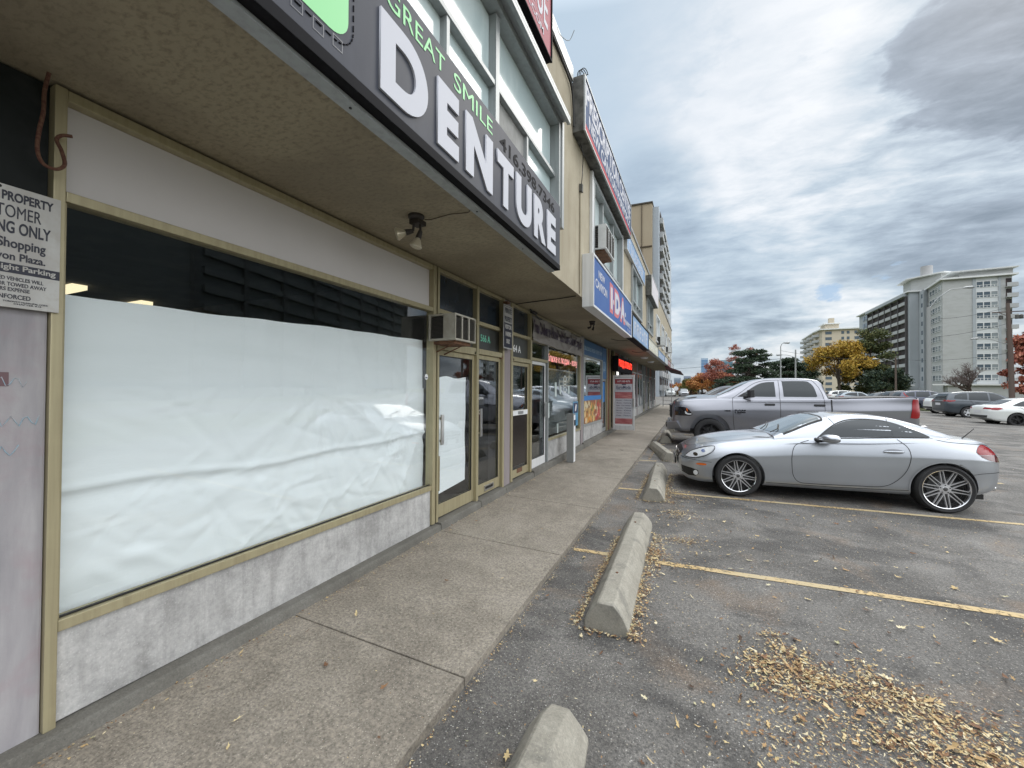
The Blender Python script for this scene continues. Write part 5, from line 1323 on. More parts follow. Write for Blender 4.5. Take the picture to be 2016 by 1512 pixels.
    def strip(s, mb, line, ax, w=.006, off=.0025, mi=0, step=.03):
        L = [Vector(p) for p in line]; pts = []
        for i in range(len(L) - 1):
            n = max(1, int((L[i + 1] - L[i]).length / step))
            pts += [L[i].lerp(L[i + 1], k / n) for k in range(n)]
        pts.append(L[-1]); vs = []; good = []
        for i, p in enumerate(pts):
            d = (pts[min(i + 1, len(pts) - 1)] - pts[max(i - 1, 0)]).normalized(); nn = Vector((-d.y, d.x)) * w / 2
            a = s.proj(p.x + nn.x, p.y + nn.y, ax, off); c = s.proj(p.x - nn.x, p.y - nn.y, ax, off)
            good.append(a is not None and c is not None); vs += [tuple(a or (0, 0, 0)), tuple(c or (0, 0, 0))]
        fs = [(2 * i, 2 * i + 1, 2 * i + 3, 2 * i + 2) for i in range(len(pts) - 1) if good[i] and good[i + 1]]
        mb.add(vs, fs, mi)

def seams(c, par, lines, ax, name='panel_seam', m_=None):
    for ln, w_, off in lines:
        mb = MB(); c.strip(mb, ln, ax, w_, off); mb.build(name, m_ or M['seam'], par, local=True)
def curve2(pts, n=8):
    P = [Vector(p) for p in pts]; out = []
    for i in range(len(P) - 1):
        p0 = P[max(i - 1, 0)]; p1 = P[i]; p2_ = P[i + 1]; p3 = P[min(i + 2, len(P) - 1)]
        for k in range(n):
            t = k / n; out.append(tuple(.5 * ((2 * p1) + (-p0 + p2_) * t + (2 * p0 - 5 * p1 + 4 * p2_ - p3) * t * t + (-p0 + 3 * p1 - 3 * p2_ + p3) * t ** 3)))
    out.append(tuple(P[-1])); return out

M['tyre'] = mat('tyre rubber', (0.018, 0.018, 0.019), 0.75, bump=(40, .3, .003))
M['rimsilver'] = mat('silver alloy', (0.60, 0.60, 0.61), 0.34, 0.7)
M['rimlip'] = mat('polished lip', (0.75, 0.75, 0.76), 0.12, 1.0)
M['rimbright'] = mat('bright silver wheel cover', (0.62, 0.63, 0.64), 0.4, 0.2)
M['rimblack'] = mat('black alloy', (0.02, 0.02, 0.022), 0.3, 0.3)
M['disc'] = mat('brake disc', (0.10, 0.10, 0.10), 0.5, 0.6)
M['carglass'] = mat('car glass dark', (0.020, 0.026, 0.030), 0.03, spec=0.5)
M['windshield'] = mat('windscreen glass', (0.07, 0.09, 0.09), 0.03, spec=1.0, coat=1.0)
M['redlens'] = mat('red lens', (0.24, 0.006, 0.010), 0.2, coat=.2)
M['darkred'] = mat('dark red lens', (0.10, 0.008, 0.01), 0.12, coat=1.0)
M['clearlens'] = mat('clear headlight lens', (0.72, 0.75, 0.77), 0.15, .1, coat=1.0)
M['amber'] = mat('amber lens', (0.62, 0.13, 0.01), 0.25, coat=.6)
M['plastic'] = mat('dark grey plastic', (0.03, 0.03, 0.032), 0.55)
M['seam'] = mat('panel gap', (0.02, 0.02, 0.02), 0.8)
M['chrome'] = mat('chrome', (0.75, 0.75, 0.76), 0.08, 1.0)
def paint(name, col, metal=.55, rough=.32, coat=1.0):
    return mat(name, col, rough, metal, coat=coat, var=(1.3, tuple(c * .92 for c in col), .5, .4, .6))
P_SILVER = paint('brilliant silver paint', (0.44, 0.465, 0.50), .78, .36)
P_GREY = paint('mid grey truck paint', (0.285, 0.29, 0.32), .78, .30)

def wheel(par, x, y, r_, w_, side, style='multi', rimr=.235, rimm='rimsilver', name='wheel'):
    """side -1: outer face towards -Y"""
    def fn(p): return (x + p[0], y + side * p[2], r_ + p[1])
    mb = MB(); h = w_ / 2
    mb.lathe([(rimr, -h + .02), (r_ - .03, -h), (r_ - .006, -h + .02), (r_, -h + .045), (r_, h - .045), (r_ - .006, h - .02), (r_ - .03, h), (rimr + .03, h - .002), (rimr, h - .012)], 44, fn=fn, close=True)
    t_ = mb.build(name, M['tyre'], par, local=True, smooth=50)
    mb = MB()
    mb.lathe([(rimr + .002, h - .012), (rimr - .004, h - .002), (rimr - .012, h - .006), (rimr - .022, h - .03), (rimr - .026, -h + .03)], 44, 1, fn=fn)
    mb.lathe([(0, .0), (rimr - .026, .0)], 30, 2, fn=fn)
    mb.lathe([(.03, .012), (.62 * rimr, .012), (.62 * rimr, .004)], 30, 3, fn=fn)
    hf = h - .028
    def spoke(a0, r0, a1, r1, wd0, wd1, z0, z1, th=.018):
        p0 = Vector((r0 * math.cos(a0), r0 * math.sin(a0))); p1 = Vector((r1 * math.cos(a1), r1 * math.sin(a1)))
        d = (p1 - p0).normalized(); n = Vector((-d.y, d.x))
        q = [(p0 - n * wd0, z0 - th), (p1 - n * wd1, z1 - th), (p1 + n * wd1, z1 - th), (p0 + n * wd0, z0 - th), (p0 - n * wd0 * .6, z0), (p1 - n * wd1 * .6, z1), (p1 + n * wd1 * .6, z1), (p0 + n * wd0 * .6, z0)]
        mb.hexa([fn((a.x, a.y, b)) for a, b in q], 0)
    if style == 'multi':
        for i in range(10):
            a = 2 * math.pi * i / 10 + .157
            for sg in (-1, 1):
                spoke(a - sg * .05, .060, a + sg * .245, rimr - .016, .0088, .0068, hf - .006 - (.002 if sg > 0 else 0), hf - .002 - (.002 if sg > 0 else 0))
        for i in range(20):
            a = 2 * math.pi * i / 20
        mb.lathe([(0, hf + .004), (.030, hf + .004), (.034, hf - .001), (.066, hf - .004), (.072, hf - .028), (.072, 0)], 30, 0, fn=fn)
        for i in range(5):
            a = 2 * math.pi * i / 5 + .3; cx_, cz_ = .052 * math.cos(a), .052 * math.sin(a)
            mb.lathe([(0, hf + .001), (.0075, hf + .001), (.0075, hf - .01)], 8, 4, fn=lambda p: fn((p[0] + cx_, p[1] + cz_, p[2])))
        mb.lathe([(0, hf + .007), (.022, hf + .007), (.026, hf + .004)], 20, 3, fn=fn)
    else:
        ns = {'five': 5, 'six': 6}.get(style, 5)
        for i in range(ns):
            a = 2 * math.pi * i / ns + .3
            spoke(a, .04, a, rimr - .015, .030 if style == 'five' else .026, .042, hf, hf - .006, .03)
        mb.lathe([(0, hf + .004), (.05, hf + .004), (.065, hf - .01), (.065, 0)], 24, 0, fn=fn)
    mb.build('rim', [M[rimm], M['rimlip'] if style == 'multi' else M[rimm], M['black'], M['disc'], M['black']], t_, local=True, smooth=40)
    return t_

# ---- the silver coupe
slk = dict(Wmax=.895, xmap=lambda x: x if x < 2.55 else 2.55 + (x - 2.55) * .86,
    curves=dict(
        W=[(-.84, .30), (-.825, .47), (-.79, .60), (-.72, .71), (-.6, .80), (-.42, .855), (-.1, .878), (.4, .872), (1.2, .868), (1.9, .878), (2.45, .893), (2.8, .875), (3.02, .83), (3.17, .74), (3.26, .60), (3.30, .40)],
        zb=[(-.84, .33), (-.80, .25), (-.70, .195), (-.5, .175), (0, .185), (2.0, .20), (2.5, .22), (2.85, .25), (3.1, .31), (3.25, .40), (3.30, .47)],
        zs=[(-.84, .50), (-.80, .54), (-.7, .60), (-.5, .695), (-.2, .79), (.1, .835), (.5, .875), (.9, .925), (1.6, .955), (2.3, .985), (2.7, .975), (2.95, .945), (3.12, .89), (3.24, .78), (3.30, .66)],
        zt=[(-.84, .53), (-.81, .60), (-.74, .665), (-.6, .745), (-.4, .82), (-.1, .885), (.2, .93), (.55, .955), (1.0, .96), (2.2, .99), (2.6, 1.0), (2.85, 1.005), (3.0, .995), (3.14, .955), (3.24, .86), (3.30, .72)],
        ws=[(-.84, .9), (-.6, .90), (-.2, .90), (.4, .915), (1.2, .93), (2.2, .93), (2.8, .90), (3.1, .87), (3.30, .85)],
        wr=[(.5, .74), (.8, .665), (1.2, .585), (1.6, .565), (2.0, .565), (2.4, .555), (2.85, .56)],
        wb=[(.5, .76), (.9, .80), (1.5, .805), (2.2, .79), (2.55, .73), (2.85, .60)]),
    cabin=[(.50, .955), (.79, 1.10), (1.08, 1.225), (1.25, 1.268), (1.42, 1.288), (1.62, 1.294), (1.95, 1.272), (2.28, 1.195), (2.56, 1.09), (2.85, .975)],
    arch=[(-.01, .312, .362), (2.46, .318, .362)], flare=[(0, .4, .42, .012), (2.46, .4, .5, .020)], edge=.06)
car = Car(slk, P_SILVER, res=.04, nseg=40)
CA = math.atan2(.239, 2.477)
def coupe():
    # contact of near wheels at (0.604,7.232) and (3.081,7.471); centre line lies .80 m further
    yo = .80
    ox = .604 - math.sin(CA) * yo; oy_ = 7.232 + math.cos(CA) * yo
    root = empty('coupe', (ox, oy_, gz(1.8, 7.4) - .0), CA, 'low silver two door coupe with mesh spoke wheels, parked nose to a wheel stop', 'car')
    root.rotation_euler = (0, -math.atan2(-.0, 1) + R(0.0), CA)
    b = link('body', car.body, root, local=True)
    sides = (('L', -1), ('R', 1))
    for ax, sg in sides:
        win = curve2([(1.07, .955), (1.17, 1.045), (1.30, 1.13), (1.45, 1.188), (1.62, 1.212), (1.80, 1.212), (1.948, 1.195)], 5) + [(1.955, .995), (1.5, .970)]
        mb = MB(); car.drape(mb, win, ax, .003); mb.build('side_window', M['carglass'], root, local=True, smooth=60)
        win2 = curve2([(1.946, 1.196), (2.08, 1.150), (2.22, 1.083), (2.36, 1.006)], 5) + [(1.950, .992)]
        mb = MB(); car.drape(mb, win2, ax, .0045); mb.build('quarter_window', M['carglass'], root, local=True, smooth=60)
        mb = MB(); car.strip(mb, curve2([(1.05, .945), (1.17, 1.052), (1.30, 1.14), (1.45, 1.20), (1.62, 1.222), (1.80, 1.218), (1.95, 1.196), (2.10, 1.145), (2.24, 1.078), (2.37, 1.003)], 5), ax, .012, .004); car.strip(mb, [(1.04, .938), (1.5, .958), (1.95, .986), (2.37, 1.0)], ax, .014, .004); mb.build('window_trim', M['black'], root, local=True)
        mb = MB(); dr = curve2([(.93, .905), (.76, .83), (.705, .70), (.70, .54), (.72, .38), (.80, .285), (1.0, .272), (1.5, .285), (1.78, .300), (1.93, .38), (2.04, .53), (2.09, .72), (2.07, .86), (1.97, .965)], 6)
        car.strip(mb, dr, ax, .008, .002); mb.build('door_seam', M['seam'], root, local=True)
        seams(car, root, [([(.36, .245), (1.2, .24), (2.08, .268)], .007, .002), (curve2([(-.38, .505), (-.55, .515), (-.72, .525), (-.80, .53)], 4), .006, .002),
            (curve2([(2.76, .53), (2.9, .555), (3.05, .565), (3.2, .57)], 4), .006, .002), (curve2([(2.36, .99), (2.50, .955), (2.7, .94), (2.95, .93), (3.06, .915)], 5), .006, .002),
            (curve2([(1.22, 1.262), (1.27, 1.20), (1.30, 1.14)], 4), .006, .003), (curve2([(1.98, 1.262), (1.965, 1.22), (1.955, 1.19)], 4), .006, .003)], ax)
        mb = MB(); car.drape(mb, curve2([(-.745, .555), (-.66, .635), (-.52, .70), (-.40, .735), (-.335, .742), (-.36, .69), (-.44, .625), (-.56, .575), (-.66, .552)], 3)[:-1], ax, .006, .03)
        hl = mb.build('headlight', M['clearlens'], root, local=True, smooth=60)
        mb = MB()
        for cx_, cz_, rr_ in ((-.60, .605, .032), (-.49, .665, .028)):
            pts = [(cx_ + rr_ * math.cos(6.283 * i / 14), cz_ + rr_ * .8 * math.sin(6.283 * i / 14)) for i in range(14)]; car.drape(mb, pts, ax, .0075, .03)
        mb.build('lamp_bowl', M['rimlip'], hl, local=True)
        mb = MB(); car.strip(mb, curve2([(-.75, .548), (-.66, .542), (-.56, .562), (-.44, .612), (-.35, .68), (-.325, .745), (-.40, .742), (-.52, .706), (-.66, .64), (-.75, .555)], 3), ax, .008, .005); mb.build('headlight_trim', M['seam'], hl, local=True)
        mb = MB(); car.drape(mb, curve2([(-.605, .455), (-.58, .473), (-.52, .480), (-.47, .478), (-.45, .465), (-.47, .450), (-.54, .446), (-.60, .450)], 2)[:-1], ax, .005, .03); mb.build('side_marker', M['amber'], root, local=True)
        mb = MB(); car.drape(mb, [(-.80, .40), (-.66, .385), (-.57, .36), (-.56, .30), (-.60, .262), (-.70, .255), (-.79, .29)], ax, .003, .03); fb = mb.build('bumper_intake', M['black'], root, local=True)
        mb = MB(); pts = [(-.60 + .032 * math.cos(6.283 * i / 14), .318 + .040 * math.sin(6.283 * i / 14)) for i in range(14)]; car.drape(mb, pts, ax, .008, .03); mb.build('fog_lamp', M['clearlens'], fb, local=True)
        # tail light: bright red upper, dark lower
        mb = MB(); car.drape(mb, curve2([(2.83, .835), (2.86, .885), (2.93, .925), (3.00, .915), (3.06, .875), (3.10, .835)], 3) + [(3.11, .80), (2.86, .802)], ax, .005, .03); tl = mb.build('tail_light', M['redlens'], root, local=True)
        mb = MB(); car.drape(mb, [(2.865, .799), (3.112, .797), (3.15, .76), (3.175, .70), (3.10, .708), (2.98, .735), (2.90, .77)], ax, .005, .03); mb.build('tail_light_lower', M['darkred'], tl, local=True)
        # mirror
        yw = .865 * sg
        c = Vector((1.12, sg * 1.0, .955)); n = 12; rings = []
        mb = MB()
        prof = [(-.095, .25), (-.085, .62), (-.055, .88), (-.01, 1.0), (.04, .98), (.075, .90), (.085, .82)]
        vs = []; kx = len(prof)
        for px__, sc_ in prof:
            for j in range(16):
                a = 6.28318 * j / 16; ca, sa = math.cos(a), math.sin(a)
                vs.append((c.x + px__ + .02 * abs(ca), c.y + sg * (.105 * sc_ * (abs(ca) ** .8) * (1 if ca > 0 else -1)), c.z + .060 * sc_ * (abs(sa) ** .8) * (1 if sa > 0 else -1)))
        fs = [(i * 16 + j, i * 16 + (j + 1) % 16, (i + 1) * 16 + (j + 1) % 16, (i + 1) * 16 + j) for i in range(kx - 1) for j in range(16)] + [tuple(range(16)), tuple(range((kx - 1) * 16, kx * 16))]
        mb.add(vs, fs); mr = mb.build('mirror', P_SILVER, root, local=True, smooth=50)
        mb = MB(); mb.tube([(1.02, sg * .79, .915), (1.05, sg * .86, .905), (1.10, sg * .93, .915)], [.032, .024, .02], 8); mb.box(1.03, 1.16, min(sg * 1.02, sg * 1.11), max(sg * 1.02, sg * 1.11), .952, .958) ; mb.build('mirror_arm', M['plastic'], mr, local=True, smooth=50)
        # handle
        hy = car.proj(1.91, .80, ax, 0).y
        mb = MB(); mb.tube([(1.80, hy + sg * .002, .790), (1.82, hy + sg * .022, .793), (1.91, hy + sg * .028, .798), (2.0, hy + sg * .022, .800), (2.02, hy + sg * .002, .800)], [.009, .011, .012, .011, .009], 8); mb.build('door_handle', P_SILVER, root, local=True, smooth=60)
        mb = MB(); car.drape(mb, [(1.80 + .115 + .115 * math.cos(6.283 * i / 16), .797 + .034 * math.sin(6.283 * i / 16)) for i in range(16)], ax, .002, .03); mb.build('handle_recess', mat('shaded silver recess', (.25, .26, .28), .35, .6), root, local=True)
        # wheels
        wheel(root, -.01, sg * .775, .320, .225, sg, 'multi', .245)
        wheel(root, 2.46, sg * .785, .326, .245, sg, 'multi', .262)
        # arch lips
        for wx, wz, ar in slk['arch']:
            a0 = -20 if wx < 1 else -12; mb = MB()
            car.strip(mb, [(wx + (ar + .012) * math.cos(R(a)), wz + (ar + .012) * math.sin(R(a))) for a in range(a0, 181 - a0, 5)], ax, .018, .006)
            mb.build('wheel_arch_lip', P_SILVER, root, local=True, smooth=60)
        # hood vent
        mb = MB(); car.drape(mb, [(.22, sg * .60), (.40, sg * .68), (.50, sg * .69), (.32, sg * .60)], 'T', .003, .05); mb.build('hood_vent', M['black'], root, local=True)
    mb = MB(); car.drape(mb, [(.62, -.70), (.55, -.35), (.53, 0), (.55, .35), (.62, .70), (1.13, .580), (1.16, .3), (1.17, 0), (1.16, -.3), (1.13, -.580)], 'T', .004, .06); mb.build('windscreen', M['windshield'], root, local=True, smooth=60)
    mb = MB(); car.strip(mb, curve2([(.63, -.715), (.85, -.655), (1.13, -.592), (1.165, -.565), (1.185, -.3), (1.19, 0), (1.185, .3), (1.165, .565), (1.13, .592), (.85, .655), (.63, .715)], 4), 'T', .022, .005); mb.build('windscreen_trim', M['black'], root, local=True)
    mb = MB(); car.drape(mb, [(2.36, -.5), (2.34, 0), (2.36, .5), (2.76, .5), (2.79, 0), (2.76, -.5)], 'T', .004, .06); mb.build('rear_window', M['carglass'], root, local=True, smooth=60)
    mb = MB()
    car.strip(mb, curve2([(.55, -.63), (.3, -.67), (0, -.70), (-.3, -.64), (-.55, -.52), (-.66, -.38), (-.70, -.2), (-.71, 0), (-.70, .2), (-.66, .38), (-.55, .52), (-.3, .64), (0, .7), (.3, .67), (.55, .63)], 4), 'T', .006, .002)
    car.strip(mb, curve2([(-.62, -.25), (-.2, -.38), (.3, -.45)], 4), 'T', .006, .001)
    mb.build('bonnet_seam', M['seam'], root, local=True)
    mb = MB(); mb.tube([(.50, -.55, .985), (.62, -.45, 1.03), (.72, -.1, 1.08)], .008, 6); mb.tube([(.50, .05, .985), (.60, .2, 1.03), (.70, .5, 1.075)], .008, 6); mb.build('wiper', M['black'], root, local=True)
    # grille with its bars, badge ring, number plate holder
    mb = MB(); car.drape(mb, curve2([(-.44, .60), (-.36, .635), (0, .655), (.36, .635), (.44, .60), (.36, .51), (.22, .475), (0, .465), (-.22, .475), (-.36, .51), (-.44, .60)], 3)[:-1], 'F', .006, .04); gr = mb.build('grille', M['black'], root, local=True)
    mb = MB(); car.strip(mb, [(-.42, .575), (0, .585), (.42, .575)], 'F', .020, .014); car.strip(mb, [(-.34, .52), (0, .525), (.34, .52)], 'F', .014, .014); mb.build('grille_bar', P_SILVER, gr, local=True)
    fx = car.proj(0, .56, 'F', .02).x
    mb = MB(); q = []
    for i in range(25): a = 6.283 * i / 24; q.append((fx, .065 * math.cos(a), .565 + .065 * math.sin(a)))
    mb.tube(q, .005, 6)
    for a in (90, 210, 330): mb.tube([(fx, 0, .565), (fx, .063 * math.cos(R(a)), .565 + .063 * math.sin(R(a)))], [.007, .002], 6)
    mb.build('badge', M['chrome'], gr, local=True, smooth=50)
    mb = MB(); mb.box(-.885, -.862, -.27, .27, .365, .475); mb.build('plate_holder', M['black'], root, local=True, bevel=.004)
    mb = MB(); mb.box(-.8862, -.8855, -.15, .15, .37, .47); mb.build('front_plate', M['white'], root, local=True)
    # aerial and exhaust
    mb = MB(); mb.tube([(2.77, -.60, .955), (2.785, -.60, .985), (2.91, -.60, 1.12), (2.915, -.60, 1.13)], [.016, .008, .004, .005], 8); mb.build('aerial', M['black'], root, local=True, smooth=50)
    mb = MB(); mb.tube([(3.0, -.52, .315), (3.17, -.52, .315)], .036, 14, cap=False); mb.tube([(3.0, -.52, .315), (3.155, -.52, .315)], .030, 14); mb.tube([(3.0, .52, .315), (3.17, .52, .315)], .036, 14); mb.build('exhaust', M['chrome'], root, local=True, smooth=50)
    mb = MB(); mb.box(-.5, 3.0, -.62, .62, .17, .24); mb.build('underbody', M['black'], root, local=True)
    return root
coupe()

# ---- the grey pickup
ram = dict(Wmax=1.0,
    curves=dict(
        W=[(-.98, .60), (-.95, .78), (-.86, .90), (-.7, .965), (-.3, .99), (1.0, .99), (2.7, .99), (4.3, .99), (4.40, .975), (4.44, .95)],
        zb=[(-.98, .55), (-.92, .47), (-.7, .42), (.5, .46), (2.5, .46), (4.44, .50)],
        zs=[(-.98, 1.14), (-.94, 1.20), (-.85, 1.24), (-.4, 1.29), (.2, 1.33), (1.5, 1.365), (2.75, 1.38), (4.3, 1.43), (4.44, 1.42)],
        zt=[(-.98, 1.18), (-.94, 1.26), (-.85, 1.325), (-.55, 1.41), (-.2, 1.445), (.25, 1.455), (1.5, 1.40), (2.75, 1.40), (4.3, 1.445), (4.44, 1.43)],
        ws=[(-.98, .88), (-.5, .90), (.2, .935), (1.5, .945), (4.44, .965)],
        wr=[(.25, .80), (.6, .75), (1.0, .69), (1.5, .68), (2.4, .68), (2.74, .70)],
        wb=[(.25, .86), (.6, .90), (1.5, .92), (2.6, .92), (2.74, .90)]),
    cabin=[(.18, 1.44), (.45, 1.58), (.75, 1.745), (.98, 1.85), (1.2, 1.905), (1.6, 1.94), (2.2, 1.935), (2.5, 1.90), (2.62, 1.82), (2.70, 1.60), (2.74, 1.40)],
    arch=[(0, .44, .50), (3.57, .44, .50)], flare=[(0, .5, .6, .03), (3.57, .5, .6, .03)], edge=.075)
pk = Car(ram, P_GREY, res=.06, nseg=34)
def pickup():
    a_ = R(2.2)
    root = empty('pickup_truck', (.36 - math.sin(a_) * .97, 12.45 + .97, gz(2, 13) - .02), a_, 'grey crew cab pickup truck with black wheels and black mirrors, parked beyond the silver coupe', 'truck')
    link('body', pk.body, root, local=True)
    for ax, sg in (('L', -1), ('R', 1)):
        fw_ = curve2([(.80, 1.485), (.95, 1.60), (1.12, 1.72), (1.25, 1.785), (1.40, 1.815), (1.56, 1.82)], 4) + [(1.565, 1.425), (.80, 1.425)]
        mb = MB(); pk.drape(mb, fw_, ax, .004); sw = mb.build('side_window', M['carglass'], root, local=True, smooth=60)
        rw_ = curve2([(1.745, 1.43), (1.735, 1.815), (1.76, 1.84), (2.22, 1.84), (2.34, 1.80), (2.42, 1.68), (2.47, 1.45)], 4) + [(2.45, 1.43)]
        mb = MB(); pk.drape(mb, rw_, ax, .004); mb.build('side_window', M['carglass'], root, local=True, smooth=60)
        seams(pk, root, [([(.56, 1.38), (.555, 1.2), (.57, .8), (.60, .50)], .010, .003), ([(1.655, 1.86), (1.655, 1.4), (1.66, .50)], .010, .003),
            (curve2([(.56, 1.38), (.80, 1.56), (1.02, 1.735), (1.22, 1.83), (1.5, 1.87), (2.3, 1.872), (2.45, 1.80), (2.55, 1.6), (2.60, 1.38), (2.61, .9)], 4), .009, .003), ([(2.75, 1.40), (2.75, .50)], .03, .004)], ax)
        mb = MB(); pk.strip(mb, [(.60, .62), (2.6, .62)], ax, .012, .004); mb.build('body_crease', P_GREY, root, local=True)
        for hx in (1.42, 2.50):
            hy = pk.proj(hx, 1.22, ax, 0).y
            mb = MB(); mb.box(hx - .115, hx + .115, min(hy, hy + sg * .035), max(hy, hy + sg * .035), 1.20, 1.25); mb.build('door_handle', M['plastic'], root, local=True, bevel=.01)
        # mirror
        mb = MB(); mb.hexa([(.90, sg * 1.0, 1.40), (.98, sg * 1.0, 1.40), (1.02, sg * 1.22, 1.41), (.94, sg * 1.22, 1.41), (.89, sg * 1.0, 1.60), (.97, sg * 1.0, 1.60), (1.01, sg * 1.22, 1.60), (.93, sg * 1.22, 1.60)] if sg > 0 else [(.94, -1.22, 1.41), (1.04, -1.22, 1.41), (1.0, -1.0, 1.40), (.90, -1.0, 1.40), (.93, -1.22, 1.60), (1.03, -1.22, 1.61), (.99, -1.0, 1.60), (.89, -1.0, 1.60)])
        mb.tube([(.84, sg * .90, 1.41), (.94, sg * 1.02, 1.44)], .04, 8); mb.build('mirror', M['plastic'], root, local=True, bevel=.012)
        mb = MB(); pk.drape(mb, [(.68, 1.42), (.86, 1.42), (.86, 1.54)], ax, .006); mb.build('mirror_base', M['plastic'], root, local=True)
        # headlight
        mb = MB(); pk.drape(mb, curve2([(-.89, 1.115), (-.66, 1.115), (-.55, 1.07), (-.46, .96), (-.44, .91), (-.52, .875), (-.88, .875)], 3)[:-1] + [(-.88, .875)], ax, .006, .05); hl = mb.build('headlight', M['blackgloss'], root, local=True, smooth=60)
        mb = MB(); pk.drape(mb, [(-.62, .93), (-.55, .905), (-.46, .915), (-.47, .945), (-.52, .935), (-.57, .95), (-.63, 1.02)], ax, .009, .04); mb.build('lamp_reflector', M['clearlens'], hl, local=True)
        mb = MB(); pk.drape(mb, [(-.60, 1.08), (-.58, 1.0), (-.55, 1.0), (-.57, 1.08)], ax, .009, .04); mb.build('lamp_marker', M['amber'], hl, local=True)
        # tail light
        mb = MB(); pk.drape(mb, curve2([(4.31, 1.39), (4.29, 1.2), (4.26, 1.0), (4.27, .96), (4.42, .97), (4.43, 1.2), (4.42, 1.40)], 3) + [(4.32, 1.40)], ax, .010, .05); mb.build('tail_light', M['redlens'], root, local=True, smooth=60)
        wheel(root, 0, sg * .86, .405, .28, sg, 'six', .26, 'rimblack'); wheel(root, 3.57, sg * .86, .405, .28, sg, 'six', .26, 'rimblack')
        for wx, wz, ar in ram['arch']:
            mb = MB(); pk.strip(mb, [(wx + (ar + .02) * math.cos(R(a)), wz + (ar + .02) * math.sin(R(a))) for a in range(-8, 189, 6)], ax, .03, .012)
            mb.build('wheel_arch_lip', P_GREY, root, local=True, smooth=60)
    # badges on the near door
    dy = pk.proj(.72, 1.02, 'L', 0).y - .006
    for txt, a, b, z0, z1 in (('RAM', .60, .86, 1.040, 1.075), ('1500', .60, .86, .985, 1.025), ('CLASSIC', .60, .75, .955, .972)):
        text('badge_lettering', txt, a, b, z0, z1, dy, FACE_S, M['black_sign'], root, local=True, bold=.05, extrude=.002)
    text('badge_lettering', 'HEMI', .36, .50, 1.02, 1.055, pk.proj(.43, 1.02, 'L', 0).y - .005, FACE_S, M['black_sign'], root, local=True, bold=.08, extrude=.002)
    # bed cover, windscreen, grille, bumpers
    mb = MB(); pk.drape(mb, [(2.80, -.86), (4.36, -.86), (4.36, .86), (2.80, .86)], 'T', .02, .15); mb.build('bed_cover', M['plastic'], root, local=True)
    mb = MB(); pk.strip(mb, [(2.80, -.90), (4.40, -.905)], 'T', .07, .022); pk.strip(mb, [(2.80, .90), (4.40, .905)], 'T', .07, .022); mb.build('bed_rail_cap', M['plastic'], root, local=True)
    mb = MB(); pk.drape(mb, [(.26, -.76), (.22, 0), (.26, .76), (.93, .66), (.98, .3), (1.0, 0), (.98, -.3), (.93, -.66)], 'T', .005, .1); mb.build('windscreen', M['windshield'], root, local=True, smooth=60)
    mb = MB(); pk.drape(mb, [(-.58, -.64), (-.40, -.56), (-.30, -.60), (-.34, -.74), (-.54, -.74)], 'T', .004, .05); mb.build('hood_vent', M['black'], root, local=True)
    mb = MB(); mb.box(-1.03, -.93, -.60, .60, .80, 1.17); gr = mb.build('grille', M['plastic'], root, local=True, bevel=.03)
    mb = MB(); mb.box(-1.045, -1.02, -.60, .60, .965, 1.0); mb.box(-1.045, -1.02, -.03, .03, .82, 1.15); mb.box(-1.045, -1.02, -.62, .62, 1.14, 1.18); mb.build('grille_bar', M['blackgloss'], gr, local=True, bevel=.008)
    mb = MB(); mb.hexa([(-1.10, -.80, .46), (-.70, -.98, .50), (-.70, .98, .50), (-1.10, .80, .46), (-1.12, -.80, .70), (-.86, -.985, .72), (-.86, .985, .72), (-1.12, .80, .70)]); mb.build('front_bumper', P_GREY, root, local=True, bevel=.03)
    mb = MB(); mb.box(-1.145, -1.115, -.45, .45, .50, .64); mb.build('bumper_intake', M['black'], root, local=True)
    mb = MB(); mb.box(4.42, 4.60, -.93, .93, .60, .78); mb.build('rear_bumper', P_GREY, root, local=True, bevel=.03)
    mb = MB(); mb.box(.95, 1.35, -.35, .35, 1.60, 1.605) if False else None
    mb = MB(); mb.box(-.5, 4.2, -.7, .7, .42, .50); mb.build('underbody', M['black'], root, local=True)
    mb = MB(); mb.lathe([(0, .03), (.03, .025), (.04, 0)], 10, fn=lambda p: (1.06 + p[0], p[1] * .5, 1.87 + p[2])); mb.build('roof_light', M['black'], root, local=True)
    return root
pickup()

# ---- parked cars of the lot: three body shapes
suv = dict(Wmax=.93, curves=dict(
        W=[(-.90, .55), (-.86, .72), (-.75, .84), (-.5, .90), (0, .925), (2.7, .925), (3.3, .90), (3.55, .84), (3.66, .74), (3.70, .60)],
        zb=[(-.90, .34), (-.8, .27), (0, .24), (2.7, .25), (3.4, .30), (3.70, .42)],
        zs=[(-.90, .74), (-.82, .82), (-.5, .92), (0, .98), (.6, 1.02), (2, 1.07), (3.0, 1.12), (3.5, 1.12), (3.70, 1.04)],
        zt=[(-.90, .80), (-.82, .92), (-.6, .99), (0, 1.055), (.5, 1.08), (2, 1.10), (3.4, 1.15), (3.6, 1.13), (3.70, 1.05)],
        ws=[(-.9, .9), (0, .92), (3.7, .93)], wr=[(.35, .76), (.9, .66), (1.4, .60), (2.8, .60), (3.3, .60), (3.66, .68)], wb=[(.35, .80), (.8, .84), (2.9, .84), (3.4, .80), (3.66, .74)]),
    cabin=[(.35, 1.06), (.75, 1.31), (1.1, 1.50), (1.4, 1.61), (1.8, 1.665), (2.6, 1.66), (3.1, 1.615), (3.35, 1.56), (3.55, 1.35), (3.66, 1.10)],
    arch=[(0, .35, .40), (2.69, .35, .40)], edge=.06)
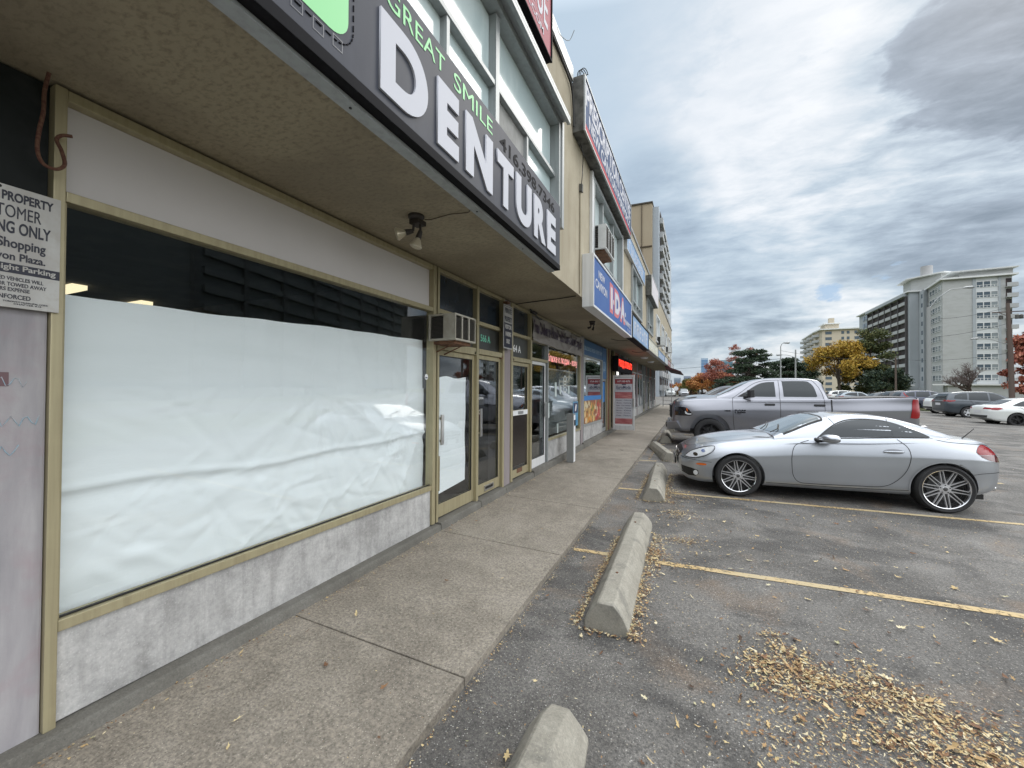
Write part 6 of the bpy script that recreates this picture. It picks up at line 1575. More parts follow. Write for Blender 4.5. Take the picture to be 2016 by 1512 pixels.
sedan = dict(Wmax=.90, curves=dict(
        W=[(-.90, .50), (-.86, .68), (-.75, .80), (-.5, .86), (0, .89), (2.7, .895), (3.3, .87), (3.55, .80), (3.68, .68), (3.72, .5)],
        zb=[(-.90, .28), (-.8, .21), (0, .19), (2.7, .20), (3.4, .26), (3.72, .40)],
        zs=[(-.90, .62), (-.8, .70), (-.5, .78), (0, .83), (.6, .88), (2, .94), (3.0, .97), (3.5, .95), (3.72, .82)],
        zt=[(-.90, .66), (-.8, .77), (-.5, .86), (0, .92), (.5, .96), (2, .98), (3.2, 1.04), (3.55, 1.03), (3.66, .98), (3.72, .85)],
        ws=[(-.9, .9), (0, .91), (3.72, .90)], wr=[(.4, .74), (.9, .64), (1.4, .56), (2.4, .56), (2.9, .58), (3.3, .60)], wb=[(.4, .76), (.8, .81), (2.6, .80), (3.0, .74), (3.3, .64)]),
    cabin=[(.40, .95), (.8, 1.15), (1.15, 1.32), (1.45, 1.40), (1.8, 1.425), (2.2, 1.40), (2.6, 1.31), (3.0, 1.15), (3.3, 1.03)],
    arch=[(0, .33, .375), (2.70, .33, .375)], edge=.055)
hatch = dict(Wmax=.89, curves=dict(
        W=[(-.80, .5), (-.76, .68), (-.65, .80), (-.4, .86), (0, .885), (2.6, .885), (3.0, .85), (3.25, .78), (3.35, .66), (3.39, .5)],
        zb=[(-.80, .30), (-.7, .22), (0, .20), (2.6, .22), (3.1, .28), (3.39, .40)],
        zs=[(-.80, .66), (-.7, .75), (-.4, .84), (0, .88), (.6, .93), (2, .98), (2.8, 1.03), (3.2, 1.01), (3.39, .90)],
        zt=[(-.80, .70), (-.7, .82), (-.4, .91), (0, .97), (.4, 1.0), (2, 1.02), (3.1, 1.06), (3.3, 1.02), (3.39, .93)],
        ws=[(-.8, .9), (0, .92), (3.39, .92)], wr=[(.3, .74), (.8, .65), (1.3, .58), (2.4, .58), (3.0, .60), (3.33, .66)], wb=[(.3, .78), (.8, .81), (2.6, .80), (3.05, .75), (3.33, .68)]),
    cabin=[(.30, .98), (.7, 1.22), (1.05, 1.41), (1.4, 1.50), (1.9, 1.52), (2.5, 1.48), (2.9, 1.36), (3.2, 1.12), (3.33, 1.02)],
    arch=[(0, .33, .375), (2.60, .33, .375)], edge=.055)
DET = {
 'suv': dict(win=[[(.82, 1.10), (.98, 1.28), (1.18, 1.43), (1.4, 1.52), (1.62, 1.555), (1.64, 1.09)], [(1.72, 1.09), (1.70, 1.56), (2.3, 1.565), (2.55, 1.545), (2.62, 1.12)], [(2.70, 1.14), (2.64, 1.54), (2.95, 1.51), (3.22, 1.40), (3.30, 1.20)]],
             ws=[(.42, -.70), (.40, 0), (.42, .70), (1.14, .60), (1.22, 0), (1.14, -.60)], rw=[(-.58, 1.20), (.58, 1.20), (.52, 1.50), (-.52, 1.50)],
             tail=[(3.25, 1.10), (3.62, 1.10), (3.66, 1.02), (3.55, .98), (3.28, 1.04)], tb=[(.38, 1.00), (.80, 1.02), (.78, 1.12), (.42, 1.10)], head=[(-.82, .80), (-.55, .90), (-.42, .92), (-.50, .82), (-.80, .73)], wb=2.69, r=.345, rim=.21, w=.22, hz=1.0, clad=True),
 'sedan': dict(win=[[(.86, .95), (1.02, 1.11), (1.25, 1.25), (1.5, 1.315), (1.68, 1.33), (1.72, .965)], [(1.79, .97), (1.75, 1.33), (2.1, 1.31), (2.4, 1.235), (2.68, 1.10), (2.80, 1.02), (2.6, .995)]],
             ws=[(.47, -.66), (.45, 0), (.47, .66), (1.18, .56), (1.24, 0), (1.18, -.56)], rw=[(-.54, 1.06), (.54, 1.06), (.46, 1.30), (-.46, 1.30)],
             tail=[(3.18, .86), (3.30, .93), (3.52, .92), (3.64, .86), (3.58, .80), (3.4, .79)], tb=[(.40, .84), (.74, .82), (.76, .91), (.46, .92)], head=[(-.80, .66), (-.60, .76), (-.42, .79), (-.48, .70), (-.78, .60)], wb=2.70, r=.325, rim=.225, w=.22, hz=.85, clad=False),
 'hatch': dict(win=[[(.76, 1.02), (.92, 1.18), (1.12, 1.32), (1.35, 1.40), (1.56, 1.42), (1.58, 1.01)], [(1.66, 1.01), (1.63, 1.425), (2.1, 1.41), (2.5, 1.34), (2.78, 1.22), (2.85, 1.10)]],
             ws=[(.37, -.66), (.35, 0), (.37, .66), (1.08, .58), (1.14, 0), (1.08, -.58)], rw=[(-.54, 1.10), (.54, 1.10), (.48, 1.36), (-.48, 1.36)],
             tail=[(2.92, .92), (3.02, 1.02), (3.24, 1.0), (3.32, .90), (3.1, .86)], tb=[(.42, .88), (.74, .88), (.74, 1.0), (.46, 1.0)], head=[(-.72, .72), (-.52, .82), (-.36, .84), (-.42, .76), (-.70, .66)], wb=2.60, r=.32, rim=.205, w=.21, hz=.9, clad=False)}
SH = {}
def proto_car(kind, pm, rimm='rimsilver', style='five', tailtall=False, far=False, clad=None):
    D = DET[kind]
    if kind not in SH: SH[kind] = Car({'suv': suv, 'sedan': sedan, 'hatch': hatch}[kind], pm, res=.09, nseg=22)
    c = SH[kind]
    root = empty('parked_car', (0, 0, 0))
    bm_ = c.body.copy(); bm_.materials[0] = pm
    link('body', bm_, root, local=True)
    for ax, sg in (('L', -1), ('R', 1)):
        for w_ in D['win']:
            mb = MB(); c.drape(mb, w_, ax, .005, .12); mb.build('side_window', M['carglass'], root, local=True, smooth=60)
        mb = MB(); c.drape(mb, D['tail'], ax, .006, .06)
        if tailtall: c.drape(mb, [(3.05, 1.10), (3.22, 1.12), (3.36, 1.30), (3.38, 1.48), (3.30, 1.50), (3.26, 1.34)], ax, .008, .06)
        mb.build('tail_light', M['redlens'], root, local=True)
        mb = MB(); c.drape(mb, D['head'], ax, .006, .06); mb.build('headlight', M['clearlens'], root, local=True)
        if not far:
            x_ = (D['win'][0][-1][0] + D['win'][1][0][0]) / 2; b0_ = D['win'][0][-1][1]
            seams(c, root, [([(x_, b0_), (x_, .35)], .012, .004), ([(D['win'][0][0][0] - .08, b0_ - .02), (D['win'][0][0][0] - .16, .35)], .012, .004), ([(D['wb'] - .12, b0_), (D['wb'] - .28, .8), (D['wb'] - .42, .60)], .012, .004)], ax, 'door_seam')
            for hx in (x_ - .18, D['wb'] - .42):
                hy = c.proj(hx, D['hz'] - .04, ax, 0).y; mb = MB(); mb.box(hx - .09, hx + .09, min(hy, hy + sg * .03), max(hy, hy + sg * .03), D['hz'] - .055, D['hz'] - .025); mb.build('door_handle', pm, root, local=True, bevel=.006)
            if (clad if clad is not None else D['clad']):
                mb = MB()
                for wx in (0, D['wb']): c.strip(mb, [(wx + .43 * math.cos(R(a)), .35 + .43 * math.sin(R(a))) for a in range(-6, 187, 8)], ax, .07, .006)
                c.strip(mb, [(.42, .30), (D['wb'] - .42, .30)], ax, .12, .006); mb.build('cladding', M['plastic'], root, local=True)
        mb = MB(); y_ = sg * (c.d['Wmax'] + .02); mb.hexa([(D['win'][0][0][0] + .02, min(y_, y_ + sg * .16), D['hz'] + .06), (D['win'][0][0][0] + .12, min(y_, y_ + sg * .16), D['hz'] + .06), (D['win'][0][0][0] + .12, max(y_, y_ + sg * .16), D['hz'] + .06), (D['win'][0][0][0] + .02, max(y_, y_ + sg * .16), D['hz'] + .06), (D['win'][0][0][0] + .03, min(y_, y_ + sg * .16), D['hz'] + .19), (D['win'][0][0][0] + .11, min(y_, y_ + sg * .16), D['hz'] + .19), (D['win'][0][0][0] + .11, max(y_, y_ + sg * .16), D['hz'] + .19), (D['win'][0][0][0] + .03, max(y_, y_ + sg * .16), D['hz'] + .19)])
        mb.build('mirror', pm, root, local=True, bevel=.02)
        for wx in (0, D['wb']): wheel(root, wx, sg * (c.d['Wmax'] - .13), D['r'], D['w'], sg, style, D['rim'], rimm)
    mb = MB(); c.drape(mb, D['ws'], 'T', .005, .12); mb.build('windscreen', M['windshield'], root, local=True, smooth=60)
    mb = MB(); c.drape(mb, D['rw'], 'B', .005, .10); mb.build('rear_window', M['carglass'], root, local=True, smooth=60)
    for sg in (-1, 1):
        mb = MB(); c.drape(mb, [(a * sg, b) for a, b in D['tb']], 'B', .007, .08); mb.build('tail_light', M['redlens'], root, local=True)
    mb = MB(); c.drape(mb, [(-.26, D['hz'] - .22), (.26, D['hz'] - .22), (.26, D['hz'] - .08), (-.26, D['hz'] - .08)], 'B', .008, .1); mb.build('number_plate', mat('plate white', (.6, .6, .62), .5), root, local=True)
    mb = MB(); c.drape(mb, [(-.62, .40), (.62, .40), (.66, .52), (-.66, .52)], 'B', .006, .1); mb.build('bumper_insert', M['plastic'], root, local=True)
    mb = MB(); c.drape(mb, [(-.42, D['hz'] - .42), (.42, D['hz'] - .42), (.46, D['hz'] - .22), (-.46, D['hz'] - .22)], 'F', .006, .1); mb.build('grille', M['black'], root, local=True)
    mb = MB(); mb.box(-.5, 3.2, -.6, .6, .22, .3); mb.build('underbody', M['black'], root, local=True)
    return root
def put(root, x, y, rz, label, group=None):
    """x,y: front wheel axle centre"""
    root.location = (x, y, gz(x, y)); root.rotation_euler = (0, 0, rz); tag(root, label, 'car', group)
    return root
GR = 'cars in the far row of the lot'; GL = 'cars parked nose in along the shops'
PI = math.pi
# far row: tails towards the shops, fronts towards +X
P_WHITE = paint('pearl white paint', (0.70, 0.72, 0.70), .1, .3); P_DK = paint('dark graphite paint', (0.050, 0.062, 0.075), .4, .3); P_BLK = paint('black paint finish', (0.02, 0.021, 0.023), .3, .25)
P_BLUE = paint('dark blue grey paint', (0.055, 0.065, 0.10), .45, .3); P_GR2 = paint('blue silver paint', (0.25, 0.29, 0.32), .55, .33); P_GREY3 = paint('light silver paint', (0.42, 0.43, 0.45), .6, .3)
a_ = R(3.0)
def far_row(kind, pm, xr, y, label, **kw):
    r_ = proto_car(kind, pm, **kw); D = DET[kind]
    put(r_, xr + D['wb'], y, PI + a_, label, GR); return r_
far_row('sedan', P_WHITE, 14.4, 29.5, 'white sedan with black wheels at the right edge of the photo', rimm='rimblack')
far_row('suv', P_DK, 15.3, 35.5, 'dark grey sport utility with bright silver wheels and grey cladding, beside the white sedan', rimm='rimbright')
far_row('hatch', P_WHITE, 16.1, 39.4, 'white hatchback showing its tail between the pickup and the dark grey sport utility')
far_row('suv', P_BLUE, 16.6, 45.6, 'dark blue sport utility with tall red tail lamps, behind the end of the pickup bed', tailtall=True, clad=False, far=True)
far_row('suv', P_BLK, 17.2, 49.6, 'black sport utility right behind the dark blue one', far=True)
far_row('hatch', P_DK, 17.0, 53.6, 'dark hatchback farther back behind the pickup bed', far=True)
far_row('hatch', P_GR2, 16.2, 60.5, 'blue silver hatchback seen sideways over the pickup bed', far=True)
far_row('suv', P_WHITE, 16.3, 64.5, 'white sport utility at the far left end of the back row', far=True, clad=False)
# along the shops beyond the pickup: noses towards the pavement
def near_row(kind, pm, y, label, x=.35, **kw):
    r_ = proto_car(kind, pm, **kw); put(r_, x, y, R(2), label, GL); return r_
near_row('sedan', P_GREY3, 16.6, 'silver sedan next to the pickup, mostly hidden by it', far=True)
near_row('hatch', P_GR2, 19.4, 'blue silver hatchback second beyond the pickup', x=.3, far=True)
near_row('suv', P_GREY3, 22.1, 'silver sport utility third beyond the pickup', x=.25, far=True, clad=False)
near_row('suv', P_BLK, 25.0, 'black sport utility with a sloping bonnet, fourth beyond the pickup', x=.0, far=True)
near_row('suv', P_WHITE, 28.2, 'white roofed sport utility at the far end of the row by the shops', x=.3, far=True)
near_row('suv', P_DK, 31.2, 'dark sport utility, last of the row by the shops', x=.2, far=True)
# distant street traffic
for i, (x, y, k, pm, lb) in enumerate(((-4.4, 84, 'suv', P_WHITE, 'tiny white sport utility on the far street, left of the others'), (-2.0, 86, 'hatch', P_GREY3, 'tiny silver hatchback on the far street near the round white sign'), (1.5, 96, 'sedan', P_WHITE, 'tiny white sedan on the far street, right of the others'))):
    r_ = proto_car(k, pm, far=True); put(r_, x, y, R(95), lb, 'distant cars on the far street')
# a car standing in the lot to the right, mirrored in the shop windows
# ------------------------------------------------------------------ trees
def leafm(name, stops): return mat(name, stops[0][1], .75, island=stops)
L_ORANGE = leafm('ochre leaves', [(0, (.22, .13, .02)), (.4, (.44, .27, .035)), (.8, (.56, .38, .06)), (1, (.30, .26, .05))])
L_RED = leafm('red leaves', [(0, (.18, .05, .035)), (.5, (.38, .115, .075)), (1, (.50, .22, .14))])
L_RUST = leafm('rusty orange leaves', [(0, (.30, .10, .035)), (.5, (.55, .23, .07)), (1, (.62, .36, .11))])
L_PINE = leafm('pine needles', [(0, (.012, .026, .014)), (.5, (.028, .050, .024)), (1, (.05, .08, .035))])
L_GREEN = leafm('dull green leaves', [(0, (.035, .055, .018)), (.5, (.075, .095, .028)), (1, (.14, .13, .04))])
L_YG = leafm('yellow green leaves', [(0, (.10, .11, .025)), (.5, (.19, .18, .045)), (1, (.26, .21, .06))])
L_DKG = leafm('dark green leaves', [(0, (.012, .030, .020)), (.5, (.028, .052, .030)), (1, (.06, .075, .03))])
BARK = mat('bark', (.10, .08, .065), .95, bump=(6, .5, .03))
def crown_mesh(clumps, n, size, m_, seed, name='crown', parent=None, flat=.6):
    """thousands of leaf sized faces spread through the clumps' volumes"""
    r_ = np.random.RandomState(seed)
    vol = np.array([c[3] ** 2 for c in clumps]); pr = vol / vol.sum()
    idx = r_.choice(len(clumps), n, p=pr); C = np.array([c[:3] for c in clumps])[idx]; Rr = np.array([c[3] for c in clumps])[idx]
    sq = np.array([c[4] if len(c) > 4 else .8 for c in clumps])[idx]
    d = r_.normal(size=(n, 3)); d /= np.linalg.norm(d, axis=1)[:, None]
    rad = Rr * (r_.rand(n) ** .45) * (1 + .22 * np.sin(d[:, 0] * 7 + idx) * np.cos(d[:, 2] * 9 + idx))
    P = C + d * rad[:, None]; P[:, 2] = C[:, 2] + d[:, 2] * rad * sq
    s = size * (.55 + r_.rand(n) * .9)
    u = r_.normal(size=(n, 3)); u /= np.linalg.norm(u, axis=1)[:, None]
    w = np.cross(u, r_.normal(size=(n, 3))); w /= np.linalg.norm(w, axis=1)[:, None]
    w *= flat
    V = np.stack([P - u * s[:, None], P - w * s[:, None] * .9 + u * s[:, None] * .1, P + u * s[:, None], P + w * s[:, None]], 1).reshape(-1, 3)
    me = bpy.data.meshes.new(name); me.vertices.add(len(V)); me.vertices.foreach_set('co', V.ravel())
    me.loops.add(4 * n); me.polygons.add(n); me.loops.foreach_set('vertex_index', np.arange(4 * n)); me.polygons.foreach_set('loop_start', np.arange(0, 4 * n, 4))
    me.update(calc_edges=True); me.materials.append(m_)
    return link(name, me, parent)
def tree(x, y, h, rad, m_, label, seed, shape='round', n=5000, size=.22, trunk=.22, zb=None, group='trees beyond the lot', cat='tree', name='tree', gaps=.0):
    z0 = gz(x, y) - .1 if zb is None else zb
    t_ = empty(name, (x, y, z0), 0, label, cat, group); r_ = random.Random(seed); cl = []; tips = []
    if shape == 'round':
        for i in range(34):
            a = r_.uniform(0, 6.283); e = r_.uniform(-.5, 1); rr_ = rad * r_.uniform(.35, .85) * math.sqrt(max(0, 1 - e * e * .8))
            cl.append((x + rr_ * math.cos(a), y + rr_ * math.sin(a), z0 + h * .56 + e * h * .36, rad * r_.uniform(.20, .36), .75))
    elif shape == 'pine':       # layered flat sprays
        for i in range(46):
            f = r_.random(); e = .18 + .80 * f; rr_ = rad * (1.05 - .75 * f) * r_.uniform(.3, 1.0); a = r_.uniform(0, 6.283)
            cl.append((x + rr_ * math.cos(a), y + rr_ * math.sin(a), z0 + h * e, rad * r_.uniform(.16, .30), .32))
    elif shape == 'tall':
        for i in range(40):
            e = r_.uniform(.15, 1); rr_ = rad * (1.1 - e * .75) * r_.uniform(.2, 1); a = r_.uniform(0, 6.283)
            cl.append((x + rr_ * math.cos(a), y + rr_ * math.sin(a), z0 + h * e * .97, rad * r_.uniform(.18, .32), .6))
    elif shape == 'loose':
        for i in range(30):
            a = r_.uniform(0, 6.283); e = r_.uniform(-.3, 1); rr_ = rad * r_.uniform(.2, 1.0) * math.sqrt(max(0.05, 1 - e * e * .7))
            cl.append((x + rr_ * math.cos(a), y + rr_ * math.sin(a), z0 + h * .62 + e * h * .36, rad * r_.uniform(.10, .24), .6))
    crown_mesh(cl, n, size, m_, seed, 'crown', t_)
    mb = MB(); mb.tube([(x, y, z0 - .2), (x + .1, y, z0 + h * .25), (x - .05, y + .1, z0 + h * .5), (x, y, z0 + h * .82)], [trunk, trunk * .8, trunk * .55, trunk * .15], 8)
    for c in cl[::2]:
        zs_ = z0 + h * r_.uniform(.2, .55); mid = ((x + c[0]) / 2, (y + c[1]) / 2, (zs_ + c[2]) / 2 + .1 * h * r_.random())
        mb.tube([(x, y, zs_), mid, (c[0], c[1], c[2])], [trunk * .35, trunk * .22, trunk * .06], 5)
    mb.build('trunk', BARK, t_, smooth=60)
    return t_
tree(22.0, 85, 9.9, 4.9, L_ORANGE, 'broad ochre orange tree before the smaller apartment block', 11, 'round', 19000, .15, .25)
tree(26.6, 86, 12.2, 4.3, L_GREEN, 'tall dull green tree before the dark balconies of the large block', 12, 'tall', 15000, .15, .3)
tree(26.2, 80, 5.4, 3.2, L_DKG, 'dark blue green bushy tree at the foot of the tall dull green one', 13, 'round', 10000, .15, .2)
tree(8.6, 78, 8.2, 5.6, L_PINE, 'dark layered pine behind the pickup truck', 14, 'pine', 17000, .15, .28)
tree(14.6, 84, 7.2, 4.8, L_PINE, 'lower dark pine just right of the street lamp pole', 15, 'pine', 12000, .15, .25)
tree(18.0, 92, 6.6, 4.0, L_DKG, 'dark green tree at the foot of the smaller apartment block', 25, 'round', 5000, .22, .22)
tree(8.2, 97, 11.3, 3.8, L_RED, 'sparse rosy tree top showing above the dark layered pine', 16, 'loose', 3000, .11, .16)
tree(3.9, 86, 7.3, 2.9, L_RED, 'bright crimson maple before the teal glass tower', 17, 'round', 7500, .11, .2)
tree(5.0, 90, 4.9, 3.2, L_RUST, 'rusty orange tree beneath the crimson maple', 18, 'round', 8000, .15, .2)
tree(1.2, 95, 4.9, 2.9, L_RUST, 'orange tree below the tall blue glass tower', 19, 'round', 8000, .15, .2)
tree(-1.0, 104, 3.9, 2.6, L_YG, 'yellow green tree left of the orange ones', 20, 'round', 3200, .2, .18)
tree(-3.6, 112, 2.9, 2.5, L_RUST, 'low rust brown tree by the end of the awning', 21, 'round', 2600, .2, .16)
tree(-7.4, 114, 3.2, 2.8, L_RED, 'low reddish tree half hidden by the end of the shops', 22, 'round', 2600, .2, .16)
tree(48.6, 92, 12.2, 4.2, L_RED, 'dark red tree at the right edge of the photo beyond the wooden pole', 23, 'tall', 8000, .25, .3)
# hedge like far wood along the horizon
r_ = random.Random(31); cl = []
for i in range(90):
    x = r_.uniform(-26, 28); y = 128 + r_.uniform(-3, 6); cl.append((x, y, .6 + r_.uniform(-.4, 1.0), r_.uniform(1.2, 2.2), .7))
o = crown_mesh(cl, 15000, .34, leafm('far autumn foliage', [(0, (.07, .05, .03)), (.4, (.16, .075, .03)), (.7, (.22, .12, .04)), (1, (.08, .09, .04))]), 5, 'distant_wood')
tag(o, 'low far autumn wood along the horizon', 'wood', kind='stuff')
# bare tree before the pale tower
def bare_tree(x, y, h, label, seed):
    z0 = gz(x, y) - .1; t_ = empty('bare_tree', (x, y, z0), 0, label, 'tree', 'trees beyond the lot'); r_ = random.Random(seed); mb = MB(); tw = MB()
    def br(p, d, L, r0, dep):
        q = p + d * L; (mb if dep < 3 else tw).tube([p, p.lerp(q, .5) + Vector((r_.uniform(-1, 1), r_.uniform(-1, 1), r_.uniform(-.3, 1))) * L * .06, q], [r0, r0 * .8, r0 * .62], 5 if dep < 3 else 3, cap=False)
        if dep >= 6: return
        for k in range(3 if dep else 6):
            nd = (d * (.75 if dep else .35) + Vector((r_.uniform(-1, 1), r_.uniform(-1, 1), r_.uniform(-.15, .75)))).normalized()
            br(p.lerp(q, r_.uniform(.55, 1)), nd, L * r_.uniform(.62, .82), r0 * .58, dep + 1)
    br(Vector((x, y, z0)), Vector((0, 0, 1)), h * .24, .26, 0)
    bt = mat('grey bare twigs', (.13, .10, .09), .9)
    mb.build('trunk', bt, t_, smooth=60); tw.build('twigs', bt, t_)
bare_tree(33.6, 75, 8.4, 'bare leafless tree before the pale tower, left of the wooden pole', 4)

# ------------------------------------------------------------------ poles, lamps, wires
conc = mat('pale concrete pole', (.30, .31, .30), .85); woodp = mat('weathered wooden pole', (.12, .09, .075), .9, bump=((20, 20, 2), .5, .02))
def lamp_pole(x, y, h, label, arms, m_=conc, r0=.12, r1=.07, top=True):
    z0 = gz(x, y) - .2; t_ = empty('street_lamp', (x, y, z0), 0, label, 'street lamp', 'street lamps round the lot')
    mb = MB(); mb.tube([(x, y, z0), (x, y, z0 + h * .5), (x, y, h)], [r0, (r0 + r1) / 2, r1], 10); mb.build('pole', m_, t_, smooth=60)
    for (za, dx, dy, dz) in arms:
        P = [(x, y, za), (x + dx * .25, y + dy * .25, za + dz * .55), (x + dx * .6, y + dy * .6, za + dz * .95), (x + dx, y + dy, za + dz)]
        mb = MB(); mb.tube(P, [.045, .04, .035, .03], 8); a = mb.build('lamp_arm', M['galv'], t_, smooth=60)
        n = math.hypot(dx, dy) or 1; ux, uy = dx / n, dy / n; q = Vector((x + dx, y + dy, za + dz))
        mb = MB(); mb.tube([q - Vector((ux, uy, 0)) * .1, q + Vector((ux * .15, uy * .15, .01)), q + Vector((ux * .5, uy * .5, -.01)), q + Vector((ux * .62, uy * .62, -.02))], [.05, .11, .12, .04], 8); mb.build('lamp_head', M['galv'], a, smooth=60)
    return t_
lamp_pole(9.7, 60, 7.15, 'tall curved street lamp standing behind the pickup roof', [(7.1, .35, 0, .45)], r0=.10, r1=.05)
lamp_pole(12.0, 64, 7.0, 'slim street lamp pole at the left edge of the smaller apartment block', [(5.9, -1.6, -.2, .45)], r0=.12, r1=.08)
lamp_pole(24.2, 70, 6.1, 'wooden pole with a lamp arm reaching left before the dark balconies', [(5.4, -2.0, -.4, .5)], m_=woodp, r0=.13, r1=.09)
lamp_pole(19.65, 50, 9.4, 'thick pale concrete pole with a long lamp arm in front of the big pale tower', [(9.2, 2.4, -.1, 1.75)], r0=.20, r1=.15)
# wooden utility pole with transformer brackets
ux_, uy_ = 24.95, 50.0; z0 = gz(ux_, uy_) - .2
up_ = empty('utility_pole', (ux_, uy_, z0), 0, 'leaning dark wooden utility pole near the right edge', 'utility pole')
mb = MB(); mb.tube([(ux_ + .10, uy_, z0), (ux_ + .02, uy_, 5), (ux_ - .12, uy_, 9.35)], [.19, .17, .12], 10); mb.build('pole', woodp, up_, smooth=60)
mb = MB(); mb.box(ux_ - 1.1, ux_ + .9, uy_ - .06, uy_ + .06, 8.55, 8.62); mb.tube([(ux_ - .8, uy_ - .05, 8.60), (ux_ - .1, uy_, 8.2)], .03, 5); mb.build('cross_arm', woodp, up_)
for dx in (-.55, .45, .7):
    mb = MB(); mb.lathe([(0, 0), (.13, 0), (.13, .32), (.05, .38), (0, .38)], 12, fn=lambda q: (ux_ + dx + q[0], uy_ + q[1], 7.95 + q[2])); mb.build('insulator', M['dirty'], up_, smooth=40)
mb = MB(); mb.tube([(ux_, uy_, 5.7), (ux_ - .9, uy_, 6.1), (ux_ - 1.6, uy_, 6.35), (ux_ - 2.1, uy_, 6.35)], [.035, .03, .03, .03], 6); mb.tube([(ux_ - 2.0, uy_, 6.35), (ux_ - 2.5, uy_, 6.34)], [.08, .05], 8); mb.build('lamp_arm', M['galv'], up_, smooth=60)
mb = MB(); mb.box(ux_ + .19, ux_ + .47, uy_ - .05, uy_ - .02, 2.05, 2.30); mb.build('pole_sign', M['white'], up_)
def wire(a, b, sag, label, r_=.014):
    P = [Vector(a).lerp(Vector(b), i / 14) - Vector((0, 0, sag * 4 * (i / 14) * (1 - i / 14))) for i in range(15)]
    mb = MB(); mb.tube(P, r_, 5); o = mb.build('power_line', M['black'], base=a); tag(o, label, 'wire', 'overhead wires across the lot')
wire((19.65, 50, 8.3), (24.85, 50, 9.0), .25, 'overhead wire from the concrete pole to the top of the utility pole')
wire((24.95, 50, 8.6), (60, 52, 9.6), .3, 'upper overhead wire running right from the utility pole')
wire((24.95, 50, 8.0), (60, 52, 8.9), .3, 'lower overhead wire running right from the utility pole')
wire((19.65, 50, 6.6), (24.9, 50, 7.6), .2, 'middle overhead wire between the concrete pole and the utility pole')
wire((24.2, 70, 5.9), (24.95, 50, 5.0), .4, 'low overhead wire from the wooden lamp pole to the utility pole')
wire((9.7, 60, 5.6), (-30, 96, 6.0), .8, 'thin overhead wire running left behind the lamp at the pickup roof', .02)
wire((9.7, 60, 6.6), (24.2, 70, 6.0), .5, 'overhead wire between the curved lamp and the wooden lamp pole', .016)
# round street sign by the far road
ts = empty('round_street_sign', (-3.4, 84.5, .4), 0, 'small round white sign on a post by the far street', 'sign')
mb = MB(); mb.tube([(-3.4, 84.5, .3), (-3.4, 84.5, 2.6)], .05, 8); mb.build('post', M['galv'], ts)
mb = MB(); mb.lathe([(0, 0), (.42, 0), (.42, .03), (0, .03)], 24, fn=lambda q: (-3.4 + q[0], 84.4 - q[2], 1.9 + q[1])); mb.build('sign_disc', M['white'], ts)

# ------------------------------------------------------------------ apartment blocks
def winmat(): return mat('far window glass', (.05, .065, .08), .15, spec=.8, island=[(0, (.035, .05, .07)), (.6, (.10, .13, .16)), (1, (.30, .33, .34))])
WG = winmat()
conw = mat('pale tower brick', (.43, .44, .43), .85, var=((.6, .6, 1.8), (.37, .375, .36), .6, .45, .6)); blw = mat('pale blue grey tower wall', (.38, .41, .43), .85, var=(.3, (.33, .36, .38), .5, .4, .6))
trimw = mat('tower white trim', (.66, .67, .66), .7); balc = mat('balcony front', (.40, .41, .41), .8); dk2 = mat('balcony recess shade', (.022, .018, .018), .8, var=(2.0, (.06, .035, .03), .8, .5, .6))  # balcony shade put into this near black colour, the recesses being shallow
big = empty('apartment_tower', (64, 150, 0), 0, 'large pale apartment tower with a dark balcony wing and a round roof tank', 'building')
ZR = 31.0; F0 = 3.9; FH = 2.62
def wall(par, pts, z0, z1, m_, name='wall'):
    q = MB(); q.prism(pts, z0, z1); return q.build(name, m_, par)
wall(big, [(58.7, 142.4), (71.5, 142.4), (71.5, 168), (60.4, 168), (60.4, 154)], -.5, ZR - .4, conw)
wall(big, [(56.8, 155.2), (60.38, 155.9), (60.38, 199), (58.0, 199)], -.5, ZR - .5, blw)
wall(big, [(59.1, 153.2), (60.39, 153.9), (60.39, 155.8), (59.0, 155.5)], -.5, ZR - .6, blw)
# roofs: thin overhanging slabs, penthouse with tank
q = MB(); q.prism([(58.0, 141.6), (72.3, 141.6), (72.3, 169), (59.8, 169), (59.8, 154)], ZR - .4, ZR); q.prism([(56.2, 154.6), (60.3, 155.2), (60.3, 200), (57.3, 200)], ZR - .5, ZR - .15)
q.prism([(60.5, 142.5), (72.6, 141.9), (72.6, 160), (62, 160)], ZR + 1.5, ZR + 1.75); q.build('roof', trimw, big)
q = MB(); q.prism([(62.5, 143.5), (72.0, 143), (72.0, 158), (64, 158)], ZR, ZR + 1.5); q.build('attic', conw, big)
q = MB(); q.prism([(57.9, 157), (62.2, 151.5), (64.5, 153.0), (64.5, 164), (58.6, 164)], ZR - .15, ZR + 3.5); ph = q.build('penthouse', conw, big)
q = MB(); q.prism([(56.7, 156.7), (62.3, 150.2), (65.4, 152.3), (65.4, 165), (57.4, 165)], ZR + 3.51, ZR + 3.8); q.build('roof', trimw, ph)
q = MB(); q.lathe([(1.3, 0), (1.3, 3.0), (0, 3.0)], 24, fn=lambda p: (61.0 + p[0], 156.2 + p[1], ZR + 3.8 + p[2])); q.build('roof_tank', mat('grey tank', (.36, .36, .36), .8), big, smooth=40)
q = MB(); q.prism([(56.0, 140.5), (78, 140.2), (78, 142.3), (56, 142.3)], 3.2, 3.55); q.prism([(54.5, 152), (56.7, 152), (57.6, 199), (54.9, 199)], 3.2, 3.5); q.build('podium_roof', trimw, big)
q = MB(); q.box(59, 78, 141.0, 142.35, -.5, 3.19); q.build('podium', conw, big)
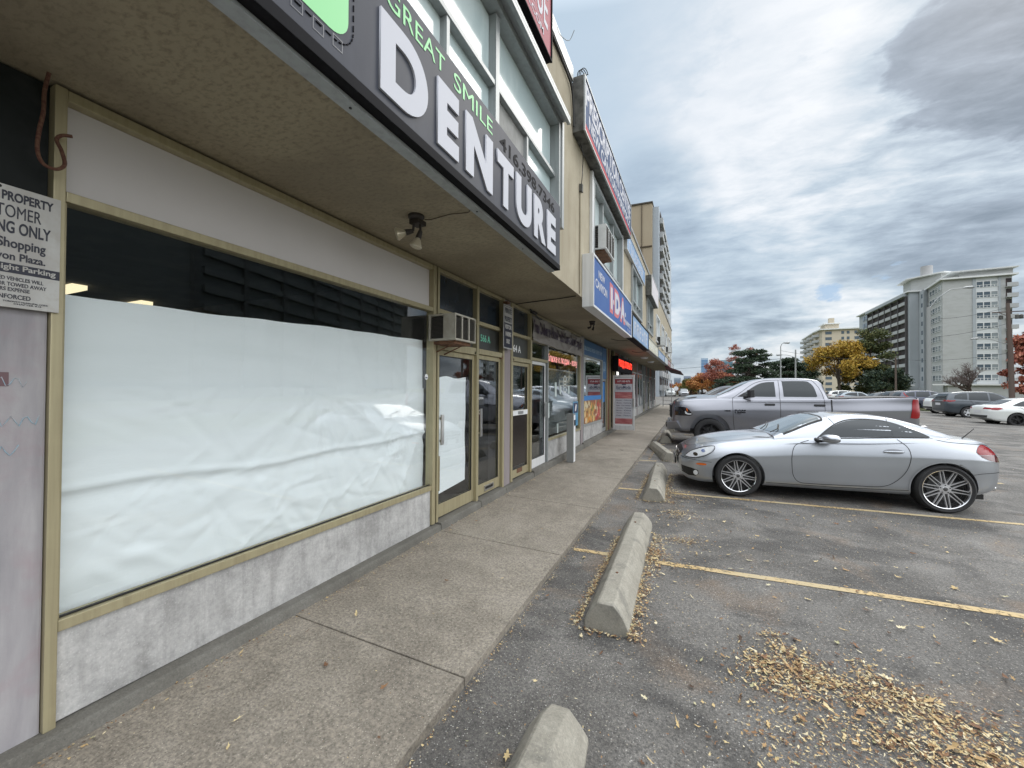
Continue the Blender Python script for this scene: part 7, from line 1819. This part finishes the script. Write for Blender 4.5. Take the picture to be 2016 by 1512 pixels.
# window column on the front wall: white frames over glazing, one frame object per storey window
def bigwin(par, x0, x1, z0, z1, y, cols=3):
    q = MB(); q.box(x0, x1, y - .10, y - .02, z0, z0 + .10); q.box(x0, x1, y - .10, y - .02, z1 - .10, z1); q.box(x0, x1, y - .09, y - .02, z0 + .52, z0 + .62)
    w_ = (x1 - x0) / cols
    for i in range(cols + 1): q.box(max(x0, x0 + i * w_ - .09), min(x1, x0 + i * w_ + .09), y - .11, y - .021, z0 + .11, z1 - .11)
    for i in range(cols): q.box(x0 + (i + .5) * w_ - .05, x0 + (i + .5) * w_ + .05, y - .085, y - .02, z0 + .1, z0 + .52)
    f = q.build('window', trimw, par)
    g_ = MB()
    for i in range(cols): g_.box(x0 + i * w_ + .02, x0 + (i + 1) * w_ - .02, y - .06, y - .03, z0 + .05, z1 - .05)
    g_.build('pane', WG, f)
for k in range(10):
    z = F0 + .55 + k * FH
    bigwin(big, 65.0, 69.0, z, z + 1.55, 142.4)
q = MB(); q.box(64.35, 64.97, 142.28, 142.395, 3.6, ZR - .45); q.box(69.03, 69.5, 142.28, 142.395, 3.6, ZR - .45); q.build('wall_strip', blw, big)
q = MB(); q.box(65.0, 69.0, 142.386, 142.396, 3.6, ZR - .45); q.build('window_bay', mat('window bay white', (.58, .60, .60), .8), big)
# balconies on its right corner
for k in range(10):
    z = F0 + .2 + k * FH; q = MB(); q.box(70.2, 72.2, 141.5, 142.39, z, z + .16); q.box(70.2, 72.2, 141.5, 141.56, z + .16, z + 1.0); q.build('balcony', balc, big)
q = MB()
for k in range(10): z = F0 + .4 + k * FH; q.box(70.4, 71.4, 142.34, 142.39, z, z + 2.0)
q.build('balcony_doors', dk2, big)
# west face windows between the two wings (wall runs from (60.4,154) to (58.7,142.4))
def slanted(p0, p1, f0, f1, off, z0, z1, q, mi=0, th=.06):
    a = Vector(p0).lerp(Vector(p1), f0); b = Vector(p0).lerp(Vector(p1), f1); d = (b - a).normalized(); n = Vector((-d.y, d.x))
    if n.x > 0: n = -n
    a2, b2 = a + n * off, b + n * off; a3, b3 = a2 + n * th, b2 + n * th
    q.hexa([(a2.x, a2.y, z0), (b2.x, b2.y, z0), (b3.x, b3.y, z0), (a3.x, a3.y, z0), (a2.x, a2.y, z1), (b2.x, b2.y, z1), (b3.x, b3.y, z1), (a3.x, a3.y, z1)], mi)
p0, p1 = (60.4, 154), (58.7, 142.4)
for k in range(10):
    z = F0 + .55 + k * FH; q = MB(); slanted(p0, p1, .12, .90, .03, z, z + .10, q); slanted(p0, p1, .12, .90, .03, z + 1.45, z + 1.55, q); slanted(p0, p1, .12, .90, .03, z + .52, z + .6, q)
    for i in range(5): f = .12 + .78 * i / 4; slanted(p0, p1, f - .008, f + .008, .031, z + .1, z + 1.45, q)
    w_ = q.build('window', trimw, big); q = MB()
    for i in range(4): f = .12 + .78 * i / 4; slanted(p0, p1, f + .012, f + .183, .005, z + .1, z + 1.45, q, 0, .02)
    q.build('pane', WG, w_)
    q = MB(); q.box(59.05, 59.08, 153.6, 155.2, z + .2, z + 1.4); q.build('window', WG, big)
# dark balcony wing: columns and white fronts, facing west
BX0, BY0, BX1, BY1 = 56.72, 156.4, 57.80, 196.0
nb = 6; p0, p1 = (BX0, BY0), (BX1, BY1)
q = MB(); slanted(p0, p1, 0, .80, .01, F0 - .4, ZR - 1.6, q, 0, .04); q.build('recess_shade', dk2, big)
for i in range(nb + 1):
    f = .80 * i / nb; q = MB(); slanted(p0, p1, f - .006, f + .006, .05, F0 - .4, ZR - 1.5, q, 0, .42); q.build('balcony_pier', mat('dark brown pier', (.06, .055, .055), .8), big)
for k in range(10):
    z = F0 - .3 + k * FH
    for i in range(nb):
        q = MB(); f0, f1 = .80 * i / nb + .008, .80 * (i + 1) / nb - .008; slanted(p0, p1, f0, f1, .30, z, z + .95, q, 0, .08); slanted(p0, p1, f0, f1, .06, z - .06, z + .05, q, 0, .23); q.build('balcony', balc, big)
for k in range(10):
    z = F0 + .5 + k * FH; q = MB()
    for j in range(2): slanted(p0, p1, .84 + j * .07, .89 + j * .07, .02, z, z + 1.4, q, 0, .05)
    q.build('window', WG, big)
q = MB(); slanted(p0, p1, 0, .82, .02, ZR - 1.4, ZR - .55, q, 0, .9); q.build('balcony_fascia', blw, big)

# the smaller block to its left
sm = empty('apartment_block', (60, 240, 0), 0, 'smaller beige apartment block with curved white balconies behind the ochre tree', 'building')
beig = mat('beige block wall', (.52, .46, .36), .85); Z2 = 30.0
wall(sm, [(54.0, 232.5), (68.5, 232.5), (68.5, 275), (55.5, 275), (53.6, 243)], -.5, Z2, beig)
q = MB(); q.prism([(53, 231.5), (69.3, 231.5), (69.3, 276), (54.5, 276), (52.6, 242)], Z2, Z2 + .5); q.prism([(55.5, 236), (62, 236), (62, 246), (55.5, 246)], Z2 + 3.2, Z2 + 3.6); q.build('roof', trimw, sm)
q = MB(); q.prism([(56.2, 237), (61.5, 237), (61.5, 245), (56.2, 245)], Z2 + .5, Z2 + 3.2); q.box(58, 60, 238, 240, Z2 + 3.6, Z2 + 6.2); q.build('penthouse', beig, sm)
for k in range(11):
    z = 1.2 + k * 2.62
    for (x, y, w_, d_) in ((53.6, 240, 2.0, 1.6), (53.9, 250, 2.4, 2.2), (54.4, 260, 2.4, 2.2), (54.9, 269, 2.4, 2.2)):
        q = MB(); n = 10; P = [(x - w_ * math.sin(PI * i / n), y - 3.4 + 6.8 * i / n) for i in range(n + 1)] + [(x + .4, y + 3.4), (x + .4, y - 3.4)]
        q.prism(P, z, z + 1.1); q.build('balcony', balc, sm)
    for (a, b) in ((55.2, 57.6), (61.2, 62.2), (63.2, 64.2), (66.0, 68.2)):
        q = MB(); q.box(a, b, 232.42, 232.49, z + .5, z + 1.8); q.build('window', WG, sm)

# slab tower rising behind the shops
bt_ = empty('slab_tower', (-12, 90, 0), 0, 'beige slab tower with a grey side rising behind the plaza roof', 'building')
tan = mat('tan slab wall', (.36, .30, .215), .85, var=(.12, (.33, .27, .19), .6, .4, .6)); Zs = 36.2
wall(bt_, [(-34, 78.2), (-7.35, 78.9), (-7.3, 83), (-34, 83)], -1, Zs + .1, tan)
q = MB(); q.box(-11.0, -7.3, 78.70, 78.86, Zs - 8.05, Zs - 7.85); q.box(-9.2, -9.1, 78.66, 78.84, 0, Zs); q.build('wall_joint', mat('dark joint', (.08, .06, .04), .9), bt_)
wall(bt_, [(-34, 83.1), (-7.2, 79.9), (-6.25, 80.0), (-6.1, 120), (-34, 120)], -1, Zs - .3, mat('blue grey slab wall', (.36, .40, .44), .85))
q = MB(); q.prism([(-34, 78.0), (-7.2, 78.7), (-7.2, 84), (-34, 84)], Zs + .11, Zs + .35); q.build('roof', mat('dark roof edge', (.07, .06, .05), .8), bt_)
for k in range(13):
    z = 1.5 + k * 2.66
    for y in (82, 88.5, 95, 101.5): q = MB(); q.box(-6.2, -5.65, y, y + 4.6, z, z + 1.05); q.build('balcony', balc, bt_)
q = MB()
for k in range(13):
    z = 1.5 + k * 2.66
    for y in (82, 88.5, 95, 101.5): q.box(-6.13, -6.10, y + .2, y + 4.4, z + 1.06, z + 2.4)
q.build('balcony_openings', dk2, bt_)

# far skyline
def sky_tower(x0, x1, y, h, label, col, gm, n):
    t_ = empty('far_tower', ((x0 + x1) / 2, y, 0), 0, label, 'tower', 'far skyline towers')
    q = MB(); q.box(x0, x1, y, y + 25, -5, h); q.build('wall', mat('far wall ' + label[:10], col, .7), t_)
    q = MB(); st_ = (h - 6) / n
    for i in range(n): q.box(x0 + (x1 - x0) * .06, x1 - (x1 - x0) * .06, y - .25, y - .05, 3 + i * st_, 3 + i * st_ + st_ * .62)
    q.build('window_bands', gm, t_)
gb = mat('far blue glass', (.10, .22, .42), .3); gt = mat('far teal glass', (.07, .17, .24), .3); gg = mat('far grey windows', (.14, .17, .23), .5)
sky_tower(10.2, 23, 900, 66, 'slim pale blue glass tower on the skyline', (.34, .44, .56), gb, 22)
sky_tower(40.5, 59, 800, 54.5, 'broad teal glass tower on the skyline', (.20, .30, .36), gt, 16)
sky_tower(-40.5, -28, 900, 27, 'leftmost small grey tower on the skyline, by the end of the shops', (.28, .33, .40), gg, 10)
sky_tower(-22, -9, 900, 30, 'small blue grey tower on the skyline between the slim blue one and the shops', (.22, .25, .33), gg, 11)

# brown balconied block across the lot, seen mirrored in the shop glass
mb_ = empty('mirrored_apartment_block', (75, 60, 0), 0, 'dark grey balconied apartment block mirrored in the papered shop window', 'building')
q = MB(); q.prism([(62, 35), (66, 20), (120, 40), (100, 110), (80, 105)], -1, 40); q.build('wall', mat('brown block wall', (.15, .17, .17), .85), mb_)
p0, p1 = (62, 35), (80, 105)
for k in range(13):
    q = MB(); z = 2 + k * 2.8
    slanted(p0, p1, .02, .98, .02, z, z + 1.1, q, 0, .5)
    if k == 0:
        pq = MB()
        for i in range(9): slanted(p0, p1, i / 8 - .006, i / 8 + .006, .01, 0, 39.5, pq, 0, .7)
        pq.build('pier', mat('brown block pier', (.11, .12, .12), .85), mb_)
    q.build('balcony', mat('grey brown balcony', (.17, .19, .19), .85), mb_)
